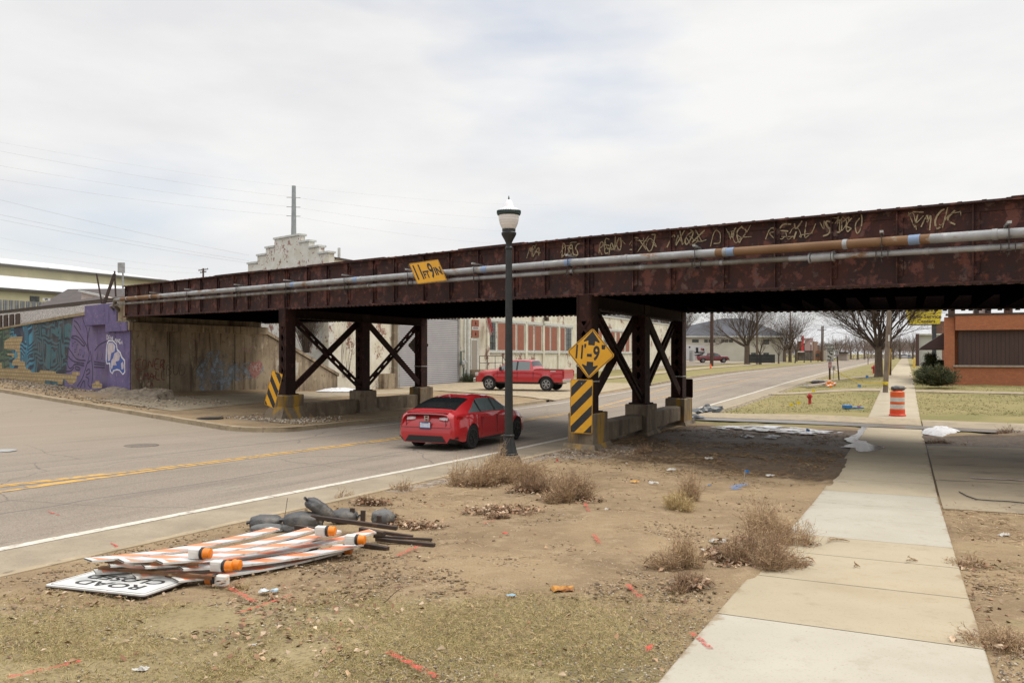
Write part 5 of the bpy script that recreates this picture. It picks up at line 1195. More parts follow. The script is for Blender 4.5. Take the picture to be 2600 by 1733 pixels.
def hatchback(label, loc, rz, paint):
    t = thing('parked_car' if False else 'car', label, 'car', loc, rz)
    top = [(0, .90), (.05, .985), (.16, 1.03), (.30, 1.045), (.42, 1.085), (.8, 1.235), (1.2, 1.345), (1.6, 1.395), (2.0, 1.412), (2.45, 1.39), (2.75, 1.31), (3.1, 1.14), (3.42, .985), (3.9, .90), (4.25, .79), (4.45, .68), (4.55, .56)]
    edge = [(0, .88), (.05, .955), (.16, 1.0), (.30, 1.015), (.42, 1.05), (.8, 1.19), (1.2, 1.295), (1.6, 1.345), (2.0, 1.36), (2.45, 1.335), (2.75, 1.255), (3.1, 1.085), (3.42, .955), (3.9, .87), (4.25, .76), (4.45, .65), (4.55, .54)]
    belt = [(0, .86), (.16, .93), (.5, .955), (1, .965), (2.5, .935), (3.42, .915), (3.9, .82), (4.25, .71), (4.55, .5)]
    wb = [(0, .66), (.1, .78), (.3, .83), (.6, .855), (1, .87), (3.6, .87), (4.1, .82), (4.4, .7), (4.55, .5)]
    wt = [(0, .60), (.16, .66), (.42, .66), (.8, .625), (1.3, .585), (2.3, .585), (2.75, .615), (3.42, .70), (4.1, .66), (4.55, .42)]
    wm = [(0, .74), (.08, .84), (.25, .885), (.6, .90), (3.9, .90), (4.3, .82), (4.45, .72), (4.55, .56)]
    axl, ra = (.95, 3.685), .355
    def prof(x):
        zbt, zt, ze = interp(x, belt), interp(x, top), interp(x, edge); WB, WT, WM = interp(x, wb), interp(x, wt), interp(x, wm)
        fl = sum(.02 * math.exp(-((x - a) / .38) ** 2) for a in axl)
        zl = arch(x, axl, ra, .23 + .12 * (x < .4) * (1 - x / .4), .32)
        full = max(ze - .045, zbt + .003); ramp = min(1, max(0, (x - .78) / .75)); zg = zbt + .012 + max(0, full - zbt - .012) * ramp
        f_ = (zg - zbt) / max(ze - zbt, .01); yg = WB - .03 + (WT - WB + .03) * min(1, f_)
        bx = lambda z: (.16 * min(1, max(0, (z - .62) / .3)) if x < .02 else 0)
        z2 = max(.44, zl + .015); z3 = max(.63, zl + .03)
        P = [(.0, WM * .86, min(.22, zl)), (0, WM * .985, zl), (0, WM + fl, z2), (0, WM - .01 + fl * .7, z3), (0, WB + .008, max(zbt - .05, z3 + .01)), (0, WB - .02, zbt), (0, yg, zg), (0, WT, ze), (0, WT * .82, ze + (zt - ze) * .62), (0, WT * .45, ze + (zt - ze) * .93), (0, 0, zt)]
        return [(bx(z), y, z) for _, y, z in P]
    xs = sorted(set(list(np.linspace(0, 4.55, 94)) + [.01, .03, .4, 1.24]))
    def cls(x, j, sg):
        if j == 5:
            for a, b, q in ((.8, 1.42, 'quarter'), (1.5, 2.32, 'rear'), (2.42, 3.3, 'front')):
                if a < x < b: return 'side_window|%s%d' % (q, sg)
            if 1.38 < x < 3.32: return 'window_frame'
        if j >= 7 and .40 < x < 1.22: return 'rear_window'
        if j >= 7 and 2.55 < x < 3.34: return 'windshield'
        if j == 0: return 'underside'
        return 'body'
    shell(t, xs, prof, cls, {'body': paint, 'side_window': M_glassl, 'window_frame': M_dark, 'rear_window': M_glassd, 'windshield': M_glassd, 'underside': M_dark})
    MB().box((2.3, 0, .33), (4.0, 1.5, .3)).build('underbody', M_dark, t)
    for x in axl:
        for sg in (1, -1): wheel(t, x, sg * .79, .325, .225, M_dark, 5, sg)
    # bumper insert, diffuser, exhaust, lamps, plate, emblem, spoiler, mirrors, lower trim
    mb = MB(); mb.hexa([(-.015, -.62, .24), (.22, -.7, .24), (.22, .7, .24), (-.015, .62, .24), (-.02, -.5, .40), (.1, -.5, .40), (.1, .5, .40), (-.02, .5, .40)]); mb.build('diffuser', M_dark, t)
    for sg in (1, -1):
        mb = MB(); mb.hexa([(-.012, sg * .5, .30), (.1, sg * .5, .30), (.2, sg * .885, .33), (.1, sg * .86, .33), (-.012, sg * .5, .345), (.1, sg * .5, .345), (.2, sg * .885, .375), (.1, sg * .86, .375)]); mb.build('bumper_vent', M_dark, t)
        mb = MB(); ys = [(.10, .36), (.075, .5), (.085, .62), (.14, .745)]
        q = []
        for (x, y), (zl, zh) in zip(ys, ((.79, .90), (.775, .905), (.77, .905), (.77, .91))): q.append([Vector((x - .012, y * sg, zl)), Vector((x + .03, y * sg, zh))])
        mb.grid([[a + Vector((-.004, 0, .028)) for a, b in q[:3]] , [b + Vector((-.004, 0, -.02)) for a, b in q[:3]]], flip=sg > 0); tl = mb.build('tail_light', M_lensc, t)
        mb = MB(); mb.grid([[a for a, b in q], [b for a, b in q]], flip=sg > 0); mb.build('lens_surround', M_lensr, tl)
        mb = MB(); q = [[(.128, .75 * sg, .765), (.165, .752 * sg, .912)], [(.2, .812 * sg, .78), (.21, .812 * sg, .91)], [(.45, .868 * sg, .83), (.43, .862 * sg, .895)], [(.56, .878 * sg, .865), (.56, .878 * sg, .875)]]
        q = [[(x - .01 * (k < 1), y + .014 * sg, z) for x, y, z in r_] for k, r_ in enumerate(q)]
        mb.grid([[r_[0] for r_ in q], [r_[1] for r_ in q]], flip=sg > 0); mb.build('lens', M_lensr, tl)
        mb = MB(); mb.M = Matrix.Translation((2.98, sg * .97, .98)); mb.lathe([(.02, -.06), (.05, -.05), (.065, 0), (.05, .04), (.02, .05)], 12); mb.M = None; mb.beam((3.0, sg * .85, .95), (2.98, sg * .93, .96), .03, .05); mb.build('mirror', paint, t, smooth=50)
        mb = MB(); mb.box((2.3, sg * .885, .235), (2.0, .03, .05)); mb.build('side_skirt', M_dark, t)
        for hx in (1.62, 2.5): mb = MB(); mb.box((hx, sg * .905, .80), (.2, .03, .03)); mb.build('door_handle', paint, t, bevel=.008)
        for dx in (1.46, 2.38, 3.3): mb = MB(); mb.box((dx, sg * .8935, .58), (.012, .018, .5)); mb.build('door_gap', M_dark, t)
        mb = MB(); mb.hexa([(4.0, sg * .78, .66), (4.38, sg * .7, .6), (4.42, sg * .6, .6), (4.2, sg * .7, .66), (4.0, sg * .83, .75), (4.3, sg * .73, .69), (4.35, sg * .6, .69), (4.2, sg * .7, .74)]); mb.build('headlight', M_lensc, t)
    mb = MB(); mb.hexa([(.05, -.64, .99), (.32, -.62, 1.035), (.32, .62, 1.035), (.05, .64, .99), (.03, -.6, 1.005), (.3, -.6, 1.055), (.3, .6, 1.055), (.03, .6, 1.005)]); mb.build('spoiler', paint, t, bevel=.01)
    mb = MB(); mb.box((.095, 0, .925), (.07, 1.2, .012)); mb.build('lip_shadow_gap', M_dark, t)
    mb = MB(); mb.box((.0, 0, .612), (.012, 1.5, .007)); mb.box((.02, .60, .72), (.02, .007, .2)); mb.box((.02, -.60, .72), (.02, .007, .2)); mb.build('panel_seam', M_dark, t)
    mb = MB(); mb.box((-.006, .0, .665), (.02, .34, .18)); pl = mb.build('plate_frame', M_dark, t)
    mb = MB(); mb.cur = 0; mb.box((-.018, 0, .665), (.008, .305, .15)); mb.cur = 1; mb.box((-.0235, 0, .603), (.003, .3, .022)); mb.box((-.0235, 0, .728), (.003, .2, .016)); mb.build('licence_plate', [surf('plate white', (.55, .58, .66), (.45, .49, .6), 14, rough=.4, coord='obj'), plain((.06, .1, .3), .4)], t)
    em = MB()
    for a, b in (((-.05, .045), (-.04, -.045)), ((.05, .045), (.04, -.045)), ((-.04, 0), (.04, 0))): em.beam((.058, a[0], .845 + a[1]), (.058, b[0], .845 + b[1]), .02, .02, up=(1, 0, 0))
    for a, b in (((-.07, .06), (.07, .06)), ((.07, .06), (.055, -.065)), ((.055, -.065), (-.055, -.065)), ((-.055, -.065), (-.07, .06))): em.beam((.06, a[0], .845 + a[1]), (.06, b[0], .845 + b[1]), .012, .012, up=(1, 0, 0))
    em.build('emblem', M_chrome, t)
    mb = MB(); mb.hexa([(1.25, -.03, 1.36), (1.5, -.03, 1.39), (1.5, .03, 1.39), (1.25, .03, 1.36), (1.28, -.008, 1.42), (1.34, -.008, 1.425), (1.34, .008, 1.425), (1.28, .008, 1.42)]); mb.build('roof_antenna', paint, t)
    mb = MB(); mb.beam((.46, .1, 1.115), (.6, -.42, 1.165), .02, .02); mb.build('rear_wiper', M_dark, t)
    return t
M_red1 = carpaint('bright red car paint', (.40, .003, .008))
x_, y_ = XY(16.05, -9.92)
hatchback('red hatchback seen from behind on the road under the bridge', (x_, y_, float(asph(17.6, -9.92)) + .005), math.atan2(D2[1], D2[0]), M_red1).scale = (.88, .88, .88)

def pickup(label, loc, rz, paint, rimm=M_alloy, bump=True):
    t = thing('pickup_truck', label, 'pickup truck', loc, rz)
    Lt = 5.88
    top = [(0, 1.27), (.05, 1.30), (1.92, 1.33), (1.98, 1.38), (2.12, 1.80), (2.2, 1.86), (2.7, 1.905), (3.3, 1.895), (3.7, 1.83), (4.0, 1.62), (4.38, 1.36), (4.6, 1.30), (5.3, 1.25), (5.62, 1.17), (5.78, 1.05), (5.88, .9)]
    edge = [(0, 1.25), (.05, 1.28), (1.92, 1.30), (1.98, 1.34), (2.12, 1.74), (2.2, 1.80), (2.7, 1.845), (3.3, 1.835), (3.7, 1.76), (4.0, 1.55), (4.38, 1.30), (4.6, 1.24), (5.3, 1.19), (5.62, 1.10), (5.78, .98), (5.88, .85)]
    belt = [(0, 1.20), (1.9, 1.22), (2.4, 1.24), (4.38, 1.22), (4.7, 1.16), (5.5, 1.1), (5.78, .93), (5.88, .8)]
    wm = [(0, .93), (.1, .98), (.5, 1.0), (5.0, 1.0), (5.5, .97), (5.75, .88), (5.88, .78)]
    axl, ra = (1.12, 4.87), .485
    def prof(x):
        zbt, zt, ze = interp(x, belt), interp(x, top), interp(x, edge); WM = interp(x, wm)
        cabw = np.interp(x, [1.92, 2.15, 2.7, 3.7, 4.38, 4.8], [.95, .75, .73, .74, .88, .9]); bed = x < 1.93
        WT = (WM - .03) if bed else min(float(cabw), WM - .06)
        fl = sum(.035 * math.exp(-((x - a) / .5) ** 2) for a in axl); zl = arch(x, axl, ra, .52, .42)
        z2 = max(.68, zl + .02); z3 = max(.95, zl + .05)
        full = max(ze - .06, zbt + .004); f_ = (full - zbt) / max(ze - zbt, .01)
        WB = WM - .02; yg = WB - .03 + (WT - WB + .03) * min(1, f_) if not bed else WB - .01
        P = [(0, WM * .85, min(.5, zl)), (0, WM * .99, zl), (0, WM + fl, z2), (0, WM - .012 + fl * .6, z3), (0, WB + .004, max(zbt - .03, z3 + .02)), (0, WB - .01, zbt), (0, yg, full), (0, WT, ze)]
        if bed: P += [(0, WM - .09, ze), (0, WM - .1, .80), (0, 0, .80)]
        else: P += [(0, WT * .82, ze + (zt - ze) * .6), (0, WT * .45, ze + (zt - ze) * .93), (0, 0, zt)]
        return P
    xs = sorted(set(list(np.linspace(0, Lt, 100)) + [1.925, 1.935, .06]))
    def cls(x, j, sg):
        if j == 5:
            for a, b, q in ((2.22, 2.95, 'rear'), (3.06, 4.1, 'front')):
                if a < x < b: return 'side_window|%s%d' % (q, sg)
            if 2.2 < x < 4.15: return 'window_frame'
        if j >= 7 and 1.99 < x < 2.12: return 'rear_window'
        if j >= 7 and 3.75 < x < 4.33: return 'windshield'
        if j == 0: return 'underside'
        if x < 1.93 and j >= 8: return 'bed_liner'
        return 'body'
    shell(t, xs, prof, cls, {'body': paint, 'side_window': M_glassl, 'window_frame': M_dark, 'rear_window': M_glassd, 'windshield': M_glassd, 'underside': M_dark, 'bed_liner': M_dark}, endcap=True)
    mb = MB(); mb.box((.03, 0, 1.02), (.07, 1.76, .56)); mb.build('tailgate', paint, t, bevel=.02)
    MB().box((2.9, 0, .55), (5.0, 1.5, .3)).build('underbody', M_dark, t)
    for x in axl:
        for sg in (1, -1): wheel(t, x, sg * .87, .41, .28, rimm, 6, sg)
    mb = MB(); mb.hexa([(-.18, -.95, .5), (.1, -.95, .5), (.1, .95, .5), (-.18, .95, .5), (-.2, -.97, .72), (.1, -.97, .72), (.1, .97, .72), (-.2, .97, .72)]); mb.build('rear_bumper', M_chrome, t, bevel=.03)
    mb = MB(); mb.box((5.9, 0, .62), (.18, 1.8, .26)); mb.build('front_bumper', M_chrome, t, bevel=.04)
    mb = MB(); mb.box((5.87, 0, .93), (.05, 1.3, .3)); mb.build('grille', M_dark, t)
    for sg in (1, -1):
        mb = MB(); mb.box((.03, sg * .955, 1.05), (.1, .1, .36)); mb.build('tail_light', M_lensr, t, bevel=.02)
        mb = MB(); mb.box((5.74, sg * .84, .98), (.22, .2, .2)); mb.build('headlight', M_lensc, t, bevel=.03)
        mb = MB(); mb.box((4.05, sg * 1.1, 1.33), (.12, .2, .26)); mb.build('mirror', paint if not bump else M_dark, t, bevel=.04)
        for hx in (2.36, 3.2): mb = MB(); mb.box((hx, sg * .992, 1.1), (.2, .03, .04)); mb.build('door_handle', paint, t)
        for dx in (1.95, 2.99, 4.3): mb = MB(); mb.box((dx, sg * .99, .9), (.014, .03, .55)); mb.build('door_gap', M_dark, t)
        mb = MB(); mb.box((2.9, sg * .97, .49), (2.6, .1, .05)); mb.build('running_board', M_dark, t)
        for a in axl:
            mb = MB(); P0 = [(a + ra * math.cos(q), sg * (1.03), .42 + ra * math.sin(q)) for q in np.linspace(.15, math.pi - .15, 14)]; mb.tube(P0, .02, 5); mb.build('arch_trim', M_dark, t)
        mb = MB(); mb.box((.66, sg * 1.012, 1.19), (.34, .012, .05)); mb.build('bedside_decal', M_sw, t)
    return t
fx, fy, rx, ry = -1.0, 51.6, 2.42, 50.2
hd = math.atan2(fy - ry, fx - rx); ox, oy = rx - 1.12 * math.cos(hd), ry - 1.12 * math.sin(hd)
pickup('bright red pickup truck parked on the concrete forecourt of the factory', (ox, oy, float(landL(*UN(rx, ry))) + .045), hd, carpaint('bright red truck paint', (.40, .006, .012)))
px_ = Pt(1768, 921, 152); pickup('dark red pickup truck parked in the lot beside the white caravan', (px_.x, px_.y, ground(px_.x, px_.y) + .05), R(-5), carpaint('dark red truck paint', (.17, .01, .016)), bump=False)

# ------------------------------------------------------------------ fallen barricades
M_bw = surf('dirty white plastic rail', (.66, .65, .62), (.56, .54, .5), 6, (.35, .65), [((.3, .25, .19), 12, .55, .72), ((.4, .34, .26), 4, .54, .7)], rough=.55)
M_bo = surf('faded orange reflective stripe', (.80, .20, .07), (.74, .25, .12), 5, (.35, .65), [((.4, .22, .13), 11, .58, .72)], rough=.5)
M_bg = surf('grey-white reflective stripe', (.6, .62, .63), (.5, .52, .53), 5, rough=.4)
M_rb = surf('rusty angle iron', (.12, .05, .022), (.2, .1, .04), 5, (.35, .65), [((.45, .33, .2), 9, .6, .7), ((.04, .02, .012), 6, .54, .68)], rough=.8, bump=.2, bs=40)
M_bp = surf('brown steel post', (.06, .033, .022), (.035, .024, .019), 5, (.35, .65), [((.13, .06, .03), 8, .58, .7)], rough=.75, bump=.15, bs=40)
M_amber = surf('amber lens', (.78, .22, .008), (.66, .17, .01), 4, rough=.2, coord='obj'); M_ambd = surf('weathered amber lens', (.42, .12, .012), (.3, .085, .01), 4, rough=.3, coord='obj')
M_case = surf('white plastic lamp case', (.68, .66, .62), (.58, .55, .5), 5, rough=.5, coord='obj')
def board(mb, a, b, wd, th, bend=0, side=None, twist=0, sd0=1):
    d = (b - a); Lb = d.length; d.normalize(); up = Vector((0, 0, 1)); sdv = d.cross(up).normalized() * sd0; up = sdv.cross(d) * sd0
    def pl(x, y, z):
        q = x / Lb; return a + d * x + sdv * y + up * (z + bend * (4 * q * (q - 1)) + twist * y * q)
    k = 12; mb.cur = 0
    rows = [[pl(Lb * i / k, y, z) for y, z in ((0, 0), (wd, 0), (wd, th), (0, th), (0, 0))] for i in range(k + 1)]
    mb.grid(rows, flip=sd0 > 0); mb.add(rows[0][:4], [(0, 1, 2, 3)]); mb.add(rows[-1][:4], [(3, 2, 1, 0)])
    x = -wd; i = 0; st = .17
    while x < Lb:
        mb.cur = 1 if i % 2 == 0 else 2
        pr_ = []
        for f_ in np.linspace(0, 1, 3):
            y = .006 + (wd - .012) * f_; x0 = min(max(x + y, .05), Lb - .01); x1 = min(max(x + st + y, .05), Lb - .01); pr_.append([pl(x0, y, th + .0012), pl((x0 + x1) / 2, y, th + .0012), pl(x1, y, th + .0012)])
        mb.grid(pr_, flip=sd0 < 0); x += st; i += 1
    mb.cur = 3
    for i in range(7):
        y0 = .008 + i * (wd - .014) / 7; mb.add([pl(-.0015, y0, .004), pl(-.0015, y0 + (wd - .014) / 7 - .004, .004), pl(-.0015, y0 + (wd - .014) / 7 - .004, th - .004), pl(-.0015, y0, th - .004)], [(0, 1, 2, 3), (3, 2, 1, 0)])
    mb.cur = 0
M_cell = surf('dark hollow rail end', (.12, .1, .08), rough=.9)
def gpz(px, py, dz): return gp(px, py, dz)
def barricade(label, boards, posts):
    loc = gp(boards[0][0][0], boards[0][0][1], boards[0][0][2]); t = thing('barricade', label, 'barricade', (loc.x, loc.y, loc.z), 0, 'fallen striped barricades in the near pile')
    for a, b, bend in boards:
        mb = MB(); board(mb, gp(*a), gp(*b), .15, .017, bend); mb.build('rail', [M_bw, M_bo, M_bg, M_cell], t, world=True)
    for a, b in posts:
        mb = MB(); A, B = gp(*a), gp(*b); mb.beam(A, B, .032, .005); mb.beam(A - Vector((.02, .02, .012)), B - Vector((.02, .02, .012)), .005, .022); mb.build('post', M_rb, t, world=True)
    return t
b1 = barricade('fallen orange and white barricade lying lowest in the near pile', [((238, 1449, .06), (742, 1388, .05), .03), ((336, 1460, .055), (800, 1395, .05), .03), ((436, 1469, .05), (852, 1394, .06), .035)], [((420, 1456, .05), (470, 1470, .04))])
b2 = barricade('fallen orange and white barricade in the middle of the near pile', [((274, 1430, .125), (800, 1372, .10), .035), ((359, 1434, .13), (938, 1347, .17), .055), ((453, 1439, .12), (905, 1378, .11), .04)], [((258, 1436, .10), (546, 1462, .085)), ((780, 1400, .07), (880, 1352, .12))])
b3 = barricade('fallen orange and white barricade lying topmost in the near pile', [((213, 1420, .185), (688, 1341, .17), .045), ((299, 1421, .195), (780, 1342, .21), .06), ((396, 1424, .19), (845, 1345, .215), .05)], [((275, 1420, .165), (512, 1428, .165)), ((700, 1362, .11), (830, 1372, .13))])
def warning_light(parent, px, py, dz, ang, m=M_amber, tilt=0, double=False):
    c = gp(px, py, dz) - Vector(parent.location)
    Mx = Matrix.Translation(c) @ Matrix.Rotation(ang, 4, 'Z') @ Matrix.Rotation(tilt, 4, 'Y')
    mb = MB(); mb.M = Mx; mb.box((-.055, 0, 0), (.1, .075, .085)); mb.box((-.055, 0, 0), (.085, .08, .06)); cs = mb.build('warning_light', M_case, parent, bevel=.012)
    mb = MB(); mb.M = Mx @ Matrix.Rotation(R(90), 4, 'Y'); mb.lathe([(.045, -.005), (.05, .0), (.05, .018), (.045, .022)], 20); mb.build('bezel', M_dark, cs)
    mb = MB(); mb.M = Mx @ Matrix.Rotation(R(90), 4, 'Y')
    pf = [(.044, .018), (.0465, .03), (.043, .045), (.0415, .05), (.044, .06), (.041, .078), (.03, .084)]
    mb.lathe(pf, 22); mb.build('lens', m, cs, smooth=35)
    if double: mb = MB(); mb.M = Mx @ Matrix.Translation((.05, .03, .005)) @ Matrix.Rotation(R(90), 4, 'Y'); mb.lathe(pf, 22); mb.build('lens', m, cs, smooth=35)
aR = R(-8)
warning_light(b3, 512, 1404, .225, aR); warning_light(b3, 830, 1347, .26, aR); warning_light(b2, 905, 1369, .18, aR); warning_light(b2, 568, 1436, .14, aR, double=True)
warning_light(b1, 872, 1394, .07, aR, M_ambd); warning_light(b1, 548, 1471, .045, R(168), M_ambd)
# ROAD CLOSED sign, face up, upside down to the viewer
A, B_, Dd = gp(102, 1482, .03), gp(353, 1508, .03), gp(246, 1449, .035)
ex = (B_ - A); ey = (Dd - A); t = thing('road_closed_sign', 'white ROAD CLOSED sign lying face up and upside down under the barricades', 'road sign', (A.x, A.y, A.z))
ey = ey.normalized() * .54; ws = ex.length; X_ = -ex.normalized(); Y_ = -(ey - ex.normalized() * ey.dot(ex.normalized())).normalized(); Zs = X_.cross(Y_)
MS2 = Matrix((X_, Y_, Zs)).transposed().to_4x4(); MS2.translation = (A + ex / 2 + ey / 2) - A
mb = MB(); mb.M = MS2; mb.prism(rrect(ws, .54, .03), -.012, 0); mb.build('panel', M_sw, t)
mb = MB(); mb.M = MS2; mb.prism(rrect(ws + .004, .544, .03), -.022, -.012); mb.build('backing', surf('dark plywood edge', (.05, .028, .022), rough=.8), t)
mb = MB(); mb.M = MS2; ring(mb, rrect(ws - .05, .49, .03), rrect(ws - .062, .478, .025), .0015); mb.build('border', M_sk, t)
text_mesh('ROAD', .165, MS2 @ Matrix.Translation((0, .105, .001)), M_sk, 'lettering', t, bold=.003, sx=1.5, depth=.0008); text_mesh('CLOSED', .165, MS2 @ Matrix.Translation((0, -.06, .001)), M_sk, 'lettering', t, bold=.003, sx=1.3, depth=.0008)

# sandbags and posts behind them
M_bag = surf('black plastic sandbag', (.05, .05, .053), (.075, .073, .072), 5, (.35, .65), [((.17, .15, .125), 3, .5, .74), ((.24, .2, .16), 7, .6, .72)], rough=.45, bump=.7, bs=11, coord='obj', dist=.03)
M_bagg = surf('dusty grey sandbag', (.13, .128, .125), (.09, .088, .085), 5, (.35, .65), [((.22, .2, .17), 4, .56, .7)], rough=.6, bump=.7, bs=11, coord='obj', dist=.03)
def sandbag(label, c, size, rz, seed, mat=M_bag, ry=0, tails=(1,), group='dark sandbags dumped behind the fallen barricades'):
    rows = []
    nu_, nv_ = 26, 22; rnd_ = random.Random(seed)
    for i in range(nu_ + 1):
        a = -math.pi / 2 + math.pi * i / nu_; row = []
        for j in range(nv_ + 1):
            b = 2 * math.pi * j / nv_
            sx_ = math.sin(a); cx = max(math.cos(a), 0) ** .55
            y = cx * math.copysign(abs(math.cos(b)) ** .8, math.cos(b)); z = cx * math.copysign(abs(math.sin(b)) ** .9, math.sin(b))
            n = mnoise.fractal(Vector((sx_ * 2.2 + seed, y * 2.2, z * 2.2)), 1, 2, 3) * .13 + .05 * math.sin(b * 7 + sx_ * 5 + seed) * abs(sx_) ** 2
            q = 1 + n
            row.append((sx_ * size[0] / 2 * (1 + .3 * n), y * size[1] / 2 * q, max(z * size[2] / 2 * q, -size[2] * .36)))
        row[-1] = row[0]; rows.append(row)
    mb = MB(); mb.grid(rows, flip=True)
    for sg in tails:
        x0 = sg * size[0] * .47; P = [(x0 * .92, size[2] * .16), (x0, size[2] * .10), (x0 * 1.1, size[2] * .09), (x0 * 1.25, size[2] * .26)]
        rr = []
        for x, r_ in P: rr.append([(x, r_ * math.cos(q) * (1.5 if x == P[-1][0] else 1), r_ * math.sin(q) * (.4 if x == P[-1][0] else 1) + size[2] * .05) for q in np.linspace(0, 2 * math.pi, 11)])
        mb.grid(rr, flip=sg < 0)
    o = mb.build('sandbag', mat, smooth=80); o.location = c; o.rotation_euler = (0, ry, rz)
    return tag(o, label, 'sandbag', group)
sandbag('black sandbag at the road-side end of the near dump, its corner pointing left', gp(675, 1326, .075), (.34, .26, .17), R(10), 3, tails=(-1,))
sandbag('large shiny black sandbag lying across the middle of the near dump', gp(770, 1322, .11), (.42, .3, .2), R(-5), 5, tails=(-1,))
sandbag('black sandbag tilted upright on top of the near dump', gp(812, 1293, .22), (.36, .22, .17), R(25), 7, ry=R(38), tails=(-1,))
sandbag('black sandbag beside the short brown steel stubs', gp(874, 1311, .09), (.3, .26, .18), R(-8), 9, tails=(1,))
sandbag('flat grey sandbag in front of the black ones, nearest the road', gp(680, 1342, .04), (.36, .2, .11), R(-6), 11, M_bagg, tails=())
sandbag('flat grey sandbag half under the brown steel posts', gp(752, 1339, .045), (.32, .2, .12), R(4), 13, M_bagg, tails=())
sandbag('dusty grey sandbag set apart at the right end, in the dead leaves', gp(972, 1314, .085), (.24, .25, .19), R(30), 15, M_bagg, tails=(1,))
mb = MB(); mb.tube([gp(722, 1316, .1), gp(722, 1316, .1) + Vector((.02, 0, .12)), gp(722, 1316, .1) + Vector((.035, .0, .23))], .003, 4); tag(mb.build('wire', M_dark), 'thin stiff wire standing up out of the near sandbags', 'wire')
PL = [((790, 1311, .17), (1008, 1340, .08), .05, 'long dark post lying highest across the sandbags'), ((972, 1351, .06), (1048, 1362, .03), .04, 'dark post end sticking out past the grey sandbag'), ((915, 1343, .12), (975, 1355, .10), .055, 'thick short brown post just right of the striped rail ends'),
      ((955, 1368, .03), (1103, 1383, .02), .042, 'longest rust brown post lying on the dirt at right'), ((948, 1361, .06), (1098, 1369, .02), .03, 'thin rust brown post just behind the longest one'), ((915, 1381, .03), (985, 1393, .02), .05, 'short brown post end lying nearest the viewer at right'), ((751, 1337, .11), (850, 1349, .11), .05, 'reddish post lying between sandbags and striped rails')]
for a, b, wd, lab in PL:
    mb = MB(); mb.beam(gp(*a), gp(*b), wd, wd * .85); tag(mb.build('steel_post', M_bp, bevel=.004), lab, 'post', 'brown steel posts in the near dump')
for (px, y0, y1, lab) in ((894, 1322, 1289, 'tallest of the upright brown stubs, in front of a black sandbag'), (921, 1331, 1295, 'middle upright brown stub of the near dump'), (962, 1329, 1308, 'shortest upright reddish stub beside the grey sandbag')):
    b = gp(px, y0, .05); h = (y0 - y1) * b.y / F; mb = MB(); mb.beam(b, b + Vector((.004, 0, h)), .05, .03, up=(.3, 1, 0)); tag(mb.build('steel_stub', M_bp, bevel=.003), lab, 'post', 'upright stubs in the near dump')

# ------------------------------------------------------------------ drum, hydrants, far barricade heap, flags
M_do = surf('orange drum plastic', (.72, .12, .025), (.64, .1, .02), 4, rough=.45, coord='obj'); M_dr = surf('red-orange drum base', (.68, .06, .02), rough=.45, coord='obj')
M_dw = surf('white reflective band', (.62, .61, .58), (.54, .52, .48), 6, rough=.45, coord='obj')
db = gp(2278.5, 1061)
db.z = float(zs(UN(db.x, db.y)[0])) + .005
t = thing('traffic_drum', 'orange and white traffic drum standing on the sidewalk behind the bridge', 'traffic drum', db)
mb = MB(); mb.lathe([(.265, 0), (.265, .04), (.24, .06), (.235, .23), (.228, .235), (.226, .70), (.222, .81), (.2, .83), (.16, .835), (.15, .86), (.06, .865)], 28); mb.build('body', M_do, t, smooth=35)
mb = MB(); mb.lathe([(.268, -.002), (.268, .042), (.243, .062), (.238, .2), (.232, .205)], 28); mb.build('base', M_dr, t, smooth=35)
for z0 in (.24, .48): mb = MB(); mb.lathe([(.226, z0), (.2295, z0 + .002), (.2295, z0 + .148), (.226, z0 + .15)], 28); mb.build('reflective_band', M_dw, t, smooth=35)
sandbag('dark grey sandbag lying on top of the orange drum', (db.x + .02, db.y, db.z + .93), (.44, .3, .19), R(0), 21, M_bag, tails=(1,), group=None)
def hydrant(label, loc, sc, rz=0):
    t = thing('fire_hydrant', label, 'fire hydrant', loc, rz, None); m = M_hyd
    mb = MB(); mb.lathe([(.15, 0), (.15, .03), (.1, .04), (.095, .38), (.13, .4), (.13, .43), (.11, .44), (.115, .52), (.12, .6)], 20); mb.build('barrel', m, t, smooth=40)
    mb = MB(); mb.lathe([(.13, .6), (.13, .625), (.115, .66), (.07, .72), (.03, .735), (.03, .78), (.01, .785)], 20); mb.build('bonnet', m, t, smooth=40)
    for dx, dy, r in ((0, -1, .065), (-1, 0, .085), (1, 0, .06)):
        mb = MB(); mb.tube([(dx * .08, dy * .08, .52), (dx * .17, dy * .17, .52), (dx * .171, dy * .171, .52), (dx * .2, dy * .2, .52)], [r * .8, r * .8, r, r], 12); mb.build('nozzle_cap', m, t, smooth=40)
    mb = MB(); mb.tube([(-.2, -.03, .5), (-.22, -.06, .4), (-.16, -.08, .33), (-.1, -.1, .37)], .012, 6); mb.build('chain', M_rb, t)
    t.scale = (sc, sc, sc); return t
M_hyd = surf('red hydrant paint', (.42, .022, .02), (.34, .02, .018), 5, rough=.5, coord='obj')
h_ = gp(2056, 1025); hydrant('red fire hydrant on the lawn between road and sidewalk, nearest one', h_, 28.5 / F * h_.y / .785, R(20))
h2 = gp(2219, 948); hydrant('red fire hydrant standing just left of the big tree trunk', h2, .95)
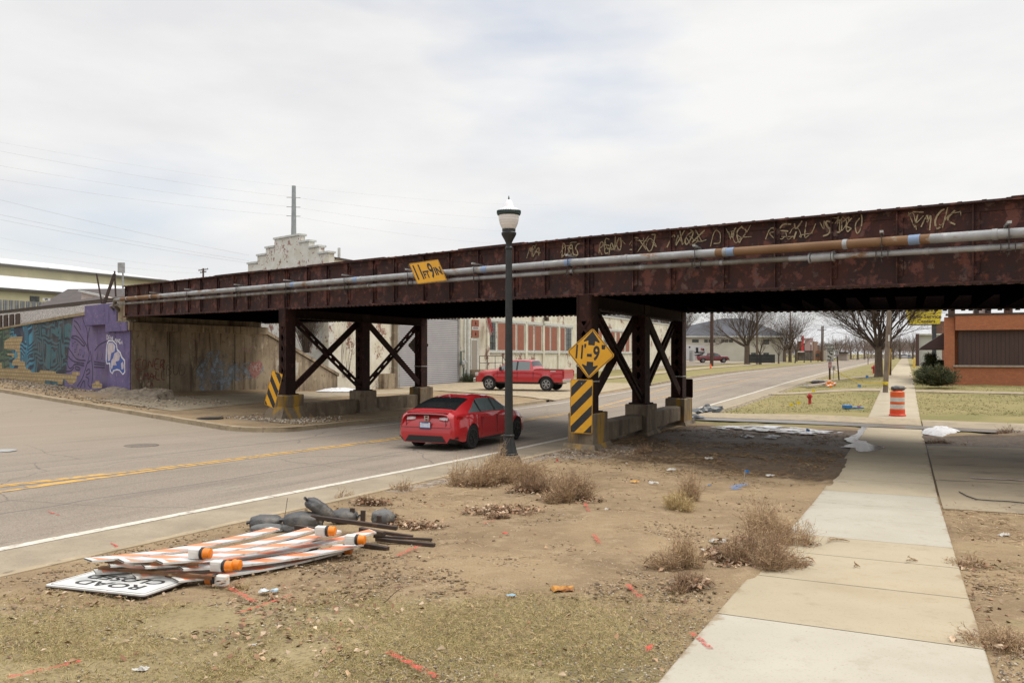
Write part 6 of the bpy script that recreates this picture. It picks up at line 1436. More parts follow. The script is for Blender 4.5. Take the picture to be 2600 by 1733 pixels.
# ------------------------------------------------------------------ factory behind the bridge
UF, NFC = 39.5, -31.2
def U3(u, n, z): x, y = XY(u, n); return Vector((x, y, z))
def hexU(mb, u0, u1, n0, n1, z0, z1):
    return mb.hexa([U3(u0, n0, z0), U3(u1, n0, z0), U3(u1, n1, z0), U3(u0, n1, z0), U3(u0, n0, z1), U3(u1, n0, z1), U3(u1, n1, z1), U3(u0, n1, z1)])
AZ = math.atan2(D2[1], D2[0])
M_fac = brickmat('peeling cream painted brick', (.26, .085, .05), (.2, .065, .04), (.3, .25, .2), .22, .075, paint=(.70, .665, .57), pr=(.56, .585), ps=.6, dr=(D2[0], D2[1]), stain=(.5, .45, .36))
M_fac2 = brickmat('peeling white painted brick', (.26, .085, .05), (.2, .065, .04), (.3, .25, .2), .22, .075, paint=(.66, .645, .60), pr=(.545, .575), ps=1.6, fw=.62, dr=(L2[0], L2[1]))
M_frame = surf('pale window trim', (.55, .56, .53), (.46, .47, .45), 4, (.35, .65), [((.3, .27, .22), 8, .58, .7)], rough=.7)
M_panel = surf('red-brown window panel', (.285, .10, .062), (.24, .085, .052), 3, (.35, .65), rough=.75)
M_wglass = surf('dusty dark window glass', (.025, .03, .03), (.07, .075, .07), 3, (.4, .65), rough=.2)
M_shut = surf('grey roller door', (.46, .45, .465), (.40, .39, .41), .8, (.35, .65), rough=.55)
fa = thing('factory_building', 'long cream factory with peeling paint, red panels and a stepped gable behind the bridge', 'factory', (*XY(UF, NFC), 0))
U1 = 76.0
mb = MB(); hexU(mb, UF + .01, U1, NFC - .4, NFC, -1, 7.5); mb.build('wall', M_fac, fa, world=True)
mb = MB(); hexU(mb, U1 + .003, 124, NFC - .4, NFC - .02, -1, 5.95); hexU(mb, 124 - .4, 124, NFC - 20, NFC - .42, -1, 5.95); mb.build('wall', M_fac, fa, world=True)
mb = MB(); hexU(mb, U1, 124.1, NFC - .5, NFC + .06, 5.955, 6.1); mb.build('roof_edge', M_frame, fa, world=True)
mb = MB(); hexU(mb, U1 + 2, 122, NFC - 9, NFC - 4, 6, 7.6); mb.build('roof_monitor', surf('grey roof monitor', (.25, .24, .22), (.16, .16, .16), 2), fa, world=True)
# stepped gable along the bridge direction
A0 = np.array(XY(UF, NFC)); back = np.array((.676, .737))
def GW(s, d, z): p = A0 + L2 * s + back * d; return Vector((p[0], p[1], z))
prof = [(0, 7.7)]
for s, z in ((0, 7.7), (1.05, 8.1), (2.05, 8.42), (3.1, 8.75)): pass
steps = [(0, 1.0, 7.75), (1.0, 2.05, 8.2), (2.05, 3.1, 8.62), (3.1, 6.0, 9.1), (6.0, 7.05, 8.62), (7.05, 8.1, 8.2), (8.1, 9.3, 7.75)]
mb = MB()
for a, b, z in steps: mb.hexa([GW(a, 0, -1), GW(b, 0, -1), GW(b, .4, -1), GW(a, .4, -1), GW(a, 0, z), GW(b, 0, z), GW(b, .4, z), GW(a, .4, z)])
mb.build('gable_wall', M_fac2, fa, world=True)
mb = MB()
for a, b, z in steps: mb.hexa([GW(a - .06, -.08, z + .002), GW(b + .06, -.08, z + .002), GW(b + .06, .5, z + .002), GW(a - .06, .5, z + .002), GW(a - .06, -.08, z + .12), GW(b + .06, -.08, z + .12), GW(b + .06, .5, z + .12), GW(a - .06, .5, z + .12)])
mb.build('gable_coping', M_frame, fa, world=True)
mb = MB(); M_froof = surf('brown tar roof', (.085, .06, .05), (.06, .045, .04), 2)
P = lambda s, u, z: Vector((*(A0 + L2 * s + D2 * u), z))
for sa, za, sb_, zb2 in ((-.1, 7.55, 4.6, 8.3), (4.6, 8.3, 9.4, 7.55)): mb.hexa([P(sa, .6, za - .12), P(sb_, .6, zb2 - .12), P(sb_, 36.4, zb2 - .12), P(sa, 36.4, za - .12), P(sa, .6, za), P(sb_, .6, zb2), P(sb_, 36.4, zb2), P(sa, 36.4, za)])
mb.build('roof', M_froof, fa, world=True)
mb = MB(); mb.hexa([P(9.3, .3, -1), P(9.3, 36, -1), P(9.0, 36, -1), P(9.0, .3, -1), P(9.3, .3, 7.5), P(9.3, 36, 7.5), P(9.0, 36, 7.5), P(9.0, .3, 7.5)]); mb.build('rear_wall', M_fac2, fa, world=True)
mb = MB(); mb.tube([P(.2, 1.2, 7.6), P(.2, 1.2, 8.2)], .09, 8); mb.build('vent_pipe', M_frame, fa, world=True)
def fu_(px): x, y = on_n(px, NFC); return UN(x, y)[0]
ZT, ZSL = 4.34, 2.04
def fwin(p0, p1, mat, nm, z0=ZSL, z1=ZT):
    u0, u1 = fu_(p0), fu_(p1); mb = MB(); hexU(mb, u0 - .08, u1 + .08, NFC - .05, NFC + .05, z0 - .08, z1 + .08); fr = mb.build('window', M_frame, fa, world=True)
    mb = MB(); hexU(mb, u0, u1, NFC + .052, NFC + .056, z0, z1); q = mb.build(nm, mat, fr); q.data.transform(Matrix.Translation((-fa.location.x, -fa.location.y, 0)))
    if nm == 'pane':
        mb = MB()
        for uu_ in np.linspace(u0, u1, 3)[1:-1]: hexU(mb, uu_ - .015, uu_ + .015, NFC + .058, NFC + .066, z0, z1)
        for zz in np.linspace(z0, z1, 5)[1:-1]: hexU(mb, u0, u1, NFC + .058, NFC + .064, zz - .012, zz + .012)
        q = mb.build('glazing_bars', M_rustd, fr); q.data.transform(Matrix.Translation((-fa.location.x, -fa.location.y, 0)))
for p0, p1, k in ((1241, 1257, 0), (1263, 1281.5, 1), (1285.5, 1292, 1), (1297, 1307.5, 1), (1312, 1329, 1), (1340, 1352.5, 1), (1357, 1373, 1), (1382, 1394.5, 1), (1398, 1413, 1), (1422, 1432.5, 1), (1436, 1449.5, 0),
                  (1492, 1501, 1), (1506, 1515, 1), (1519, 1527, 1), (1533, 1541, 0), (1551, 1560, 1), (1565, 1573, 1), (1578, 1584.5, 1), (1588, 1597, 1), (1603, 1609, 1), (1613, 1619, 1), (1624, 1630, 0)):
    fwin(p0, p1, M_panel if k else M_wglass, 'panel' if k else 'pane')
for pa, pb in ((1236, 1332), (1336, 1376), (1380, 1455), (1488, 1640)):
    mb = MB(); hexU(mb, fu_(pa), fu_(pb), NFC - .05, NFC + .1, ZT + .1, ZT + .34); mb.build('lintel', M_frame, fa, world=True)
    mb = MB(); hexU(mb, fu_(pa), fu_(pb), NFC - .05, NFC + .12, ZSL - .24, ZSL - .1); mb.build('sill', M_frame, fa, world=True)
for px in (1237, 1334, 1378, 1417, 1547):
    u0 = fu_(px); mb = MB(); hexU(mb, u0 - .2, u0 + .2, NFC - .05, NFC + .14, -.9, ZT + .1 if px != 1237 else 5.5); mb.build('pilaster', M_fac, fa, world=True)
# roller door, its frame, posts
u0, u1 = fu_(1013), fu_(1160); mb = MB()
mb.cur = 1; hexU(mb, u0, u1, NFC - .05, NFC + .04, -.75, 4.4); mb.cur = 0; k = 36
for i in range(k): z = -.72 + i * 5.0 / k; hexU(mb, u0 + .02, u1 - .02, NFC + .042, NFC + .075, z, z + .092)
mb.build('roller_door', [M_shut, surf('roller door groove', (.17, .165, .17), rough=.8)], fa, world=True)
mb = MB(); hexU(mb, u0 - .45, u0 - .05, NFC - .05, NFC + .12, -.9, 4.8); hexU(mb, u1 + .05, u1 + .35, NFC - .05, NFC + .12, -.9, 4.8); hexU(mb, u0 - .45, u1 + .35, NFC - .05, NFC + .2, 4.82, 5.3); mb.build('door_frame', surf('grey door frame', (.34, .33, .31), (.24, .23, .21), 3), fa, world=True)
mb = MB(); hexU(mb, u0 - .9, u0 - .48, NFC, NFC + .22, -.9, 4.9); mb.build('pilaster', M_pc, fa, world=True)
mb = MB(); hexU(mb, u0 - 2.4, u0 - .95, NFC + .005, NFC + .4, -.9, .4); mb.build('concrete_plinth', M_abc, fa, world=True)
for px in (1171, 1180):
    mb = MB(); u_ = fu_(px); mb.tube([U3(u_, NFC + .3, -.8), U3(u_, NFC + .3, 4.6)], .14 if px > 1175 else .07, 12); mb.build('downpipe', M_frame, fa, world=True)
# personnel door on a raised dock
u0, u1 = fu_(1196), fu_(1209.5); mb = MB(); hexU(mb, u0 - .12, u1 + .3, NFC - .05, NFC + .06, .48, 2.95); d_ = mb.build('door', M_frame, fa, world=True)
mb = MB(); hexU(mb, u0, u1, NFC + .062, NFC + .075, .5, 2.8); q = mb.build('door_leaf', surf('taupe door', (.27, .24, .2), rough=.6), d_); q.data.transform(Matrix.Translation((-fa.location.x, -fa.location.y, 0)))
dk = thing('loading_dock', 'low concrete loading dock with a pipe railing below the taupe factory door', 'dock', (*XY(fu_(1200), NFC), 0))
mb = MB(); hexU(mb, fu_(1182), fu_(1250), NFC + .02, NFC + 1.3, -.9, .47); mb.build('platform', M_abc, dk, world=True)
mb = MB(); ua_, ub_, uc_ = fu_(1182) + .1, fu_(1243), fu_(1262)
for z in (1.0, 1.55): mb.tube([U3(ua_, NFC + 1.2, z), U3(ub_, NFC + 1.2, z), U3(uc_, NFC + 1.2, z - 1.05)], .025, 6)
for q in np.linspace(ua_, ub_, 4): mb.tube([U3(q, NFC + 1.2, .47), U3(q, NFC + 1.2, 1.55)], .025, 6)
mb.tube([U3(uc_, NFC + 1.2, -.7), U3(uc_, NFC + 1.2, .5)], .025, 6)
mb.build('railing', M_bp, dk, world=True)
sg_ = thing('wall_sign', 'two red-brown square signs with a white strip between them above the factory door', 'sign', (*XY(fu_(1204), NFC + .1), 0))
ua_, ub_ = fu_(1196.5), fu_(1213.5)
for z0, z1 in ((3.05, 3.6), (3.9, 4.45)):
    mb = MB(); hexU(mb, ua_, ub_, NFC + .05, NFC + .09, z0, z1); mb.build('square_panel', M_panel, sg_, world=True)
    mb = MB(); uc_ = (ua_ + ub_) / 2; zc = (z0 + z1) / 2
    for du, dz, r in ((0, .08, .07), (.02, -.03, .1), (-.06, -.1, .05)): mb.add([U3(uc_ + du + r * math.cos(a), NFC + .093, zc + dz + r * math.sin(a)) for a in np.linspace(0, 6.28, 9)[:-1]], [tuple(range(8))])
    mb.build('emblem', M_rustd, sg_, world=True)
mb = MB(); hexU(mb, ua_, ub_, NFC + .05, NFC + .09, 3.63, 3.87); mb.build('white_strip', M_sw, sg_, world=True)
mb = MB()
for i in range(9): a = ua_ + .12 + i * (ub_ - ua_ - .24) / 9; hexU(mb, a, a + .07, NFC + .091, NFC + .094, 3.7 + .02 * (i % 2), 3.8 + .02 * (i % 3))
mb.build('faint_letters', plain((.12, .06, .08)), sg_, world=True)
fl_ = thing('flag', 'red and white striped flag hanging on the factory wall beside the door', 'flag', (*XY(fu_(1226), NFC + .3), 0))
u0 = fu_(1231); mb = MB(); mb.tube([U3(u0, NFC + .1, 4.3), U3(u0 - .9, NFC + 1.0, 5.2)], .02, 6); mb.build('flagpole', M_frame, fl_, world=True)
mb = MB(); rows = []
for i in range(14):
    f_ = i / 13; a = U3(u0 - .1 - .75 * f_, NFC + .2 + .7 * f_, 4.4 + .72 * f_)
    rows.append([(a + Vector((.05 * math.sin(3 * f_ * 6 + q), .06 * math.cos(f_ * 9 + q * 2), -1.35 * q - .15 * q * f_))) + Vector((.25 * q, 0, 0)) for q in np.linspace(0, 1, 8)])
for i in range(13):
    mb.cur = i % 2; mb.grid(rows[i:i + 2])
mb.cur = 2
cl = mb.build('cloth', [plain((.42, .03, .045)), plain((.62, .6, .58)), plain((.03, .04, .14))], fl_, world=True)
gm_ = thing('gas_meter', 'grey gas meter with bent pipes at the right side of the roller door', 'gas meter', (*XY(fu_(1168), NFC + .3), 0))
uc_ = fu_(1167); mb = MB()
mb.tube([U3(uc_ - .3, NFC + .3, .9), U3(uc_ - .3, NFC + .3, 1.9), U3(uc_ + .25, NFC + .3, 1.9), U3(uc_ + .3, NFC + .3, 1.4), U3(uc_ + .1, NFC + .3, 1.1), U3(uc_ + .1, NFC + .3, -.6)], .06, 8); mb.build('pipework', plain((.06, .1, .08), .5), gm_, world=True)
for du, z, r in ((-.1, 1.0, .2), (.22, 1.1, .17), (.05, .75, .14)):
    mb = MB(); c = U3(uc_ + du, NFC + .35, z); mb.M = Matrix.Translation(c); mb.lathe([(r * .3, -r), (r * .9, -r * .7), (r, 0), (r * .85, r * .7), (r * .2, r)], 12); mb.build('meter_body', M_steel, gm_, smooth=50, world=True)
mb = MB(); c = U3(fu_(1380.5), NFC + .3, 5.05); mb.box(c, (.45, .35, .4), AZ); mb.beam(c, c - Vector((.3, -.1, -.1)), .1, .1); tag(mb.build('wall_lamp', M_bp, bevel=.05), 'grey floodlight on the factory wall above the red panels', 'lamp')

# ------------------------------------------------------------------ other buildings
M_tan = surf('tan metal siding', (.40, .36, .22), (.34, .31, .19), .5, (.35, .65), [((.30, .28, .2), 3, .55, .7, (3, 3, .2))], rough=.6)
M_wroof = surf('snow-pale roof', (.66, .67, .69), (.57, .58, .6), .4, (.35, .65), [((.4, .38, .36), 1.5, .6, .68)], rough=.7)
wh_ = thing('warehouse', 'tan and white metal warehouse in two tiers beyond the rail bank at left', 'warehouse', (*XY(20, -75), 0))
nT, nE = -75, -66
zU, zUb, zE = 9.87, 8.95, 7.05
mb = MB(); hexU(mb, -40, 66, nT - 8, nT, -1, zU); mb.build('upper_wall', M_tan, wh_, world=True)
mb = MB(); hexU(mb, -40.2, 66.3, nT + .02, nT + .3, zU - .12, zU + .12); hexU(mb, -40.2, 49, nE - .1, nE + .25, zE - .2, zE + .02); mb.build('gutter', surf('dark gutter', (.08, .075, .06), rough=.6), wh_, world=True)
mb = MB(); mb.hexa([U3(-40, nE + .2, zE - .1), U3(49, nE + .2, zE - .1), U3(62, nT + .01, zUb - .1), U3(-40, nT + .01, zUb - .1), U3(-40, nE + .2, zE + .03), U3(49, nE + .2, zE + .03), U3(62, nT + .01, zUb), U3(-40, nT + .01, zUb)]); mb.build('lower_roof', M_wroof, wh_, world=True)
mb = MB(); mb.hexa([U3(-40, nT + .25, zU + .12), U3(66, nT + .25, zU + .12), U3(66, nT - 16, zU + 2.4), U3(-40, nT - 16, zU + 2.4), U3(-40, nT + .25, zU + .2), U3(66, nT + .25, zU + .2), U3(66, nT - 16, zU + 2.5), U3(-40, nT - 16, zU + 2.5)]); mb.build('upper_roof', M_wroof, wh_, world=True)
mb = MB(); hexU(mb, -40, 48.5, nT + .3, nE, -1, zE - .2); mb.build('lower_wall', surf('yellow metal siding', (.45, .42, .25), (.4, .37, .22), .5, rough=.6), wh_, world=True)
x, y = on_n(88, nE + .02); uu_ = UN(x, y)[0]; mb = MB(); hexU(mb, uu_ - .4, uu_ + .4, nE + .005, nE + .06, 6.1, 6.55); mb.build('window', M_wglass, wh_, world=True)
fn = thing('metal_fence', 'grey corrugated metal fence below the yellow warehouse wall', 'fence', (*XY(10, -60), 0))
mb = MB()
for i in range(260): u_ = -10 + i * .22; hexU(mb, u_, u_ + .13, -60.1 + .05 * (i % 2), -60 + .05 * (i % 2), -1, 5.7)
mb.build('sheets', surf('grey corrugated sheet', (.22, .225, .23), (.17, .175, .18), 2), fn, world=True); fn.children[0].data.update()
hs = thing('dark_roof_house', 'low house with a dark brown hipped roof beyond the rail bank at left', 'house', (*Pt(220, 770, 62).xy, 0))
def HP(px, py, Y): return Pt(px, py, Y)
e0, e1, r0, r1 = Pt(95, 778, 58), Pt(330, 770, 58), Pt(172, 733.5, 64), Pt(330, 732, 64)
dY = Vector((0, 12, 0)); mb = MB()
mb.add([e0, e1, r1, r0, e0 + dY + Vector((1, 0, 0)), e1 + dY], [(0, 1, 2, 3), (0, 3, 4), (4, 3, 2, 5), (1, 5, 2)])
mb.build('roof', surf('dark shingles', (.078, .064, .06), (.06, .05, .048), 1.2, (.35, .65), [((.1, .085, .08), 6, .55, .7)], rough=.9), hs, world=True)
mb = MB(); mb.hexa([Vector((e0.x + .6, e0.y + .3, -1)), Vector((e1.x, e1.y + .3, -1)), Vector((e1.x, e1.y + 11, -1)), Vector((e0.x + 1.5, e0.y + 11, -1)), Vector((e0.x + .6, e0.y + .3, e0.z)), Vector((e1.x, e1.y + .3, e1.z)), Vector((e1.x, e1.y + 11, e1.z)), Vector((e0.x + 1.5, e0.y + 11, e0.z))]); mb.build('wall', plain((.5, .48, .45), .8), hs, world=True)
g0, g1, g2 = Pt(207, 742, 56), Pt(253, 752, 56), Pt(206, 760, 56); mb = MB(); th = Vector((0, 3, 0))
mb.add([g0, g1, g2, g0 + th, g1 + th, g2 + th], [(2, 1, 0), (3, 4, 5), (0, 1, 4, 3)]); mb.build('dormer', plain((.55, .46, .42), .8), hs, world=True)
mb = MB(); mb.beam(g0 + Vector((-.1, -.1, .1)), g1 + Vector((.3, -.1, .02)), .3, .12); mb.build('dormer_trim', M_frame, hs, world=True)
c = Pt(118, 760, 51); mb = MB(); mb.prism(rrect(.44, .17, .01), 0, .02)
t = thing('track_sign', 'small white W board standing by the rail at far left', 'sign', c); t.rotation_euler = (R(90), 0, R(10)); mb.build('panel', M_sw, t); text_mesh('W', .17, Matrix.Translation((0, 0, .022)), M_sk, 'lettering', t, bold=.01)
# bits on the bank: fence posts, back of a sign, sheet piles
def post(label, a, b, r, m=M_bp): mb = MB(); mb.beam(a, b, r, r); return tag(mb.build('fence_post', m), label, 'post')
post('thin leaning steel post on the bank, leftmost by the pipe bend', Pt(259, 771, 40), Pt(245, 694, 40), .06)
post('thick steel brace leaning on the thin post at the pipe bend', Pt(264, 772, 39.8), Pt(291, 695, 39.8), .11)
post('thin upright steel post at the pipe bend', Pt(294, 753, 40), Pt(291, 688, 40), .06)
t = thing('sign_back', 'grey back of a small sign on a post at the left end of the bridge', 'road sign', Pt(313, 726, 41)); mb = MB(); mb.box((0, 0, .0), (.07, .05, 1.1)); mb.build('post', M_steel, t)
mb = MB(); mb.box((-.06, -.04, .75), (.36, .02, .52)); mb.build('panel', M_steel, t); t.location = Pt(312, 718, 41)
sp_ = thing('sheet_piles', 'brown steel sheet piles holding the ballast at the left edge', 'retaining wall', (*W(43, -.1, 0).xy, 0)); mb = MB()
for i in range(20): s = 41.6 + i * .55; hexW(mb, s, s + .5, .55 + .12 * (i % 2), .62 + .12 * (i % 2), 2.6, 4.05)
mb.build('piles', M_bp, sp_, world=True)
# white building with hipped roof
bw = thing('white_hip_roof_building', 'two-storey cream building with a grey hipped roof far down the left side', 'building', Pt(1780, 920, 190))
Yb = 190; bl, br = Pt(1640, 930, Yb), Pt(1990, 930, Yb); ze = Pt(0, 853, Yb).z; zb0 = -.5
mb = MB(); mb.box(((bl.x + br.x) / 2, Yb + 8, (ze + zb0) / 2), (br.x - bl.x, 16, ze - zb0)); mb.build('wall', surf('cream stucco', (.50, .475, .41), (.45, .425, .36), .4, rough=.85), bw, world=True)
rl, rr = Pt(1834, 808, Yb + 8), Pt(1893, 807.5, Yb + 8); e = [Vector((bl.x - .8, Yb - .8, ze)), Vector((br.x + .8, Yb - .8, ze)), Vector((br.x + .8, Yb + 16.8, ze)), Vector((bl.x - .8, Yb + 16.8, ze))]
mb = MB(); mb.add(e + [rl, rr], [(0, 1, 5, 4), (1, 2, 5), (2, 3, 4, 5), (3, 0, 4)]); mb.build('roof', surf('slate grey shingles', (.075, .08, .095), (.06, .063, .075), .3, rough=.85), bw, world=True)
mb = MB(); mb.box(((bl.x + br.x) / 2, Yb - .75, ze - .12), (br.x - bl.x + 1.8, .2, .3)); mb.build('eaves', M_frame, bw, world=True)
for p0, p1, y0, y1 in ((1757, 1774, 861, 869), (1788, 1797, 861, 869), (1799, 1816, 861, 869), (1831, 1839, 861, 869), (1841, 1849, 861, 869), (1851, 1861, 861, 869), (1938, 1953, 861, 874), (1938, 1952, 895, 902), (1907, 1920, 895, 905)):
    a, b = Pt(p0, y1, Yb), Pt(p1, y0, Yb); mb = MB(); mb.box(((a.x + b.x) / 2, Yb - .03, (a.z + b.z) / 2), (b.x - a.x, .05, b.z - a.z)); mb.build('window', M_wglass, bw, world=True)
# brick and red-fronted buildings far along the road
def boxb(label, cat, parts, nm):
    p = parts[0]; t = thing(nm, label, cat, (*Pt((p[1] + p[2]) / 2, 915, p[5]).xy, 0))
    for (pn, x0, x1, y0, y1, Y, dp, m) in parts:
        a, b = Pt(x0, y1, Y), Pt(x1, y0, Y); mb = MB(); o_d = Vector((*(D2 * dp), 0)); x0_, x1_, z0_, z1_ = a.x, b.x, a.z, b.z; q = [Vector((x0_, Y, z0_)), Vector((x1_, Y, z0_)), Vector((x1_, Y, z0_)) + o_d, Vector((x0_, Y, z0_)) + o_d]; mb.hexa(q + [v + Vector((0, 0, z1_ - z0_)) for v in q]); mb.build(pn, m, t, world=True)
    return t
M_fbrk = surf('far brown brick', (.2, .115, .07), (.16, .09, .06), .6, rough=.9); M_fgl = surf('far shopfront', (.09, .075, .065), (.16, .13, .11), 1.2)
boxb('far brick shop with a red upright fin and glass front beyond the street lamps', 'shop', [('wall', 2024, 2066, 866, 922, 230, 14, M_fbrk), ('red_fin', 2034.5, 2040, 852, 893, 229, 1, plain((.55, .03, .035))), ('upper_panel', 2041, 2064, 858, 890, 229.4, .5, surf('faded pink panel', (.36, .25, .24), rough=.8)), ('shopfront', 2028, 2064, 893, 914, 229.5, .4, M_fgl), ('canopy', 2024, 2042, 891, 894, 228, 2, M_frame)], 'shop_building')
boxb('far low orange-brown brick building right of the red fin shop', 'shop', [('wall', 2066, 2100, 890, 918, 235, 12, surf('orange brick far', (.27, .13, .07), rough=.9)), ('pale_wing', 2084, 2100, 889, 918, 234.5, 6, surf('pale far wall', (.38, .33, .28), rough=.9)), ('window', 2072, 2080, 897, 905, 234.8, .3, M_wglass)], 'shop_building')
boxb('far pale low building beyond the lane sign', 'building', [('wall', 2125, 2150, 896, 916, 250, 10, surf('pale brown far wall', (.3, .25, .21), rough=.9)), ('roof', 2123, 2152, 893, 896, 249, 12, M_dark)], 'far_building')
# black slatted fence, utility cabinet
bf = thing('black_fence', 'black board fence in front of the cream hip-roofed building', 'fence', (*Pt(1935, 918, 135).xy, 0)); mb = MB()
a, b = Pt(1902, 921, 135), Pt(1967, 920, 135)
for i in range(44): x = a.x + (b.x - a.x) * i / 43; mb.box((x, 135, (a.z + Pt(0, 899.5, 135).z) / 2), (.08, .05, Pt(0, 899.5, 135).z - a.z))
mb.box(((a.x + b.x) / 2, 135.06, .9), (b.x - a.x, .05, .1)); mb.box(((a.x + b.x) / 2, 135.06, 1.5), (b.x - a.x, .05, .1)); mb.build('boards', surf('black fence boards', (.018, .018, .02), rough=.7), bf, world=True)
# caravan
cv = thing('caravan', 'white travel trailer with dark stripes parked left of the dark red pickup', 'caravan', Pt(1765, 921, 156)); Yc = 156
def cpoly(mb, P, Y, dp): V = [Pt(x, y, Y) for x, y in P]; k = len(V); mb.add(V + [v + Vector((0, dp, 0)) for v in V], [tuple(range(k - 1, -1, -1)), tuple(range(k, 2 * k))] + [(i, (i + 1) % k, k + (i + 1) % k, k + i) for i in range(k)])
def fixn(o):
    bm = bmesh.new(); bm.from_mesh(o.data); bmesh.ops.recalc_face_normals(bm, faces=bm.faces[:]); bm.to_mesh(o.data); bm.free(); return o
mb = MB(); cpoly(mb, [(1700, 912), (1700, 874), (1785, 876), (1792, 884), (1796, 905), (1790, 911)], Yc, 2.5); fixn(mb.build('body', surf('white trailer side', (.62, .62, .62), (.55, .55, .56), .5, rough=.35), cv, world=True))
for P, nm, m in (([(1760, 893), (1790, 893), (1788, 896), (1765, 896)], 'stripe', M_dark), ([(1762, 901), (1787, 896.5), (1783, 901), (1770, 904)], 'stripe', M_dark), ([(1767, 882), (1773, 882), (1773, 896), (1767, 896)], 'door', M_dark), ([(1779, 884), (1783, 884), (1786, 890), (1782, 890)], 'decal', plain((.4, .05, .04))), ([(1784, 884), (1787, 884), (1789, 890), (1786, 890)], 'decal', M_dark), ([(1749, 879), (1753, 879), (1753, 883), (1749, 883)], 'window', M_wglass)):
    mb = MB(); cpoly(mb, P, Yc - .05, .04); fixn(mb.build(nm, m, cv, world=True))
for px in (1724, 1733): mb = MB(); c = Pt(px, 915, Yc + .3); mb.M = Matrix.Translation(c) @ Matrix.Rotation(R(90), 4, 'X'); mb.lathe([(.1, -.12), (.34, -.12), (.34, .12), (.1, .12)], 14); mb.build('wheel', M_tyre, cv, world=True)
mb = MB(); mb.beam(Pt(1790, 912, Yc + 1), Pt(1806, 915, Yc + 1), .15, .15); mb.build('drawbar', M_dark, cv, world=True)
boxb('grey utility cabinet standing left of the caravan', 'cabinet', [('case', 1750, 1759, 889, 917, 140, 1.2, surf('grey cabinet', (.33, .33, .33), rough=.6)), ('door', 1752, 1756, 895, 914, 139.9, .1, surf('cabinet door', (.26, .26, .26), rough=.6))], 'utility_cabinet')

# brick shop on the right
M_br = brickmat('orange-red brick', (.46, .14, .05), (.38, .105, .04), (.22, .15, .1), .2, .07, dr=(N2[0], N2[1]), mort=.01)
M_br2 = brickmat('orange-red side brick', (.46, .14, .05), (.38, .105, .04), (.22, .15, .1), .2, .07, dr=(D2[0], D2[1]), mort=.01)
def panelmat():
    m, N, L, B = newmat('dark brown grooved boards'); v = vec_of(N, L, 'pos'); dt = N.new('ShaderNodeVectorMath'); dt.operation = 'DOT_PRODUCT'; dt.inputs[1].default_value = (N2[0], N2[1], 0); L.new(v, dt.inputs[0])
    f_ = math_(N, L, 'FRACT', math_(N, L, 'MULTIPLY', dt.outputs['Value'], 5)); g = mrange(N, L, f_, .06, .12)
    c = mixc(N, L, mrange(N, L, noise_node(N, L, vec_of(N, L, 'pos', (3, 3, .3)), 1.5, 5), .35, .65), (.062, .030, .024), (.047, .024, .02)); c = mixc(N, L, g, (.02, .011, .009), c); L.new(c, B.inputs['Base Color']); B.inputs['Roughness'].default_value = .7
    add_bump(N, L, B, g, .5, .02); return m
sb_ = thing('brick_shop', 'orange brick shop with dark brown boarded windows at the right edge', 'shop', Pt(2430, 971, 45))
u0, n0 = UN(*Pt(2430, 971, 45).xy); zg = .05; zT = 3.79
mb = MB(); hexU(mb, u0 + .3, u0 + 14, n0 - .25, n0 + 12, zg - .4, zT - .2); mb.build('wall', M_br2, sb_, world=True)
mb = MB(); hexU(mb, u0 - .12, u0 + .3, n0 - .1, n0 + 12, zg - .3, .98); mb.build('plinth_wall', M_br, sb_, world=True)
mb = MB(); hexU(mb, u0 - .22, u0 + .3, n0 - .2, n0 + 12, .982, 1.08); mb.build('ledge', surf('stone ledge', (.36, .3, .24), (.28, .23, .18), 5, rough=.85), sb_, world=True)
mb = MB(); hexU(mb, u0 - .05, u0 + .25, n0 + .05, n0 + 12, 1.082, 2.98); mb.build('boarding', panelmat(), sb_, world=True)
mb = MB(); hexU(mb, u0 - .3, u0 + .3, n0 - .1, n0 + 12, 2.982, zT); mb.build('parapet', M_br, sb_, world=True)
mb = MB(); hexU(mb, u0 - .34, u0 + .3, n0 - .55, n0 + 12, zT + .002, zT + .1); mb.build('parapet_cap', M_bp, sb_, world=True)
mb = MB(); hexU(mb, u0 - .1, u0 + .4, n0 - .62, n0 - .12, zg - .3, zT - .08); mb.build('corner_pier', M_br, sb_, world=True)
mb = MB(); zaw0, zaw1 = 1.95, 3.1
mb.hexa([U3(u0 + .5, n0 - .3, zaw0), U3(u0 + 9, n0 - .3, zaw0), U3(u0 + 9, n0 - 1.85, zaw0), U3(u0 + .5, n0 - 1.85, zaw0), U3(u0 + .5, n0 - .3, zaw1), U3(u0 + 9, n0 - .3, zaw1), U3(u0 + 9, n0 - 1.75, zaw0 + .12), U3(u0 + .5, n0 - 1.75, zaw0 + .12)])
fixn(mb.build('awning', surf('dark maroon awning', (.05, .026, .024), (.04, .02, .02), 2), sb_, world=True))
for (px0, px1, wd) in ((2412, 2420, .25), (2551, 2569, .35)):
    a = Pt((px0 + px1) / 2, 800, 48); mb = MB(); mb.box((a.x, 48, 4.9), (wd, .3, 2.4)); mb.build('sign_post', M_bp, sb_, world=True)
a = Pt(2490, 788, 48); mb = MB(); mb.box((a.x, 48, a.z), (.78, .25, .36)); mb.build('rooftop_box', M_steel, sb_, world=True); mb = MB(); mb.box((a.x - .36, 47.8, a.z), (.12, .3, .4)); mb.box((a.x + .3, 47.8, a.z), (.22, .3, .4)); mb.build('rooftop_frame', M_dark, sb_, world=True)
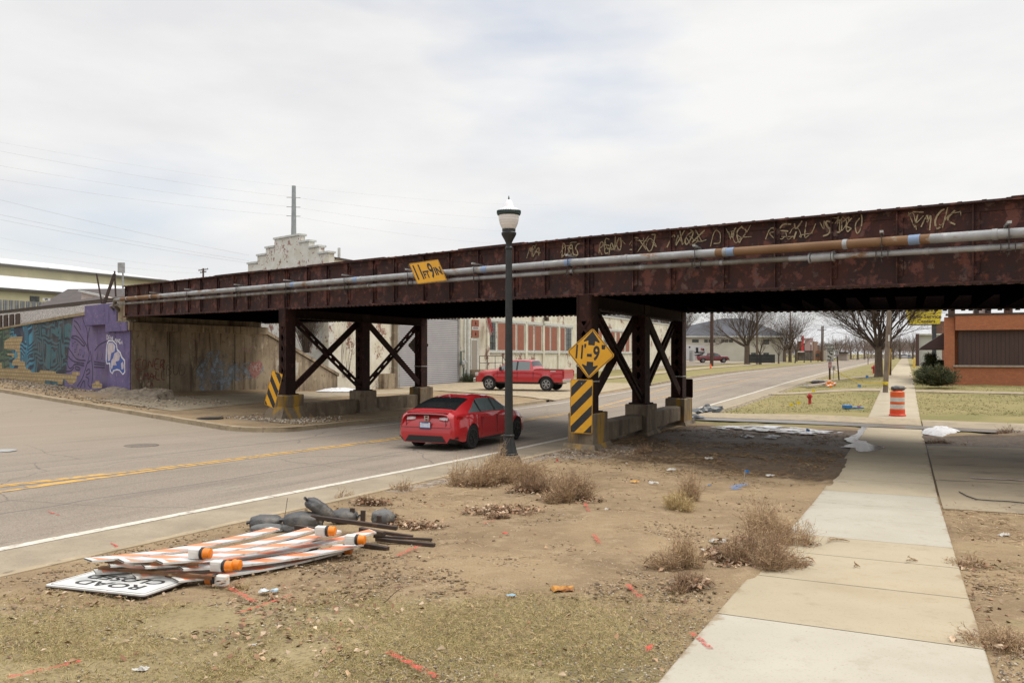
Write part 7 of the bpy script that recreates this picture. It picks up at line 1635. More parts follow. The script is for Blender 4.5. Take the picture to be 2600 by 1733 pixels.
boxb('pale grey block-walled workshop behind the shrubs, with a yellow sign in front', 'workshop', [('wall', 2334, 2400, 849, 932, 100, 20, surf('pale block wall', (.46, .46, .43), (.41, .41, .38), .6, rough=.8)), ('trim', 2334, 2400, 846.5, 850, 99.6, 1, M_frame), ('dark_pier', 2325, 2333.5, 847, 928, 99, 2, surf('maroon pier', (.07, .035, .032), rough=.8)), ('upper_wall', 2372, 2412, 815, 846, 104, 12, surf('brown upper wall', (.15, .07, .045), (.11, .055, .04), .4, rough=.9))], 'workshop_building')
# yellow pole sign
ps = thing('pole_sign', 'yellow tapered auto service sign on a dark post above the shrubs', 'shop sign', (*Pt(2372, 925, 75).xy, 0)); Ys = 75
mb = MB(); a = Pt(2372, 935, Ys); mb.box((a.x, Ys, (a.z + 8) / 2), (.26, .26, 8 - a.z)); mb.build('post', surf('dark blue-black post', (.03, .035, .045), rough=.6), ps, world=True)
def sgn(P, m, nm, Y, dp): mb = MB(); cpoly(mb, P, Y, dp); return fixn(mb.build(nm, m, ps, world=True))
sgn([(2313, 823), (2387, 822), (2397, 745), (2299, 747)], surf('yellow sign face', (.70, .56, .015), (.62, .5, .02), 1.5, rough=.5), 'panel', Ys - .25, .5)
sgn([(2311, 825.5), (2389, 824.5), (2388, 822.6), (2312, 823.6)], M_dark, 'frame', Ys - .27, .54)
def ptext(txt, px, py, hpx, nm, bold, shear, sx):
    c = Pt(px, py, Ys - .262); text_mesh(txt, hpx / F * Ys * 1.4, Matrix.Translation(Vector(c) - chain_loc(ps)) @ Matrix.Rotation(R(90), 4, 'X'), M_sk2, nm, ps, bold=bold, shear=shear, sx=sx, depth=.003)
M_sk2 = surf('dark sign lettering', (.05, .02, .03), rough=.6)
ptext('Tuffy', 2350, 779, 25, 'lettering', .02, .25, 1.0); ptext('Auto Service', 2350, 803.5, 9.2, 'lettering', .008, 0, 1.2); ptext('Centers', 2352, 815.5, 8.4, 'lettering', .007, 0, 1.2)
# bollards, meters, cones
M_by = surf('yellow bollard paint', (.68, .42, .02), (.58, .36, .03), 4, rough=.6, coord='obj')
for px, py, lab in ((2321, 933, 'yellow steel bollard left of the evergreen shrubs, nearer the sidewalk'), (2341, 928, 'yellow steel bollard half behind the evergreen shrubs')):
    c = gp(px, py); h = 22 * c.y / F; mb = MB(); mb.lathe([(.1, -.1), (.1, h), (.09, h + .04), (.04, h + .07)], 14); o = mb.build('bollard', M_by, smooth=40); o.location = c; tag(o, lab, 'bollard')
c = gp(2331, 925); t = thing('gas_meter', 'dark gas meter on a pipe between the two yellow bollards', 'gas meter', c); mb = MB(); mb.tube([(0, 0, 0), (0, 0, 1.6)], .05, 8); mb.build('pipe', M_dark, t)
for z, r in ((.75, .13), (1.15, .14), (1.5, .12)): mb = MB(); mb.box((0, -.05, z), (r * 2, .2, r * 1.7)); mb.build('meter_body', plain((.13, .16, .16), .5), t, bevel=.04)
c = gp(1804.5, 935); t = thing('traffic_cone', 'orange traffic cone at the foot of the left utility pole', 'traffic cone', c); s_ = 13 * c.y / F
mb = MB(); mb.lathe([(s_ * .22, s_ * .05), (s_ * .05, s_ * .97), (s_ * .03, s_)], 14); mb.build('cone', M_do, t, smooth=40); mb = MB(); mb.box((0, 0, s_ * .03), (s_ * .5, s_ * .5, s_ * .05)); mb.build('base', M_do, t)

# ------------------------------------------------------------------ poles, wires, far lamps, lane signs
M_pole = surf('weathered wood pole', (.2, .155, .12), (.14, .105, .08), 3, (.35, .65), [((.28, .23, .18), 6, .55, .7, (4, 4, .3))], rough=.85); M_poled = surf('dark brown pole', (.075, .04, .03), (.055, .032, .025), 3, rough=.85)
def pole(label, base, top, r0, r1, m=M_pole, arms=(), nm='utility_pole'):
    t = thing(nm, label, 'utility pole', base); b, tp = Vector(base), Vector(top); mb = MB(); mb.tube([(0, 0, -.3), tp - b], [r0, r1], 10); mb.build('shaft', m, t, smooth=60)
    for f_, l, ax in arms:
        c = (tp - b) * f_; mb = MB(); d = Vector((*(L2 if ax else N2), 0)); mb.beam(c - d * l / 2, c + d * l / 2, .12, .14); q = mb.build('cross_arm', m, t)
        for k in (-.45, -.2, .2, .45): mb = MB(); p = c + d * l * k; mb.M = Matrix.Translation(p + Vector((0, 0, .16))); mb.lathe([(.04, -.1), (.07, 0), (.03, .1)], 8); mb.build('insulator', M_steel, q)
    return t
b = gp(2247, 1000); b.z = float(zs(UN(b.x, b.y)[0])); tp = Pt(2268, 585, b.y)
nearp = pole('pale grey wood pole beside the sidewalk with caution tape round it, nearest pole', b, tp, .125, .095)
mb = MB(); q = Pt(2254, 858, b.y) - b; mb.box((q.x, q.y - .12, q.z), (.07, .02, .3), 0, .03); mb.build('paper_notice', M_sw, nearp)
b2_ = gp(2257, 953); pole('dark brown pole with a yellow conduit right of the big tree trunk', b2_, Pt(2261, 640, b2_.y), .17, .14, M_poled)
mb = MB(); mb.tube([gp(2255, 953) + Vector((-.05, -.2, 0)), Pt(2259.5, 885, b2_.y) + Vector((-.05, -.2, 0))], .05, 6); tag(mb.build('conduit', M_by), 'yellow conduit on the dark brown pole by the sidewalk', 'conduit')
for px, py, pt, r, m, lab in ((1807, 929, 600, .28, M_poled, 'thick dark brown pole in front of the dark red pickup'), (1922, 925, 640, .22, M_pole, 'brown pole right of the big bare tree across the road'), (2086, 917, 828, .22, M_poled, 'reddish pole at the far bend with a grey pole beside it'), (2089.5, 917, 827, .18, M_pole, 'grey pole at the far bend beside the reddish pole'), (2147, 912, 850, .2, M_pole, 'thin pale pole far down the road, right of the lane signs'), (2006, 916, 700, .2, M_pole, 'pale pole among the bare trees left of the street lamps')):
    b = gp(px, py); pole(lab, b, Pt(px + 1, pt, b.y), r, r * .75, m, ((.9, 2.2, 0),) if px in (2086,) else ())
b = Pt(745, 900, 115); b.z = -.4; tpz = Pt(746, 472, 115)
steel = pole('tall grey steel transmission pole rising behind the stepped gable', b, tpz, .62, .28, surf('grey steel pole', (.3, .32, .33), (.25, .27, .28), 2, rough=.5, metal=.3), nm='transmission_pole')
for y in (502, 526, 549):
    mb = MB(); c = Pt(745.6, y, 115) - b; mb.beam(c + Vector((-1.0, 0, .05)), c + Vector((.95, 0, 0)), .07, .07); mb.build('insulator_arm', M_steel, steel)
b = Pt(516, 900, 150); b.z = -.4; pole('small wood pole with two cross arms on the skyline above the left span', b, Pt(516, 681, 150), .2, .16, M_poled, ((.985, 3.6, 1), (.96, 2.2, 1)))
M_wire = surf('grey overhead wire', (.42, .42, .43), rough=.6)
WI = 0
def wire(label, pts, r=.009):
    P = []
    for i in range(len(pts) - 1):
        a, b = Pt(*pts[i]), Pt(*pts[i + 1])
        for k in range(12):
            f_ = k / 12; p = a.lerp(b, f_); p.z -= 4 * f_ * (1 - f_) * (b - a).length * .008; P.append(p)
    P.append(Pt(*pts[-1])); mb = MB(); mb.tube(P, r, 4); tag(mb.build('power_line', M_wire), label, 'power line', 'overhead wires in the sky')
wire('highest wire left and right of the tall steel pole', [(-60, 372, 70), (741, 500, 115), (1300, 555, 170)])
wire('middle wire left and right of the tall steel pole', [(-60, 410, 70), (741, 525, 115), (1300, 588, 170)])
wire('lowest wire left and right of the tall steel pole', [(-60, 446, 70), (741, 548, 115), (1250, 618, 170)])
wire('faint topmost wire running left of the steel pole', [(-60, 350, 75), (744, 473, 115), (1400, 520, 190)], .007)
wire('wire from upper left dropping to the stepped gable', [(-60, 492, 60), (632, 648, 75)])
wire('second wire dropping to the stepped gable just below the first', [(-60, 532, 60), (632, 662, 75)])
wire('third wire dropping to the stepped gable, lowest of the three', [(-60, 545, 60), (632, 668, 75)])
wire('upper wire to the small wood pole on the skyline', [(-60, 590, 80), (512, 683, 150)])
wire('lower wire to the small wood pole on the skyline', [(-60, 620, 80), (512, 694, 150)])
for i, (px, pb, lab) in enumerate(((2019, 921, 'far black street lamp with white globe, leftmost and nearest of the far row'), (2042, 920, 'far black street lamp in front of the red fin shop, second of the far row'), (2059, 919, 'far black street lamp, third of the far row beyond the road'), (2077, 918, 'far black street lamp at the right end of the far row'))):
    b = gp(px, pb); hpx = (60, 56, 50, 48)[i]; street_lamp(lab, b, hpx * b.y / F / 4.74, 'far street lamps along the left side of the road', False)
def lane_sign():
    b = gp(2107.5, 966); t = thing('lane_sign', 'white lane control sign reading BEGINS CENTER LANE ONLY on a brown post', 'road sign', b); Y = b.y; s = Y / F
    mb = MB(); mb.box((0, .06, 46 * s), (4.2 * s, .06, 94 * s)); mb.build('post', M_poled, t)
    mb = MB(); mb.box((0, 0, 66.5 * s), (19.5 * s, .02, 35 * s)); mb.build('lane_panel', M_sw, t); mb = MB(); mb.box((0, -.012, 89.5 * s), (24.5 * s, .02, 9.2 * s)); mb.build('begins_panel', M_sw, t)
    F_ = lambda x, z: Matrix.Translation((x * s, -.026, z * s)) @ Matrix.Rotation(R(90), 4, 'X')
    for tx, z, h, sx_ in (('BEGINS', 89.5, 7.2, .9), ('CENTER', 80.4, 4.6, .95), ('LANE', 75.5, 4.6, .95), ('ONLY', 52, 4.6, .95)): text_mesh(tx, h * s * 1.25, F_(0, z), M_sk, 'lettering', t, bold=.002, sx=sx_ * 1.05)
    for sg, cx, cz in ((1, 2.2, 69), (-1, -2.2, 60)):
        mb = MB(); P = [Vector(((cx + sg * x) * s, -.02, (cz + sg * z) * s)) for x, z in ((-4.2, 4.5), (-3.6, 1.5), (-1.5, -.8), (1.8, -1.6))]
        for a_, b_ in zip(P[:-1], P[1:]): mb.beam(a_, b_, .012, 2.2 * s, up=(0, 1, 0)) if False else mb.beam(a_, b_, 2.2 * s, .012, up=(0, 1, 0))
        h = P[-1]; mb.add([h + Vector((sg * 3.4 * s, -.004, -.6 * sg * s)), h + Vector((-sg * .6 * s, -.004, 2.4 * s)), h + Vector((-sg * .6 * s, -.004, -2.6 * s))], [(0, 1, 2), (2, 1, 0)]); mb.build('arrow', M_sk, t)
    mb = MB(); mb.box((-.01, -.0, 40 * s), (9.5 * s, .02, 16 * s)); mb.build('lower_panel', surf('faded pink sign', (.58, .42, .42), (.6, .5, .5), 9, rough=.6, coord='obj'), t)
    mb = MB()
    for z in (45, 41.5, 36, 33.5): mb.box((-.01, -.013, z * s), (6.5 * s, .004, 1.3 * s))
    mb.build('red_legend', plain((.45, .06, .07)), t); return t
lane_sign()
b = gp(2117, 963); t = thing('small_sign', 'small white sign with a black bar on a thin post right of the lane sign', 'road sign', b); s = b.y / F
mb = MB(); mb.box((0, .03, 15 * s), (1.6 * s, .03, 38 * s)); mb.build('post', M_steel, t); mb = MB(); mb.box((0, 0, 29 * s), (9 * s, .02, 13 * s)); mb.build('panel', M_sw, t); mb = MB(); mb.box((0, -.014, 28.5 * s), (2 * s, .006, 8 * s)); mb.build('black_bar', M_sk, t)
b = gp(2131, 965); t = thing('small_sign', 'white square sign with a purple band on a leaning brown post', 'road sign', b); s = b.y / F; t.rotation_euler = (0, R(-4.5), 0)
mb = MB(); mb.box((0, .05, 36 * s), (2.8 * s, .05, 72 * s)); mb.build('post', M_poled, t); mb = MB(); mb.box((-1 * s, 0, 70 * s), (10.5 * s, .02, 15.5 * s)); mb.build('panel', M_sw, t)
mb = MB(); mb.box((-1 * s, -.013, 64.2 * s), (10 * s, .006, 1.7 * s)); mb.build('band', plain((.25, .08, .2)), t)
mb = MB()
for x, z, w_, h_ in ((-3.2, 73, 1, 3), (-1.2, 73, 1, 3), (1, 73, 1, 3), (-.6, 68.6, 1.2, 3.4), (.9, 69.5, 2.2, 1.1), (-1, 77 - 2, 5, .8)): mb.box((x * s, -.013, z * s), (w_ * s, .006, h_ * s))
mb.build('worn_legend', plain((.12, .12, .18)), t)
post('thin dark post standing in the lawn left of the big tree', gp(2204, 925), Pt(2204, 885, gp(2204, 925).y), .09, M_poled)
# caution tape between the lane sign, the pole and the drum
M_tp = surf('yellow caution tape', (.66, .5, .03), (.5, .38, .04), 12, rough=.5)
def tape(label, pts, wd=.07, sag=.012):
    mb = MB(); P = []
    for a, b in zip(pts[:-1], pts[1:]):
        for k in range(10): f_ = k / 10; p = a.lerp(b, f_); p.z -= 4 * f_ * (1 - f_) * sag * (b - a).length; P.append(p)
    P.append(pts[-1]); rows = [[p + Vector((0, .01 * math.sin(i), -wd / 2)) for i, p in enumerate(P)], [p + Vector((0, .01 * math.cos(i), wd / 2)) for i, p in enumerate(P)]]
    mb.grid(rows); tag(mb.build('caution_tape', M_tp), label, 'tape')
yb = gp(2247, 1000).y
tape('long yellow caution tape from the small white sign to the pale pole', [Pt(2118, 937, gp(2117, 963).y - .1), Pt(2243, 973, yb - .15)])
tape('short yellow caution tape from the pale pole to the drum', [Pt(2243, 973, yb - .15), Pt(2254, 976, yb - .15), db + Vector((-.1, .05, .93))], .06)
mb = MB(); q = Pt(2248, 972, yb); mb.lathe([(.135, -.08), (.14, 0), (.135, .08)], 14, c=q); tag(mb.build('caution_tape', M_tp), 'band of yellow caution tape wound round the pale pole', 'tape')
# far heap of barricades
fb = thing('barricade', 'heap of white and orange barricades on the grass strip below the lane sign', 'barricade', gp(2075, 980)); Yf = gp(2075, 980).y
for (x0, y0, z0, x1, y1, z1) in ((2046, 978, .12, 2098, 974, .12), (2044, 981, .06, 2100, 979, .06), (2050, 979, .2, 2102, 972, .22), (2055, 982, .05, 2106, 977, .1), (2032, 980, .03, 2060, 980, .05), (2094, 976, .1, 2112, 968, .3), (2098, 981, .06, 2118, 972, .2)):
    mb = MB(); board(mb, gp(x0, y0, z0), gp(x1, y1, z1), .2, .05); mb.build('rail', [M_bw, M_bo, M_bg, M_cell], fb, world=True)
for px, py, dz in ((2100, 977, .12), (2104, 971, .25), (2109, 980, .08), (2113, 973, .2), (2119, 975, .12), (2107, 967, .3)):
    mb = MB(); c = gp(px, py, dz); mb.M = Matrix.Translation(c); mb.lathe([(.05, -.08), (.09, -.06), (.09, .05), (.05, .08)], 10); mb.build('lens', M_amber, fb, smooth=50, world=True)
sandbag('black sandbag heap lying behind the far barricades', gp(2078, 970, .1), (1.0, .4, .3), R(0), 31, M_bag, tails=(-1,), group=None)
# crumpled dark sheets by the pier, blue tool case, flags, litter
rs = random.Random(5)
def crumple(label, cat, nm, c, sx, sy, sz, mat, seed, rz=0, group=None):
    rows = []
    for i in range(9):
        row = []
        for j in range(9):
            a, b = (i / 8 - .5), (j / 8 - .5); n = mnoise.noise(Vector((a * 3 + seed, b * 3, seed * .7))); n2 = mnoise.noise(Vector((a * 7, b * 7 + seed, 3)))
            e = max(0, 1 - max(abs(a), abs(b)) * 1.2); row.append((a * sx * (1 + .3 * n), b * sy * (1 + .3 * n2), max(.003, sz * (e * .9 + .6 * n + .4 * n2))))
        rows.append(row)
    mb = MB(); mb.grid(rows); o = mb.build(nm, mat); o.location = c; o.rotation_euler = (0, 0, rz); return tag(o, label, cat, group)
M_tarp = surf('dark grey plastic sheet', (.04, .045, .05), (.09, .095, .1), 4, rough=.35, coord='obj')
crumple('crumpled dark plastic sheet lying by the road, right of the right pier', 'plastic sheet', 'plastic_sheet', gp(1768, 1053), 1.1, .9, .3, M_tarp, 3); crumple('flat dark plastic sheet against the right pier, left of the crumpled one', 'plastic sheet', 'plastic_sheet', gp(1757, 1064), .8, .7, .16, M_tarp, 6); crumple('pointed black plastic sheet at the driveway corner', 'plastic sheet', 'plastic_sheet', gp(1800, 1049), .9, .6, .34, M_tarp, 9)
M_blue = surf('blue plastic', (.03, .17, .42), (.025, .14, .36), 5, rough=.4, coord='obj')
b = gp(2167, 1037); t = thing('plastic_case', 'blue plastic case with a lower tray lying on the lawn by the hydrant', 'plastic case', b); s = b.y / F
mb = MB(); mb.box((-16 * s, 0, 5 * s), (18 * s, .3, 9 * s), .1); mb.build('case', M_blue, t, bevel=.02); mb = MB(); mb.box((12 * s, 0, 2.2 * s), (24 * s, .25, 4 * s), -.1); mb.build('tray', M_blue, t, bevel=.02); mb = MB(); mb.box((0, 0, 1.2 * s), (12 * s, .12, 2 * s)); mb.build('hinge', M_blue, t); mb = MB(); mb.box((13 * s, -.02, 5.5 * s), (6 * s, .1, 3.5 * s)); mb.build('red_latch', plain((.5, .04, .04)), t)
M_fy = surf('yellow marker flag', (.72, .56, .03), rough=.6, coord='obj'); M_fb = surf('blue marker flag', (.04, .2, .5), rough=.6, coord='obj'); M_fr = surf('red marker flag', (.62, .06, .04), rough=.6, coord='obj')
def mflag(label, px, py, m, h=.4, sz=.12, lean=0):
    c = gp(px, py); t = thing('marker_flag', label, 'marker flag', c); mb = MB(); mb.tube([(0, 0, 0), (lean, 0, h)], .004, 4); mb.build('wire', M_steel, t)
    mb = MB(); mb.grid([[(lean, 0, h), (lean + sz * .5, .015, h - .005), (lean + sz, -.01, h - .03)], [(lean * .8, 0, h - sz * .8), (lean + sz * .5, .02, h - sz * .8), (lean + sz * .9, 0, h - sz * .9)]]); mb.build('pennant', m, t)
mflag('yellow marker flag on the lawn, left one of the pair by the hydrant', 2004, 1036, M_fy, .22, .16); mflag('yellow marker flag on the lawn, closer to the hydrant', 2023, 1031, M_fy, .22, .16); mflag('yellow marker flag just behind the hydrant top', 2061, 1000, M_fy, .25, .18)
mflag('blue marker flag on the grass strip behind the hydrant', 2178, 985, M_fb, .2, .18); mflag('small blue marker flag on the lawn beside the big tree', 2198, 962, M_fb, .25, .2)
mflag('blue marker flag in the melted snow behind the bridge', 2047, 1102, M_fb, .16, .1); mflag('upright blue marker flag on the dirt under the bridge', 1889, 1218, M_fb, .18, .07, .02)
mflag('red marker flag on the gravel by the lamp base', 1412, 1178, M_fr, .1, .05)
b = gp(700, 1082)
mb = MB(); mb.lathe([(.42, 0), (.42, .02), (.36, .025), (.3, .015)], 24); o = mb.build('manhole_cover', M_dark); o.location = gp(533, 1062, .0); tag(o, 'round dark manhole cover in the dirt left of the left pier', 'manhole cover')
mb = MB(); mb.lathe([(.4, .0), (.4, .008), (.36, .012), (.1, .012)], 24); o = mb.build('manhole_cover', surf('worn iron cover', (.1, .08, .065), (.16, .13, .1), 12)); c = gp(358, 1117); o.location = (c.x, c.y, float(asph(*UN(c.x, c.y))) + .003); tag(o, 'worn iron manhole cover flush with the asphalt of the side street', 'manhole cover')
mb = MB(); q = gp(3, 1129); mb.lathe([(.3, 0), (.3, .006), (.1, .008)], 20, c=(q.x, q.y, float(asph(*UN(q.x, q.y))) + .003)); tag(mb.build('manhole_cover', M_steel), 'pale round cover in the side street at the left edge', 'manhole cover')
M_bl = surf('bleached litter', (.5, .48, .44), (.36, .33, .29), 15, rough=.7, coord='obj'); M_yl = surf('yellow wrapper', (.6, .33, .05), (.5, .22, .04), 14, rough=.5, coord='obj')
for i, (px, py, w_, m, lab) in enumerate(((681, 1504, .13, surf('printed wrapper', (.55, .55, .55), (.2, .4, .5), 20, (.45, .6), [((.6, .15, .1), 14, .6, .64)], coord='obj'), 'crumpled printed wrapper on the dirt below the red paint mark'), (1428, 1500, .16, surf('rotten orange wrapper', (.5, .24, .05), (.26, .1, .03), 9, coord='obj'), 'crumpled orange-brown rag lying alone on the dirt'), (1298, 1512, .06, surf('pale blue scrap', (.25, .4, .5), rough=.6), 'flat blue scrap on the dirt left of the orange rag'), (1822, 1376, .16, M_bl, 'white torn plastic scrap caught in the dead weeds, upper one'), (1800, 1400, .12, M_bl, 'white torn plastic scrap caught in the dead weeds, lower one'),
        (1612, 1224, .13, M_yl, 'yellow crumpled wrapper on the dirt beyond the weed clumps'), (1660, 1228, .15, M_bl, 'long pale scrap right of the yellow wrapper'), (1703, 1194, .16, M_bl, 'pale scrap on the brown grass near the right pier'), (1541, 1293, .08, M_bl, 'round white pebble-like scrap on bare dirt by the straw clump'), (1955, 1208, .14, M_bl, 'grey paper scrap near the blue marker flag'), (1801, 1232, .06, M_blue, 'flat blue lid on the dirt near the blue paint'), (1800, 1165, .16, M_bl, 'white torn paper in the shade of the bridge'),
        (2550, 1360, .12, M_bl, 'white plastic scrap on the dirt right of the sidewalk'), (358, 1700, .08, M_bl, 'small crumpled white paper in the foreground grass'), (640, 1639, .05, M_bl, 'small white bottle cap ring in the foreground grass'), (1762, 1571, .03, M_dark, 'small black cap lying by the sidewalk edge'), (1765, 1241, .06, M_yl, 'small yellow scrap beyond the straw clump'), (1283, 1355, .07, M_fr, 'flat red-pink scrap on the dirt in the middle'))):
    crumple(lab, 'litter', 'litter', gp(px, py, .004), w_, w_ * .6, w_ * .28, m, i + 2, rs.uniform(-.4, .4), 'scattered litter on the verge')
# spray paint marks on ground and road
M_rp = alpha_paint('red spray marks', (.50, .055, .04), 22, .44, .62); M_bp2 = alpha_paint('blue spray marks', (.05, .2, .5), 22, .42, .6); M_gp = alpha_paint('green spray marks', (.25, .45, .33), 16, .45, .7)
def mark(pxs, wd, m, zf, dz=.012):
    P = [gp(*p) for p in pxs]; P = [P[0].lerp(P[1], f_) for f_ in np.linspace(0, 1, 8)] if len(P) == 2 else P; mb = MB(); rows = [[], []]
    for i, p in enumerate(P):
        a, b = P[max(i - 1, 0)], P[min(i + 1, len(P) - 1)]; d = Vector((b.x - a.x, b.y - a.y, 0)).normalized(); sd_ = Vector((-d.y, d.x, 0)) * wd / 2
        for r_, sg in ((0, 1), (1, -1)):
            q = p + sd_ * sg; u_, n_ = UN(q.x, q.y); q.z = float(zf(u_, n_)) + dz; rows[r_].append(q)
    mb.grid(rows, flip=True); o = mb.build('spray_paint_mark', m); o['kind'] = 'structure'
lz = lambda u, n: landR(u, n) + .02
for a in ([(572, 1495), (648, 1537)], [(600, 1568), (738, 1520)], [(985, 1666), (1110, 1733)], [(1005, 1419), (1066, 1392)], [(1485, 1282), (1495, 1303)], [(1508, 1362), (1523, 1386)], [(1592, 1492), (1626, 1524)], [(20, 1732), (205, 1690)], [(1225, 1334), (1255, 1325)], [(1635, 1664), (1660, 1650)]): mark(a, .045, M_rp, lz)
for a in ([(1755, 1615), (1804, 1682)],): mark(a, .035, M_rp, lambda u, n: np.where(n > -1.15, zs(u) + .0, landR(u, n) + .02), .006)
for a in ([(1855, 1240), (1895, 1232)], [(1862, 1246), (1880, 1240)]): mark(a, .1, M_bp2, lz)
for a in ([(545, 1240), (605, 1238)],): mark(a, .06, M_gp, asph, .006)
for a in ([(120, 1298), (150, 1308)], [(278, 1378), (310, 1394)]): mark(a, .04, M_rp, asph, .006)
# loose cable on the concrete pad
mb = MB(); mb.tube([gp(x, y, .03) for x, y in ((2435, 1247), (2455, 1258), (2480, 1267), (2520, 1270), (2560, 1272), (2600, 1276), (2640, 1278))], .008, 5); tag(mb.build('cable', M_dark), 'thin black cable curling over the old concrete pad', 'cable')
# ------------------------------------------------------------------ vegetation
M_bark = surf('grey-brown bark', (.12, .085, .06), (.085, .062, .045), 4, (.35, .65), [((.17, .135, .1), 9, .56, .7, (4, 4, .6))], rough=.9, bump=.5, bs=20, coord='obj')
M_twig = surf('bare twigs', (.105, .075, .055), (.075, .055, .042), 1, rough=.9, coord='obj')
def segs_mesh(name, S, mat, parent, n=4, tint=None):
    """S: rows of p0(3) p1(3) r0 r1 -> tapered n-sided tubes in one mesh"""
    S = np.array(S, float); p0, p1, r0, r1 = S[:, :3], S[:, 3:6], S[:, 6], S[:, 7]
    d = p1 - p0; d /= np.maximum(np.linalg.norm(d, axis=1, keepdims=True), 1e-9)
    ref = np.where(np.abs(d[:, 2:3]) > .9, np.array([[1., 0, 0]]), np.array([[0, 0, 1.]]))
    e1 = np.cross(d, ref); e1 /= np.linalg.norm(e1, axis=1, keepdims=True); e2 = np.cross(d, e1)
    V = []
    for p, r in ((p0, r0), (p1, r1)):
        for k in range(n): a = 2 * math.pi * k / n; V.append(p + (e1 * math.cos(a) + e2 * math.sin(a)) * r[:, None])
    V = np.stack(V, 1); m = len(S); base = (np.arange(m) * 2 * n)[:, None]
    Fc = np.concatenate([base + np.array([k, (k + 1) % n, n + (k + 1) % n, n + k]) for k in range(n)])
    t = None if tint is None else np.repeat(np.asarray(tint), 2 * n, axis=0)
    return mesh_np(name, V.reshape(-1, 3), Fc, mat, parent, t)
def grow(rng, S, p, d, L_, r, lev, maxlev, spread, up, kids, gnarl):
    k = 4 if lev < maxlev else 2; q = p.copy(); dd = d.copy(); pts = [q.copy()]; rads = [r]
    for i in range(k):
        dd = dd + rng.normal(0, gnarl, 3) + np.array((0, 0, up)); dd /= np.linalg.norm(dd); q2 = q + dd * L_ / k; r2 = r * (1 - .62 * (i + 1) / k)
        S[min(lev, 1)].append([*q, *q2, rads[-1], max(r2, .004)]); q = q2; pts.append(q.copy()); rads.append(max(r2, .004))
    if lev >= maxlev: return
    for c in range(kids[lev]):
        f_ = rng.uniform(.28, 1.0) if lev else rng.uniform(.5, 1.0); x = f_ * k; i = min(int(x), k - 1); b = pts[i] + (pts[i + 1] - pts[i]) * (x - i)
        a = rng.uniform(0, 2 * math.pi); perp = np.cross(dd, rng.normal(0, 1, 3)); perp /= np.linalg.norm(perp)
        nd = dd * math.cos(spread[lev]) + perp * math.sin(spread[lev]) * rng.uniform(.7, 1.2); nd[2] += .12; nd /= np.linalg.norm(nd)
        grow(rng, S, b, nd, L_ * rng.uniform(.52, .8), rads[i] * rng.uniform(.34, .58), lev + 1, maxlev, spread, up, kids, gnarl)
def tree(label, base, hgt, r, seed, kids=(9, 6, 5, 4), spread=(.75, .7, .65, .6), up=.05, trunk=.28, group=None, nm='bare_tree', gn=.12, lean=0):
    rng = np.random.default_rng(seed); t = thing(nm, label, 'tree', base, 0, group); S = [[], []]
    th = hgt * trunk; S[0].append([0, 0, -.3, 0, 0, .25, r * 1.45, r * 1.08]); S[0].append([0, 0, .25, lean * th, 0, th, r * 1.08, r * .9])
    for i in range(kids[0]):
        a = 2 * math.pi * (i + rng.uniform(-.3, .3)) / kids[0]; tilt = spread[0] * rng.uniform(.35, 1.15) if i else .1
        d = np.array((math.sin(tilt) * math.cos(a), math.sin(tilt) * math.sin(a), math.cos(tilt)))
        grow(rng, S, np.array((lean * th, 0, th * rng.uniform(.8, 1.0))), d, hgt * .5 * rng.uniform(.75, 1.05), r * rng.uniform(.26, .46), 1, len(kids), spread, up, kids, gn)
    segs_mesh('trunk', S[0], M_bark, t, 10); segs_mesh('crown', S[1], M_twig, t, 3); return t
tree('large bare tree with a dense vase-shaped crown by the sidewalk behind the bridge', gp(2231, 957), 8.3, .26, 3, kids=(15, 8, 8, 9), spread=(.85, .6, .6, .6), up=.06, trunk=.26)
def bt(px, py, top, rpx, seed, label, kids=(9, 6, 6, 6), sp=(.8, .65, .6, .6), trunk=.25, cap=12):
    b = gp(px, py); h = min((py - top) / F * b.y, cap * 2); return tree(label, b, h, rpx / F * b.y, seed, kids, sp, .05, trunk)
bt(1897, 925, 740, 7, 5, 'broad bare tree in front of the cream hip-roofed building', (12, 7, 7, 8), (1.0, .65, .6, .6), .26)
bt(1930, 925, 835, 3.5, 7, 'slim bare tree between the brown pole and the black fence', (7, 5, 4), (.6, .6, .6), .3)
bt(1977, 923, 855, 2, 9, 'small young bare tree right of the black fence', (7, 5, 4), (.7, .6, .6), .3)
bt(1992, 919, 800, 4, 11, 'bare tree right of the cream building, left one of a close pair', (9, 6, 6, 7))
bt(2006, 919, 790, 4, 13, 'bare tree right of the cream building, right one of a close pair', (9, 6, 6, 7))
bt(2022, 917, 812, 3, 15, 'yellowish bare tree behind the leftmost far street lamp', (8, 5, 5, 3))
bt(1712, 925, 735, 6, 17, 'bare tree with steep limbs just right of the right pier', (13, 7, 7, 7), (.8, .6, .6, .6), .2)
bt(1660, 927, 770, 4, 19, 'bare tree seen through the right pier braces', (10, 6, 6, 7), (.9, .65, .6, .6))
bt(1612, 930, 780, 4, 23, 'bare tree before the factory end, left of the one in the braces', (9, 6, 6, 6), (.8, .65, .6, .6))
for i, (px, py, top, lab) in enumerate(((2160, 912, 845, 'far bare tree right of the lane signs, first of the row'), (2178, 912, 838, 'far bare tree, second of the row right of the lane signs'), (2195, 911, 842, 'far bare tree nearest to the big tree, left of it'), (2268, 912, 850, 'far bare tree at the sidewalk end, left of its vanishing point'), (2285, 911, 842, 'far bare tree over the sidewalk end, behind the dark pole'), (2318, 911, 848, 'far bare tree right of the sidewalk end'), (2128, 912, 850, 'far bare tree directly behind the lane signs'), (2255, 915, 835, 'bare tree behind the dark brown pole'))):
    bt(px, py, top, 2.4, 40 + i, lab, (7, 5, 4, 3), (.7, .6, .6, .6), .28)
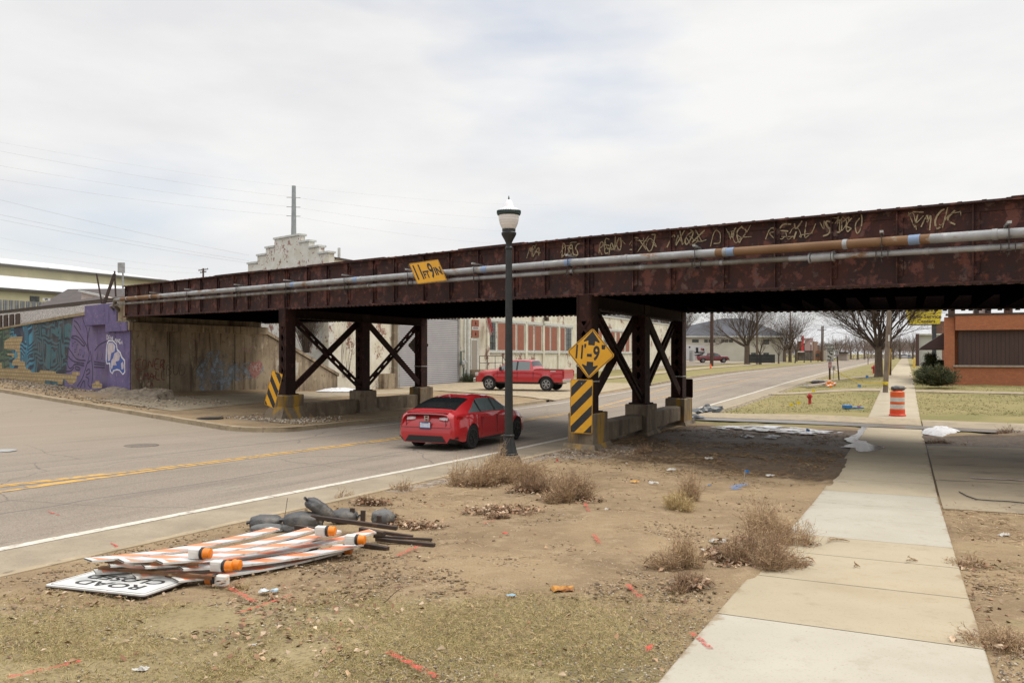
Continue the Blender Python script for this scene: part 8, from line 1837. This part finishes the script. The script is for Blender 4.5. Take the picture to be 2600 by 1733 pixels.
# bare shrub on the bank below the gable, and sapling beside it
def shrub(label, base, hgt, n, seed, spread=.5, r=.012, levs=(3, 2), nm='bare_shrub', cat='shrub', mat=None):
    rng = np.random.default_rng(seed); t = thing(nm, label, cat, base); S = [[], []]
    for i in range(n):
        a = rng.uniform(0, 6.28); tl_2 = spread * rng.uniform(.05, 1) ; d = np.array((math.sin(tl_2) * math.cos(a), math.sin(tl_2) * math.sin(a), math.cos(tl_2)))
        grow(rng, S, np.array((rng.normal(0, hgt * .04), rng.normal(0, hgt * .04), -.05)), d, hgt * rng.uniform(.6, 1), r, 1, 1 + len(levs), (0,) + (.35,) * 4, .04, (0,) + tuple(levs) + (0,), .07)
    segs_mesh('stems', S[1] + S[0], mat or M_twig, t, 3); return t
sc_ = Pt(778, 893, 48.6); shrub('dense bare shrub behind the sloping wall, under the left span', sc_, 2.3, 150, 2, .5)
c = Pt(875, 905, 50.5); shrub('thin bare sapling against the factory wall, left of the middle column', Vector((c.x, c.y, .3)), 3.0, 12, 4, .22, .02)
# evergreens at the brick shop
M_yew = surf('dark evergreen foliage', (.75, .8, .7), (.55, .6, .5), 3, rough=.8, coord='obj', tint=True)
def needles(name, parent, rng, P, Dr, ln, wd, cols):
    """small leaf blades at P along Dr"""
    m = len(P); side = np.cross(Dr, rng.normal(0, 1, (m, 3))); side /= np.linalg.norm(side, axis=1, keepdims=True)
    L_ = ln * rng.uniform(.6, 1.3, (m, 1)); w_ = wd * rng.uniform(.6, 1.2, (m, 1))
    V = np.stack([P - side * w_ * .5, P + side * w_ * .5, P + Dr * L_ + side * w_ * .12, P + Dr * L_ - side * w_ * .12], 1).reshape(-1, 3)
    Fc = np.arange(m * 4).reshape(m, 4); return mesh_np(name, V, Fc, M_yew, parent, np.repeat(cols, 4, axis=0))
def juniper(label, base, rx, h, seed, n=15000, bronze=.25, cone=False):
    rng = np.random.default_rng(seed); t = thing('evergreen_shrub', label, 'evergreen shrub', base)
    S = []; P = []; Dr = []
    for i in range(90 if not cone else 50):
        a = rng.uniform(0, 6.28)
        if cone: z0 = h * rng.uniform(.05, .8); rr = rx * (1 - z0 / h) ** .8 * rng.uniform(.85, 1.1); e = np.array((rr * math.cos(a), rr * math.sin(a), z0 + h * .16)); s0 = np.array((0, 0, z0 * .8))
        else: f_ = rng.uniform(.35, 1.05); e = np.array((rx * f_ * math.cos(a), rx * f_ * math.sin(a) * .8, h * rng.uniform(.3, 1.08) * (1.12 - .45 * f_))); s0 = np.array((rng.normal(0, .1), rng.normal(0, .1), 0))
        S.append([*s0, *e, .02, .006]); dr = (e - s0); ln = np.linalg.norm(dr); dr /= ln; m = n // (90 if not cone else 50)
        f2 = rng.uniform(.3, 1.03, m)[:, None] ** .8; P.append(s0 + (e - s0) * f2 + rng.normal(0, (.1 if not cone else .07) * h, (m, 3)) * np.array((1, 1, .6))); q = dr * .8 + rng.normal(0, .45, (m, 3)); Dr.append(q / np.linalg.norm(q, axis=1, keepdims=True))
    segs_mesh('stems', S, M_bark, t, 4)
    P = np.concatenate(P); Dr = np.concatenate(Dr); P[:, 2] = np.maximum(P[:, 2], .02)
    cl = vnoise(P[:, 0] * 3 + 9, P[:, 1] * 3 + P[:, 2] * 4, seed); c0 = np.array((.05, .065, .028)); c1 = np.array((.1, .085, .03)); c2 = np.array((.03, .042, .02))
    k = rng.uniform(0, 1, len(P)); cols = np.where((k < bronze * (.4 + 1.2 * cl))[:, None], c1, np.where((k > .7)[:, None], c2, c0)) * rng.uniform(.8, 1.2, (len(P), 1)) * 1.35
    needles('foliage', t, rng, P, Dr, .1 if not cone else .07, .035 if not cone else .04, cols); return t
Yj = 42.5
c = Pt(2374, 976, Yj); juniper('wide spreading dark evergreen shrub in front of the brick shop corner', Vector((c.x, c.y, .03)), 1.15, 1.02, 3, 17000, .45)
c = Pt(2362, 955, 49); juniper('taller cone-shaped evergreen behind the spreading shrub, left of two', Vector((c.x, c.y, .1)), .5, 1.65, 5, 11000, .25, True)
c = Pt(2392, 955, 48); juniper('shorter rounded evergreen behind the spreading shrub, right of two', Vector((c.x, c.y, .1)), .42, 1.25, 7, 9000, .15, True)
b = gp(1972, 916); juniper('brown-tinged conifer rising behind the cream building', Vector((b.x, 215, -.2)), 3.4, 13.0, 9, 9000, .9, True)
b = Pt(1233, 985, 63); juniper('dark green spiky plant at the foot of the loading dock', Vector((on_n(1190, NFC + .7)[0], on_n(1190, NFC + .7)[1], -.62)), .75, .9, 11, 2500, .0)
# far treeline
rng = np.random.default_rng(5); S = []
for (p0, p1, Y0, Y1, top) in ((2095, 2330, 260, 420, 858), (1990, 2095, 300, 400, 868), (2200, 2360, 330, 420, 850)):
    for i in range(1100):
        px = rng.uniform(p0, p1); Y_ = rng.uniform(Y0, Y1); x = (px - 1300) / F * Y_; zt = EYE + (HOR - top) / F * Y_ * rng.uniform(.5, 1.0); b = np.array((x, Y_, -.3 if rng.uniform() < .1 else rng.uniform(.3, .75) * zt)); e = b + np.array((rng.normal(0, .9), rng.normal(0, .9), 0)); e[2] = min(zt, b[2] + rng.uniform(1, 3))
        S.append([*b, *e, .06, .025])
        for k in range(4): q = b + (e - b) * rng.uniform(.3, 1); w2 = q + rng.normal(0, .9, 3) + np.array((0, 0, .5)); S.append([*q, *w2, .03, .012])
o = segs_mesh('far_treeline', S, surf('far bare woods', (.17, .125, .105), (.13, .1, .085), .1, rough=.95), None, 3); tag(o, kind='stuff')
for px, py, c_, lab in ((2291, 910, (.3, .3, .32), 'tiny pale parked car at the far end of the sidewalk'), (2303, 911, (.1, .12, .18), 'tiny dark blue parked car at the far end of the sidewalk'), (2120, 911, (.6, .6, .6), 'tiny white van far down the road beside the lane sign')):
    b = Pt(px, py, 260); t = thing('car', lab, 'car', Vector((b.x, b.y, b.z - .1))); mb = MB(); mb.box((0, 0, .6), (1.8, 4.2, .7)); mb.build('body', carpaint('far car', c_), t, bevel=.15); mb = MB(); mb.box((0, .2, 1.15), (1.5, 2.2, .5)); mb.build('cabin', M_glassd, t, bevel=.15)
    for sx_ in (-.75, .75): mb = MB(); mb.M = Matrix.Translation((sx_, -1.3, .3)) @ Matrix.Rotation(R(90), 4, 'Y'); mb.lathe([(.1, -.1), (.32, -.1), (.32, .1), (.1, .1)], 12); mb.build('wheel', M_tyre, t)

# ---- dead weed clumps
M_straw = surf('dry stems', (1, 1, 1), (.8, .8, .8), 20, rough=.9, tint=True, coord='obj')
def ribbons(name, P0, P1, P2, wd, cols, parent=None, kind=None, mat=None):
    """bent two-segment blades: base, knee, tip"""
    m = len(P0); rg = np.random.default_rng(m); sd_ = np.cross(P2 - P0, rg.normal(0, 1, (m, 3))); sd_ /= np.maximum(np.linalg.norm(sd_, axis=1, keepdims=True), 1e-9); wd = np.asarray(wd).reshape(-1, 1) * np.ones((m, 1)) / 2
    V = np.stack([P0 - sd_ * wd, P0 + sd_ * wd, P1 + sd_ * wd * .8, P1 - sd_ * wd * .8, P2 + sd_ * wd * .25, P2 - sd_ * wd * .25], 1).reshape(-1, 3)
    b = (np.arange(m) * 6)[:, None]; Fc = np.concatenate([b + np.array([0, 1, 2, 3]), b + np.array([3, 2, 4, 5])])
    o = mesh_np(name, V, Fc, mat or M_straw, parent, np.repeat(cols, 6, axis=0)); return tag(o, kind=kind)
CW = 1.12 * np.array(((.36, .245, .145), (.44, .31, .18), (.26, .165, .1), (.52, .38, .22)))
def gz_np(x, y): u, n = UN(x, y); return landR(u, n)
def weed(label, px, py, wpx, hpx, n, seed, cols=CW, lean=0, leaf=.3, curl=.5, base_off=None):
    rng = np.random.default_rng(seed); c = gp(px, py); sc = c.y / F; rx, h = wpx / 2 * sc, hpx * sc
    n = int(n * 1.75); h *= 1.22
    t = thing('dead_weed', label, 'weed', c, 0, 'clumps of dead weeds on the verge')
    ks = 6; sub = rng.integers(0, ks, n); ofx = rng.uniform(-.75, .75, ks) * rx; ofy = rng.normal(0, .3, ks) * rx; hs = rng.uniform(.35, 1, ks); hs[0] = 1; ofx[0] *= .3; hs = hs[sub]
    a = rng.uniform(0, 6.28, n); q = np.sqrt(rng.uniform(0, 1, n)); bx, by = .26 * rx * q * np.cos(a) + ofx[sub], .24 * rx * q * np.sin(a) + ofy[sub]
    P0 = np.stack([bx, by, np.full(n, -.02)], 1); hh = h * rng.uniform(.3, 1.0, n) * (1.05 - .5 * q ** 2) * hs
    dx = np.cos(a) * rx * .34 * rng.uniform(.2, 1.1, n) + lean * hh + rng.normal(0, .1 * rx, n); dy = np.sin(a) * rx * .34 * rng.uniform(.2, 1.1, n) + rng.normal(0, .1 * rx, n)
    P1 = P0 + np.stack([dx * .4, dy * .4, hh * .62], 1); P2 = P0 + np.stack([dx, dy, hh * (1 - curl * rng.uniform(0, .6, n))], 1)
    col = cols[rng.integers(0, len(cols), n)] * rng.uniform(.75, 1.2, (n, 1)); ribbons('stems', P0, P1, P2, rng.uniform(.002, .0045, n) * max(1, c.y / 9), col, t)
    m = n * 5; i = rng.integers(0, n, m); f_ = rng.uniform(.25, 1, m)[:, None]; Q0 = P0[i] + (P2[i] - P0[i]) * f_ + np.array((0, 0, 1)) * (np.minimum(f_, 1 - f_) * .35 * hh[i][:, None]); dr = rng.normal(0, 1, (m, 3)); dr[:, 2] = np.abs(dr[:, 2]) * .9; dr /= np.linalg.norm(dr, axis=1, keepdims=True); Ls = h * rng.uniform(.05, .16, (m, 1))
    tw_ = ribbons('twigs', Q0, Q0 + dr * Ls * .5 + rng.normal(0, .006, (m, 3)), Q0 + dr * Ls, rng.uniform(.0018, .0035, m) * max(1, c.y / 9), cols[rng.integers(0, len(cols), m)] * rng.uniform(.8, 1.25, (m, 1)), t); tw_['kind'] = 'stuff'
    if leaf:
        m = int(n * leaf * .6); a = rng.uniform(0, 6.28, m); q = rng.uniform(0, 1.35, m) ** .9; P = np.stack([rx * q * np.cos(a), rx * .6 * q * np.sin(a) - rx * .1, rng.uniform(-.01, .06, m)], 1); leaves('dry_leaves', P, rng, t, .05)
    return t
M_leaf = surf('dry leaf', (1, 1, 1), (.75, .7, .65), 30, rough=.85, tint=True, coord='obj')
CL = np.array(((.25, .13, .07), (.34, .2, .115), (.18, .1, .06), (.42, .28, .17), (.25, .17, .11), (.5, .38, .26)))
def leaves(name, P, rng, parent, size, kind=None):
    m = len(P); s_ = size * rng.uniform(.6, 1.3, (m, 1)); a = rng.uniform(0, 6.28, m); d = np.stack([np.cos(a), np.sin(a), rng.normal(0, .35, m)], 1); sd_ = np.stack([-np.sin(a), np.cos(a), rng.normal(0, .35, m)], 1); up_ = np.array((0, 0, 1)) * s_ * rng.uniform(.05, .4, (m, 1))
    V = np.stack([P - d * s_ * .5, P + sd_ * s_ * .33 + up_, P + d * s_ * .6 + up_ * .5, P - sd_ * s_ * .33 + up_ * .8], 1).reshape(-1, 3)
    o = mesh_np(name, V, np.arange(m * 4).reshape(m, 4), M_leaf, parent, np.repeat(CL[rng.integers(0, len(CL), m)] * rng.uniform(.7, 1.25, (m, 1)), 4, axis=0)); return tag(o, kind=kind)
G = CW
CD = np.array(((.29, .18, .105), (.38, .25, .145), (.2, .125, .075)))
CS = np.array(((.5, .37, .17), (.58, .45, .23), (.4, .28, .13)))
weed('big tan weed clump around the foot of the near street lamp, left part', 1225, 1232, 165, 92, 520, 1, G, .15); weed('tan weed clump behind and right of the lamp foot, combed to the right', 1310, 1216, 165, 66, 520, 2, G, .6)
weed('tan weed clump directly in front of the lamp foot, hiding it', 1296, 1208, 130, 66, 420, 31, G, .1, .1); weed('tall wispy weed beside the lamp foot, left of it', 1268, 1195, 60, 95, 110, 3, G, .1, 0)
weed('dark weed clump in the middle of the lamp weeds, with brown leaves', 1352, 1248, 110, 70, 300, 4, CD, .1, .8); weed('upright fuzzy weed clump right of the lamp weeds, darkest at its foot', 1448, 1268, 140, 92, 620, 5, np.concatenate([G, CD]), 0, .4, .25)
weed('low mat of dead leaves and weeds in front of the lamp weeds', 1270, 1300, 170, 34, 260, 6, CD, 0, 2.2, .8); weed('small brown weed at the left end of the dead leaf mat', 1262, 1316, 60, 36, 90, 7, CD, 0, .5)
weed('pale straw clump with drooping blades on the bare dirt', 1706, 1290, 125, 66, 420, 8, CS, 0, 0, 1.15); weed('tall thin brown weed just behind the pale straw clump', 1742, 1272, 90, 92, 260, 9, G, 0, 0, .2)
weed('large weed clump at the left edge of the sidewalk, its farther half', 1940, 1380, 215, 130, 700, 10, G, 0, .3, .35); weed('large weed clump at the left edge of the sidewalk, nearer half with brown leaves', 1935, 1436, 200, 118, 760, 11, np.concatenate([G, CD]), .2, .7, .6)
weed('tall thin weed clump left of the large ones at the sidewalk', 1722, 1445, 140, 130, 330, 12, G, -.05, .1, .2); weed('low tangled weed clump nearest the viewer, left of the sidewalk', 1742, 1492, 120, 62, 260, 13, CD, .1, .3); weed('small weed with brown leaves between the two large clumps', 1845, 1415, 110, 55, 200, 14, CD, 0, 1.5)
weed('dry weed tangle spilling over the right edge of the sidewalk, in front', 2545, 1640, 200, 75, 330, 15, G, -.25, .2, .8); weed('dry weed tangle on the right of the sidewalk, farther back', 2480, 1440, 130, 45, 240, 16, G, -.1, .25, .9)
weed('brown weed with leaves on the kerb beyond the sandbags', 942, 1278, 80, 32, 150, 17, CD, .1, 1.2); weed('wispy weed at the kerb between sandbags and kerb weed', 868, 1268, 50, 42, 60, 18, G, .2, 0); weed('thin weed on the kerb near the lamp weeds', 1022, 1244, 60, 44, 70, 19, G, .1, .1)
weed('heap of brown leaves and stalks right of the grey sandbag', 1060, 1340, 130, 36, 160, 20, CD, 0, 2.4, .8); weed('brown weed clump by the right pier footing in the shade', 1640, 1150, 60, 28, 120, 21, CD)
weed('dark weed tuft at the right edge of the sidewalk under the bridge', 2385, 1126, 70, 20, 140, 22, CD, .2, .5); weed('pale dry stalks under the barricade light nearest the viewer', 600, 1492, 90, 24, 90, 23, CS, .1, .2, 1)
weed('brown weed clump on the dirt heap at the right edge', 2575, 1110, 90, 36, 200, 24, CD, 0, .3)
weed('small weed by the barricade pile, right end', 1000, 1320, 50, 30, 60, 25, CD, 0, .5)
# twigs blown onto the sidewalk
def twig(label, px, py, wpx, hpx, seed):
    rng = np.random.default_rng(seed); S = []; c = gp(px, py); c.z = float(zs(UN(c.x, c.y)[0])) + .006; s = c.y / F
    for k in range(5):
        a = rng.uniform(.15, 1.0); p = np.array((wpx * s * .5, 0, .004))
        for i in range(6): q = p + np.array((-wpx * s * .17 * math.cos(a + i * .12), wpx * s * .22 * math.sin(a - i * .25), rng.uniform(-.004, .012))); q[2] = max(q[2], .003); S.append([*p, *q, .0035, .0025]); p = q
    o = segs_mesh('twig', S, surf('dry twig', (.3, .2, .11), rough=.9), None, 4); o.location = c; tag(o, label, 'twig')
twig('curled dry twig lying on the sidewalk beside the large weed clump', 2115, 1395, 85, 40, 1); twig('small forked dry twig lying on the middle of the sidewalk', 2308, 1448, 45, 26, 3); twig('short dry twig on the sidewalk near its joint', 2172, 1464, 24, 8, 7)
b = gp(975, 1530); segs_mesh('twig', [[0, 0, 0, .07, .05, .06, .004, .003], [.07, .05, .06, .13, .07, .1, .003, .002], [.03, .02, .02, -.02, .03, .03, .003, .002]], M_twig, None, 4).location = b; tag(bpy.data.objects['twig.003'], 'upright pale twig on the dirt below the barricades', 'twig')

# ---- grass, straw, leaves, gravel: uncountable ground cover
def scatter(n, seed, x0, x1, y0, y1, dens):
    rng = np.random.default_rng(seed); y = 1 / rng.uniform(1 / y1, 1 / y0, n); x = rng.uniform(-.64, .64, n) * y
    x = np.where((x < x0) | (x > x1), np.nan, x); u, n_ = UN(x, y); k = rng.uniform(0, 1, n) < dens(x, y, u, n_); k &= ~np.isnan(x); return rng, x[k], y[k]
def blades(name, rng, x, y, hgt, wd, cols, flat=.4, zf=gz_np, dz=.01):
    m = len(x); sc = np.clip(y / 6, 1, 3.2)[:, None]; P0 = np.stack([x, y, zf(x, y) + dz - .008], 1); a = rng.uniform(0, 6.28, m); h = hgt * rng.uniform(.4, 1.3, (m, 1)) * sc ** .5; ln = rng.uniform(.2, 1.6, (m, 1)) * flat * h * 2
    dr = np.stack([np.cos(a), np.sin(a), np.zeros(m)], 1); upv = np.array((0, 0, 1.)); vz = rng.uniform(.25, 1, (m, 1))
    P1 = P0 + dr * ln * .35 + upv * h * .7 * vz; P2 = P0 + dr * ln + upv * h * vz * rng.uniform(.4, 1.1, (m, 1))
    c = cols[rng.integers(0, len(cols), m)] * rng.uniform(.75, 1.2, (m, 1)); return ribbons(name, P0, P1, P2, wd * sc[:, 0] * rng.uniform(.6, 1.3, m), c, None, 'stuff')
CG = 1.3 * np.array(((.36, .28, .13), (.38, .29, .14), (.25, .215, .08), (.19, .18, .06), (.28, .2, .1), (.33, .25, .12)))
CM = np.array(((.2, .12, .06), (.28, .18, .09), (.14, .085, .05), (.34, .23, .11)))
off = lambda n: ((n < -1.17) | (n > .44))
inn = lambda n: n > NC + .2
d1 = lambda x, y, u, n: off(n) * inn(n) * np.clip(sstep(6.9, 5.2, y) * sstep(1.7, .1, x) * (n < -1.1) * (.25 + 1.1 * sstep(.36, .52, fbm(x * 1.6, y * 1.6, 21))) + .012, 0, 1)
rng, x, y = scatter(260000, 1, -5, 6, 3.4, 8.5, d1); blades('foreground_grass', rng, x, y, .024, .0032, CG, .6)
d2 = lambda x, y, u, n: off(n) * inn(n) * np.clip(sstep(26.5, 28, u) * ~((u > 27) & (u < 32 + 0 * u)) + 0, 0, 1) * (.6 + .4 * vnoise(x, y, 3))
rng, x, y = scatter(60000, 2, -5, 60, 26, 90, d2); blades('lawn_grass', rng, x, y, .03, .006, np.array(((.3, .245, .1), (.23, .2, .07), (.17, .165, .05), (.34, .28, .14))), .8)
d3 = lambda x, y, u, n: off(n) * inn(n) * sstep(13.2, 16, u + .35 * n + 1.2) * (1 - sstep(24, 26, u)) * (n < .0) * sstep(.35, .55, fbm(x * 1.3, y * 1.3, 8))
rng, x, y = scatter(90000, 3, -5, 12, 10, 27, d3); blades('matted_dead_grass', rng, x, y, .025, .004, CM, 1.6)
d4 = lambda x, y, u, n: off(n) * (n > .5) * ((u < 13.2) + 0.0 + .9 * ((u > 22.3) & (u < 25.6))) * sstep(.38, .58, fbm(x * 1.1, y * 1.1, 31)) * .8
rng, x, y = scatter(110000, 4, 0, 16, 3.5, 27, d4); blades('fallen_straw', rng, x, y, .02, .0035, CW, 3.2)
d5 = lambda x, y, u, n: off(n) * inn(n) * .5 * sstep(.5, .62, fbm(x * .9, y * .9, 41)) * (u < 20)
rng, x, y = scatter(50000, 5, -5, 6, 4.5, 16, d5); blades('dry_grass_wisps', rng, x, y, .018, .003, CW, 2.4)
d6 = lambda x, y, u, n: off(n) * inn(n) * (u < 20) * (.05 + .5 * sstep(.56, .66, fbm(x * .8, y * .8, 51)))
rng, x, y = scatter(11000, 6, -5, 8, 3.6, 17, d6); tag(leaves('leaf_litter', np.stack([x, y, gz_np(x, y) + .012], 1), rng, None, .042), kind='stuff')
OCT = np.array(((1, 0, 0), (-1, 0, 0), (0, 1, 0), (0, -1, 0), (0, 0, 1), (0, 0, -1)), float); OF = np.array(((0, 2, 4), (2, 1, 4), (1, 3, 4), (3, 0, 4), (2, 0, 5), (1, 2, 5), (3, 1, 5), (0, 3, 5)))
M_stone = surf('gravel stone', (1, 1, 1), (.8, .8, .8), 40, rough=.9, tint=True, coord='obj')
def stones(name, rng, x, y, z, size, cols):
    m = len(x); s_ = size * rng.uniform(.4, 1.3, (m, 1, 1)) ** 1.5; sh = rng.uniform(.5, 1.2, (m, 6, 1)) * OCT[None] * np.array((1, .8, .55)); a = rng.uniform(0, 6.28, m); ca__, sa__ = np.cos(a)[:, None], np.sin(a)[:, None]
    V = np.stack([sh[..., 0] * ca__ - sh[..., 1] * sa__, sh[..., 0] * sa__ + sh[..., 1] * ca__, sh[..., 2]], 2) * s_ + np.stack([x, y, z], 1)[:, None, :]
    Fc = ((np.arange(m) * 6)[:, None, None] + OF[None]).reshape(-1, 3); o = mesh_np(name, V.reshape(-1, 3), Fc, M_stone, None, np.repeat(cols[rng.integers(0, len(cols), m)] * rng.uniform(.7, 1.25, (m, 1)), 6, axis=0)); return tag(o, kind='stuff')
CP = np.array(((.38, .31, .22), (.26, .2, .14), (.5, .44, .35), (.3, .2, .12), (.2, .17, .14)))
d7 = lambda x, y, u, n: off(n) * inn(n) * (u < 17) * (.12 + .9 * sstep(.47, .6, fbm(x * 1.1, y * 1.1, 61)))
rng, x, y = scatter(34000, 7, -5, 6, 3.6, 15, d7); stones('pebbles', rng, x, y, gz_np(x, y) + .006, .011, CP)
rng, x, y = scatter(9000, 17, -5, 8, 5.9, 16, d7); stones('soil_clods', rng, x, y, gz_np(x, y) + .006, .022, np.array(((.25, .175, .1), (.3, .21, .12), (.2, .14, .08))))
d8 = lambda x, y, u, n: inn(n) * np.exp(-(((u - 17.4) / 1.7) ** 2 + ((n + 6.3) / .9) ** 2))
rng, x, y = scatter(26000, 8, -2, 5, 13.5, 20, d8); stones('pier_gravel', rng, x, y, gz_np(x, y) + .01, .03, CP)
rng = np.random.default_rng(9); m = 1600; u_ = 20.7 + rng.normal(0, .9, m); n_ = -18.2 + rng.normal(0, .9, m); k = (u_ > 19.9) & (n_ < -16.7); x, y = XY(u_[k], n_[k]); stones('pier_gravel', rng, x, y, landL(u_[k], n_[k]) + .02, .05, CP)
m = 9000; s_ = rng.uniform(26.8, 62, m); f_ = rng.uniform(0, 1, m); t_ = TM + .5 + f_ * 1.5; p = np.array([W(a, b, 0)[:2] for a, b in zip(s_, t_)]); zz = (3.66 - .0345 * (s_ - 29.5)) + .1 + (4.02 - (3.66 - .0345 * (s_ - 29.5))) * np.clip((t_ - TM - .75) / (1.9 - TM - .75), 0, 1)
stones('ballast_stones', rng, p[:, 0], p[:, 1], zz, .075, np.array(((.42, .38, .34), (.3, .27, .24), (.55, .51, .47), (.22, .2, .18), (.4, .3, .24))))
m = 2600; c_ = rng.uniform(8, 40, m); o_ = rng.uniform(.4, 5.5, m); u_ = us(c_) + o_; n_ = NF - c_; x, y = XY(u_, n_); stones('verge_stones', rng, x, y, landL(u_, n_) + .02, .06, np.concatenate([CP, CP * .6]))
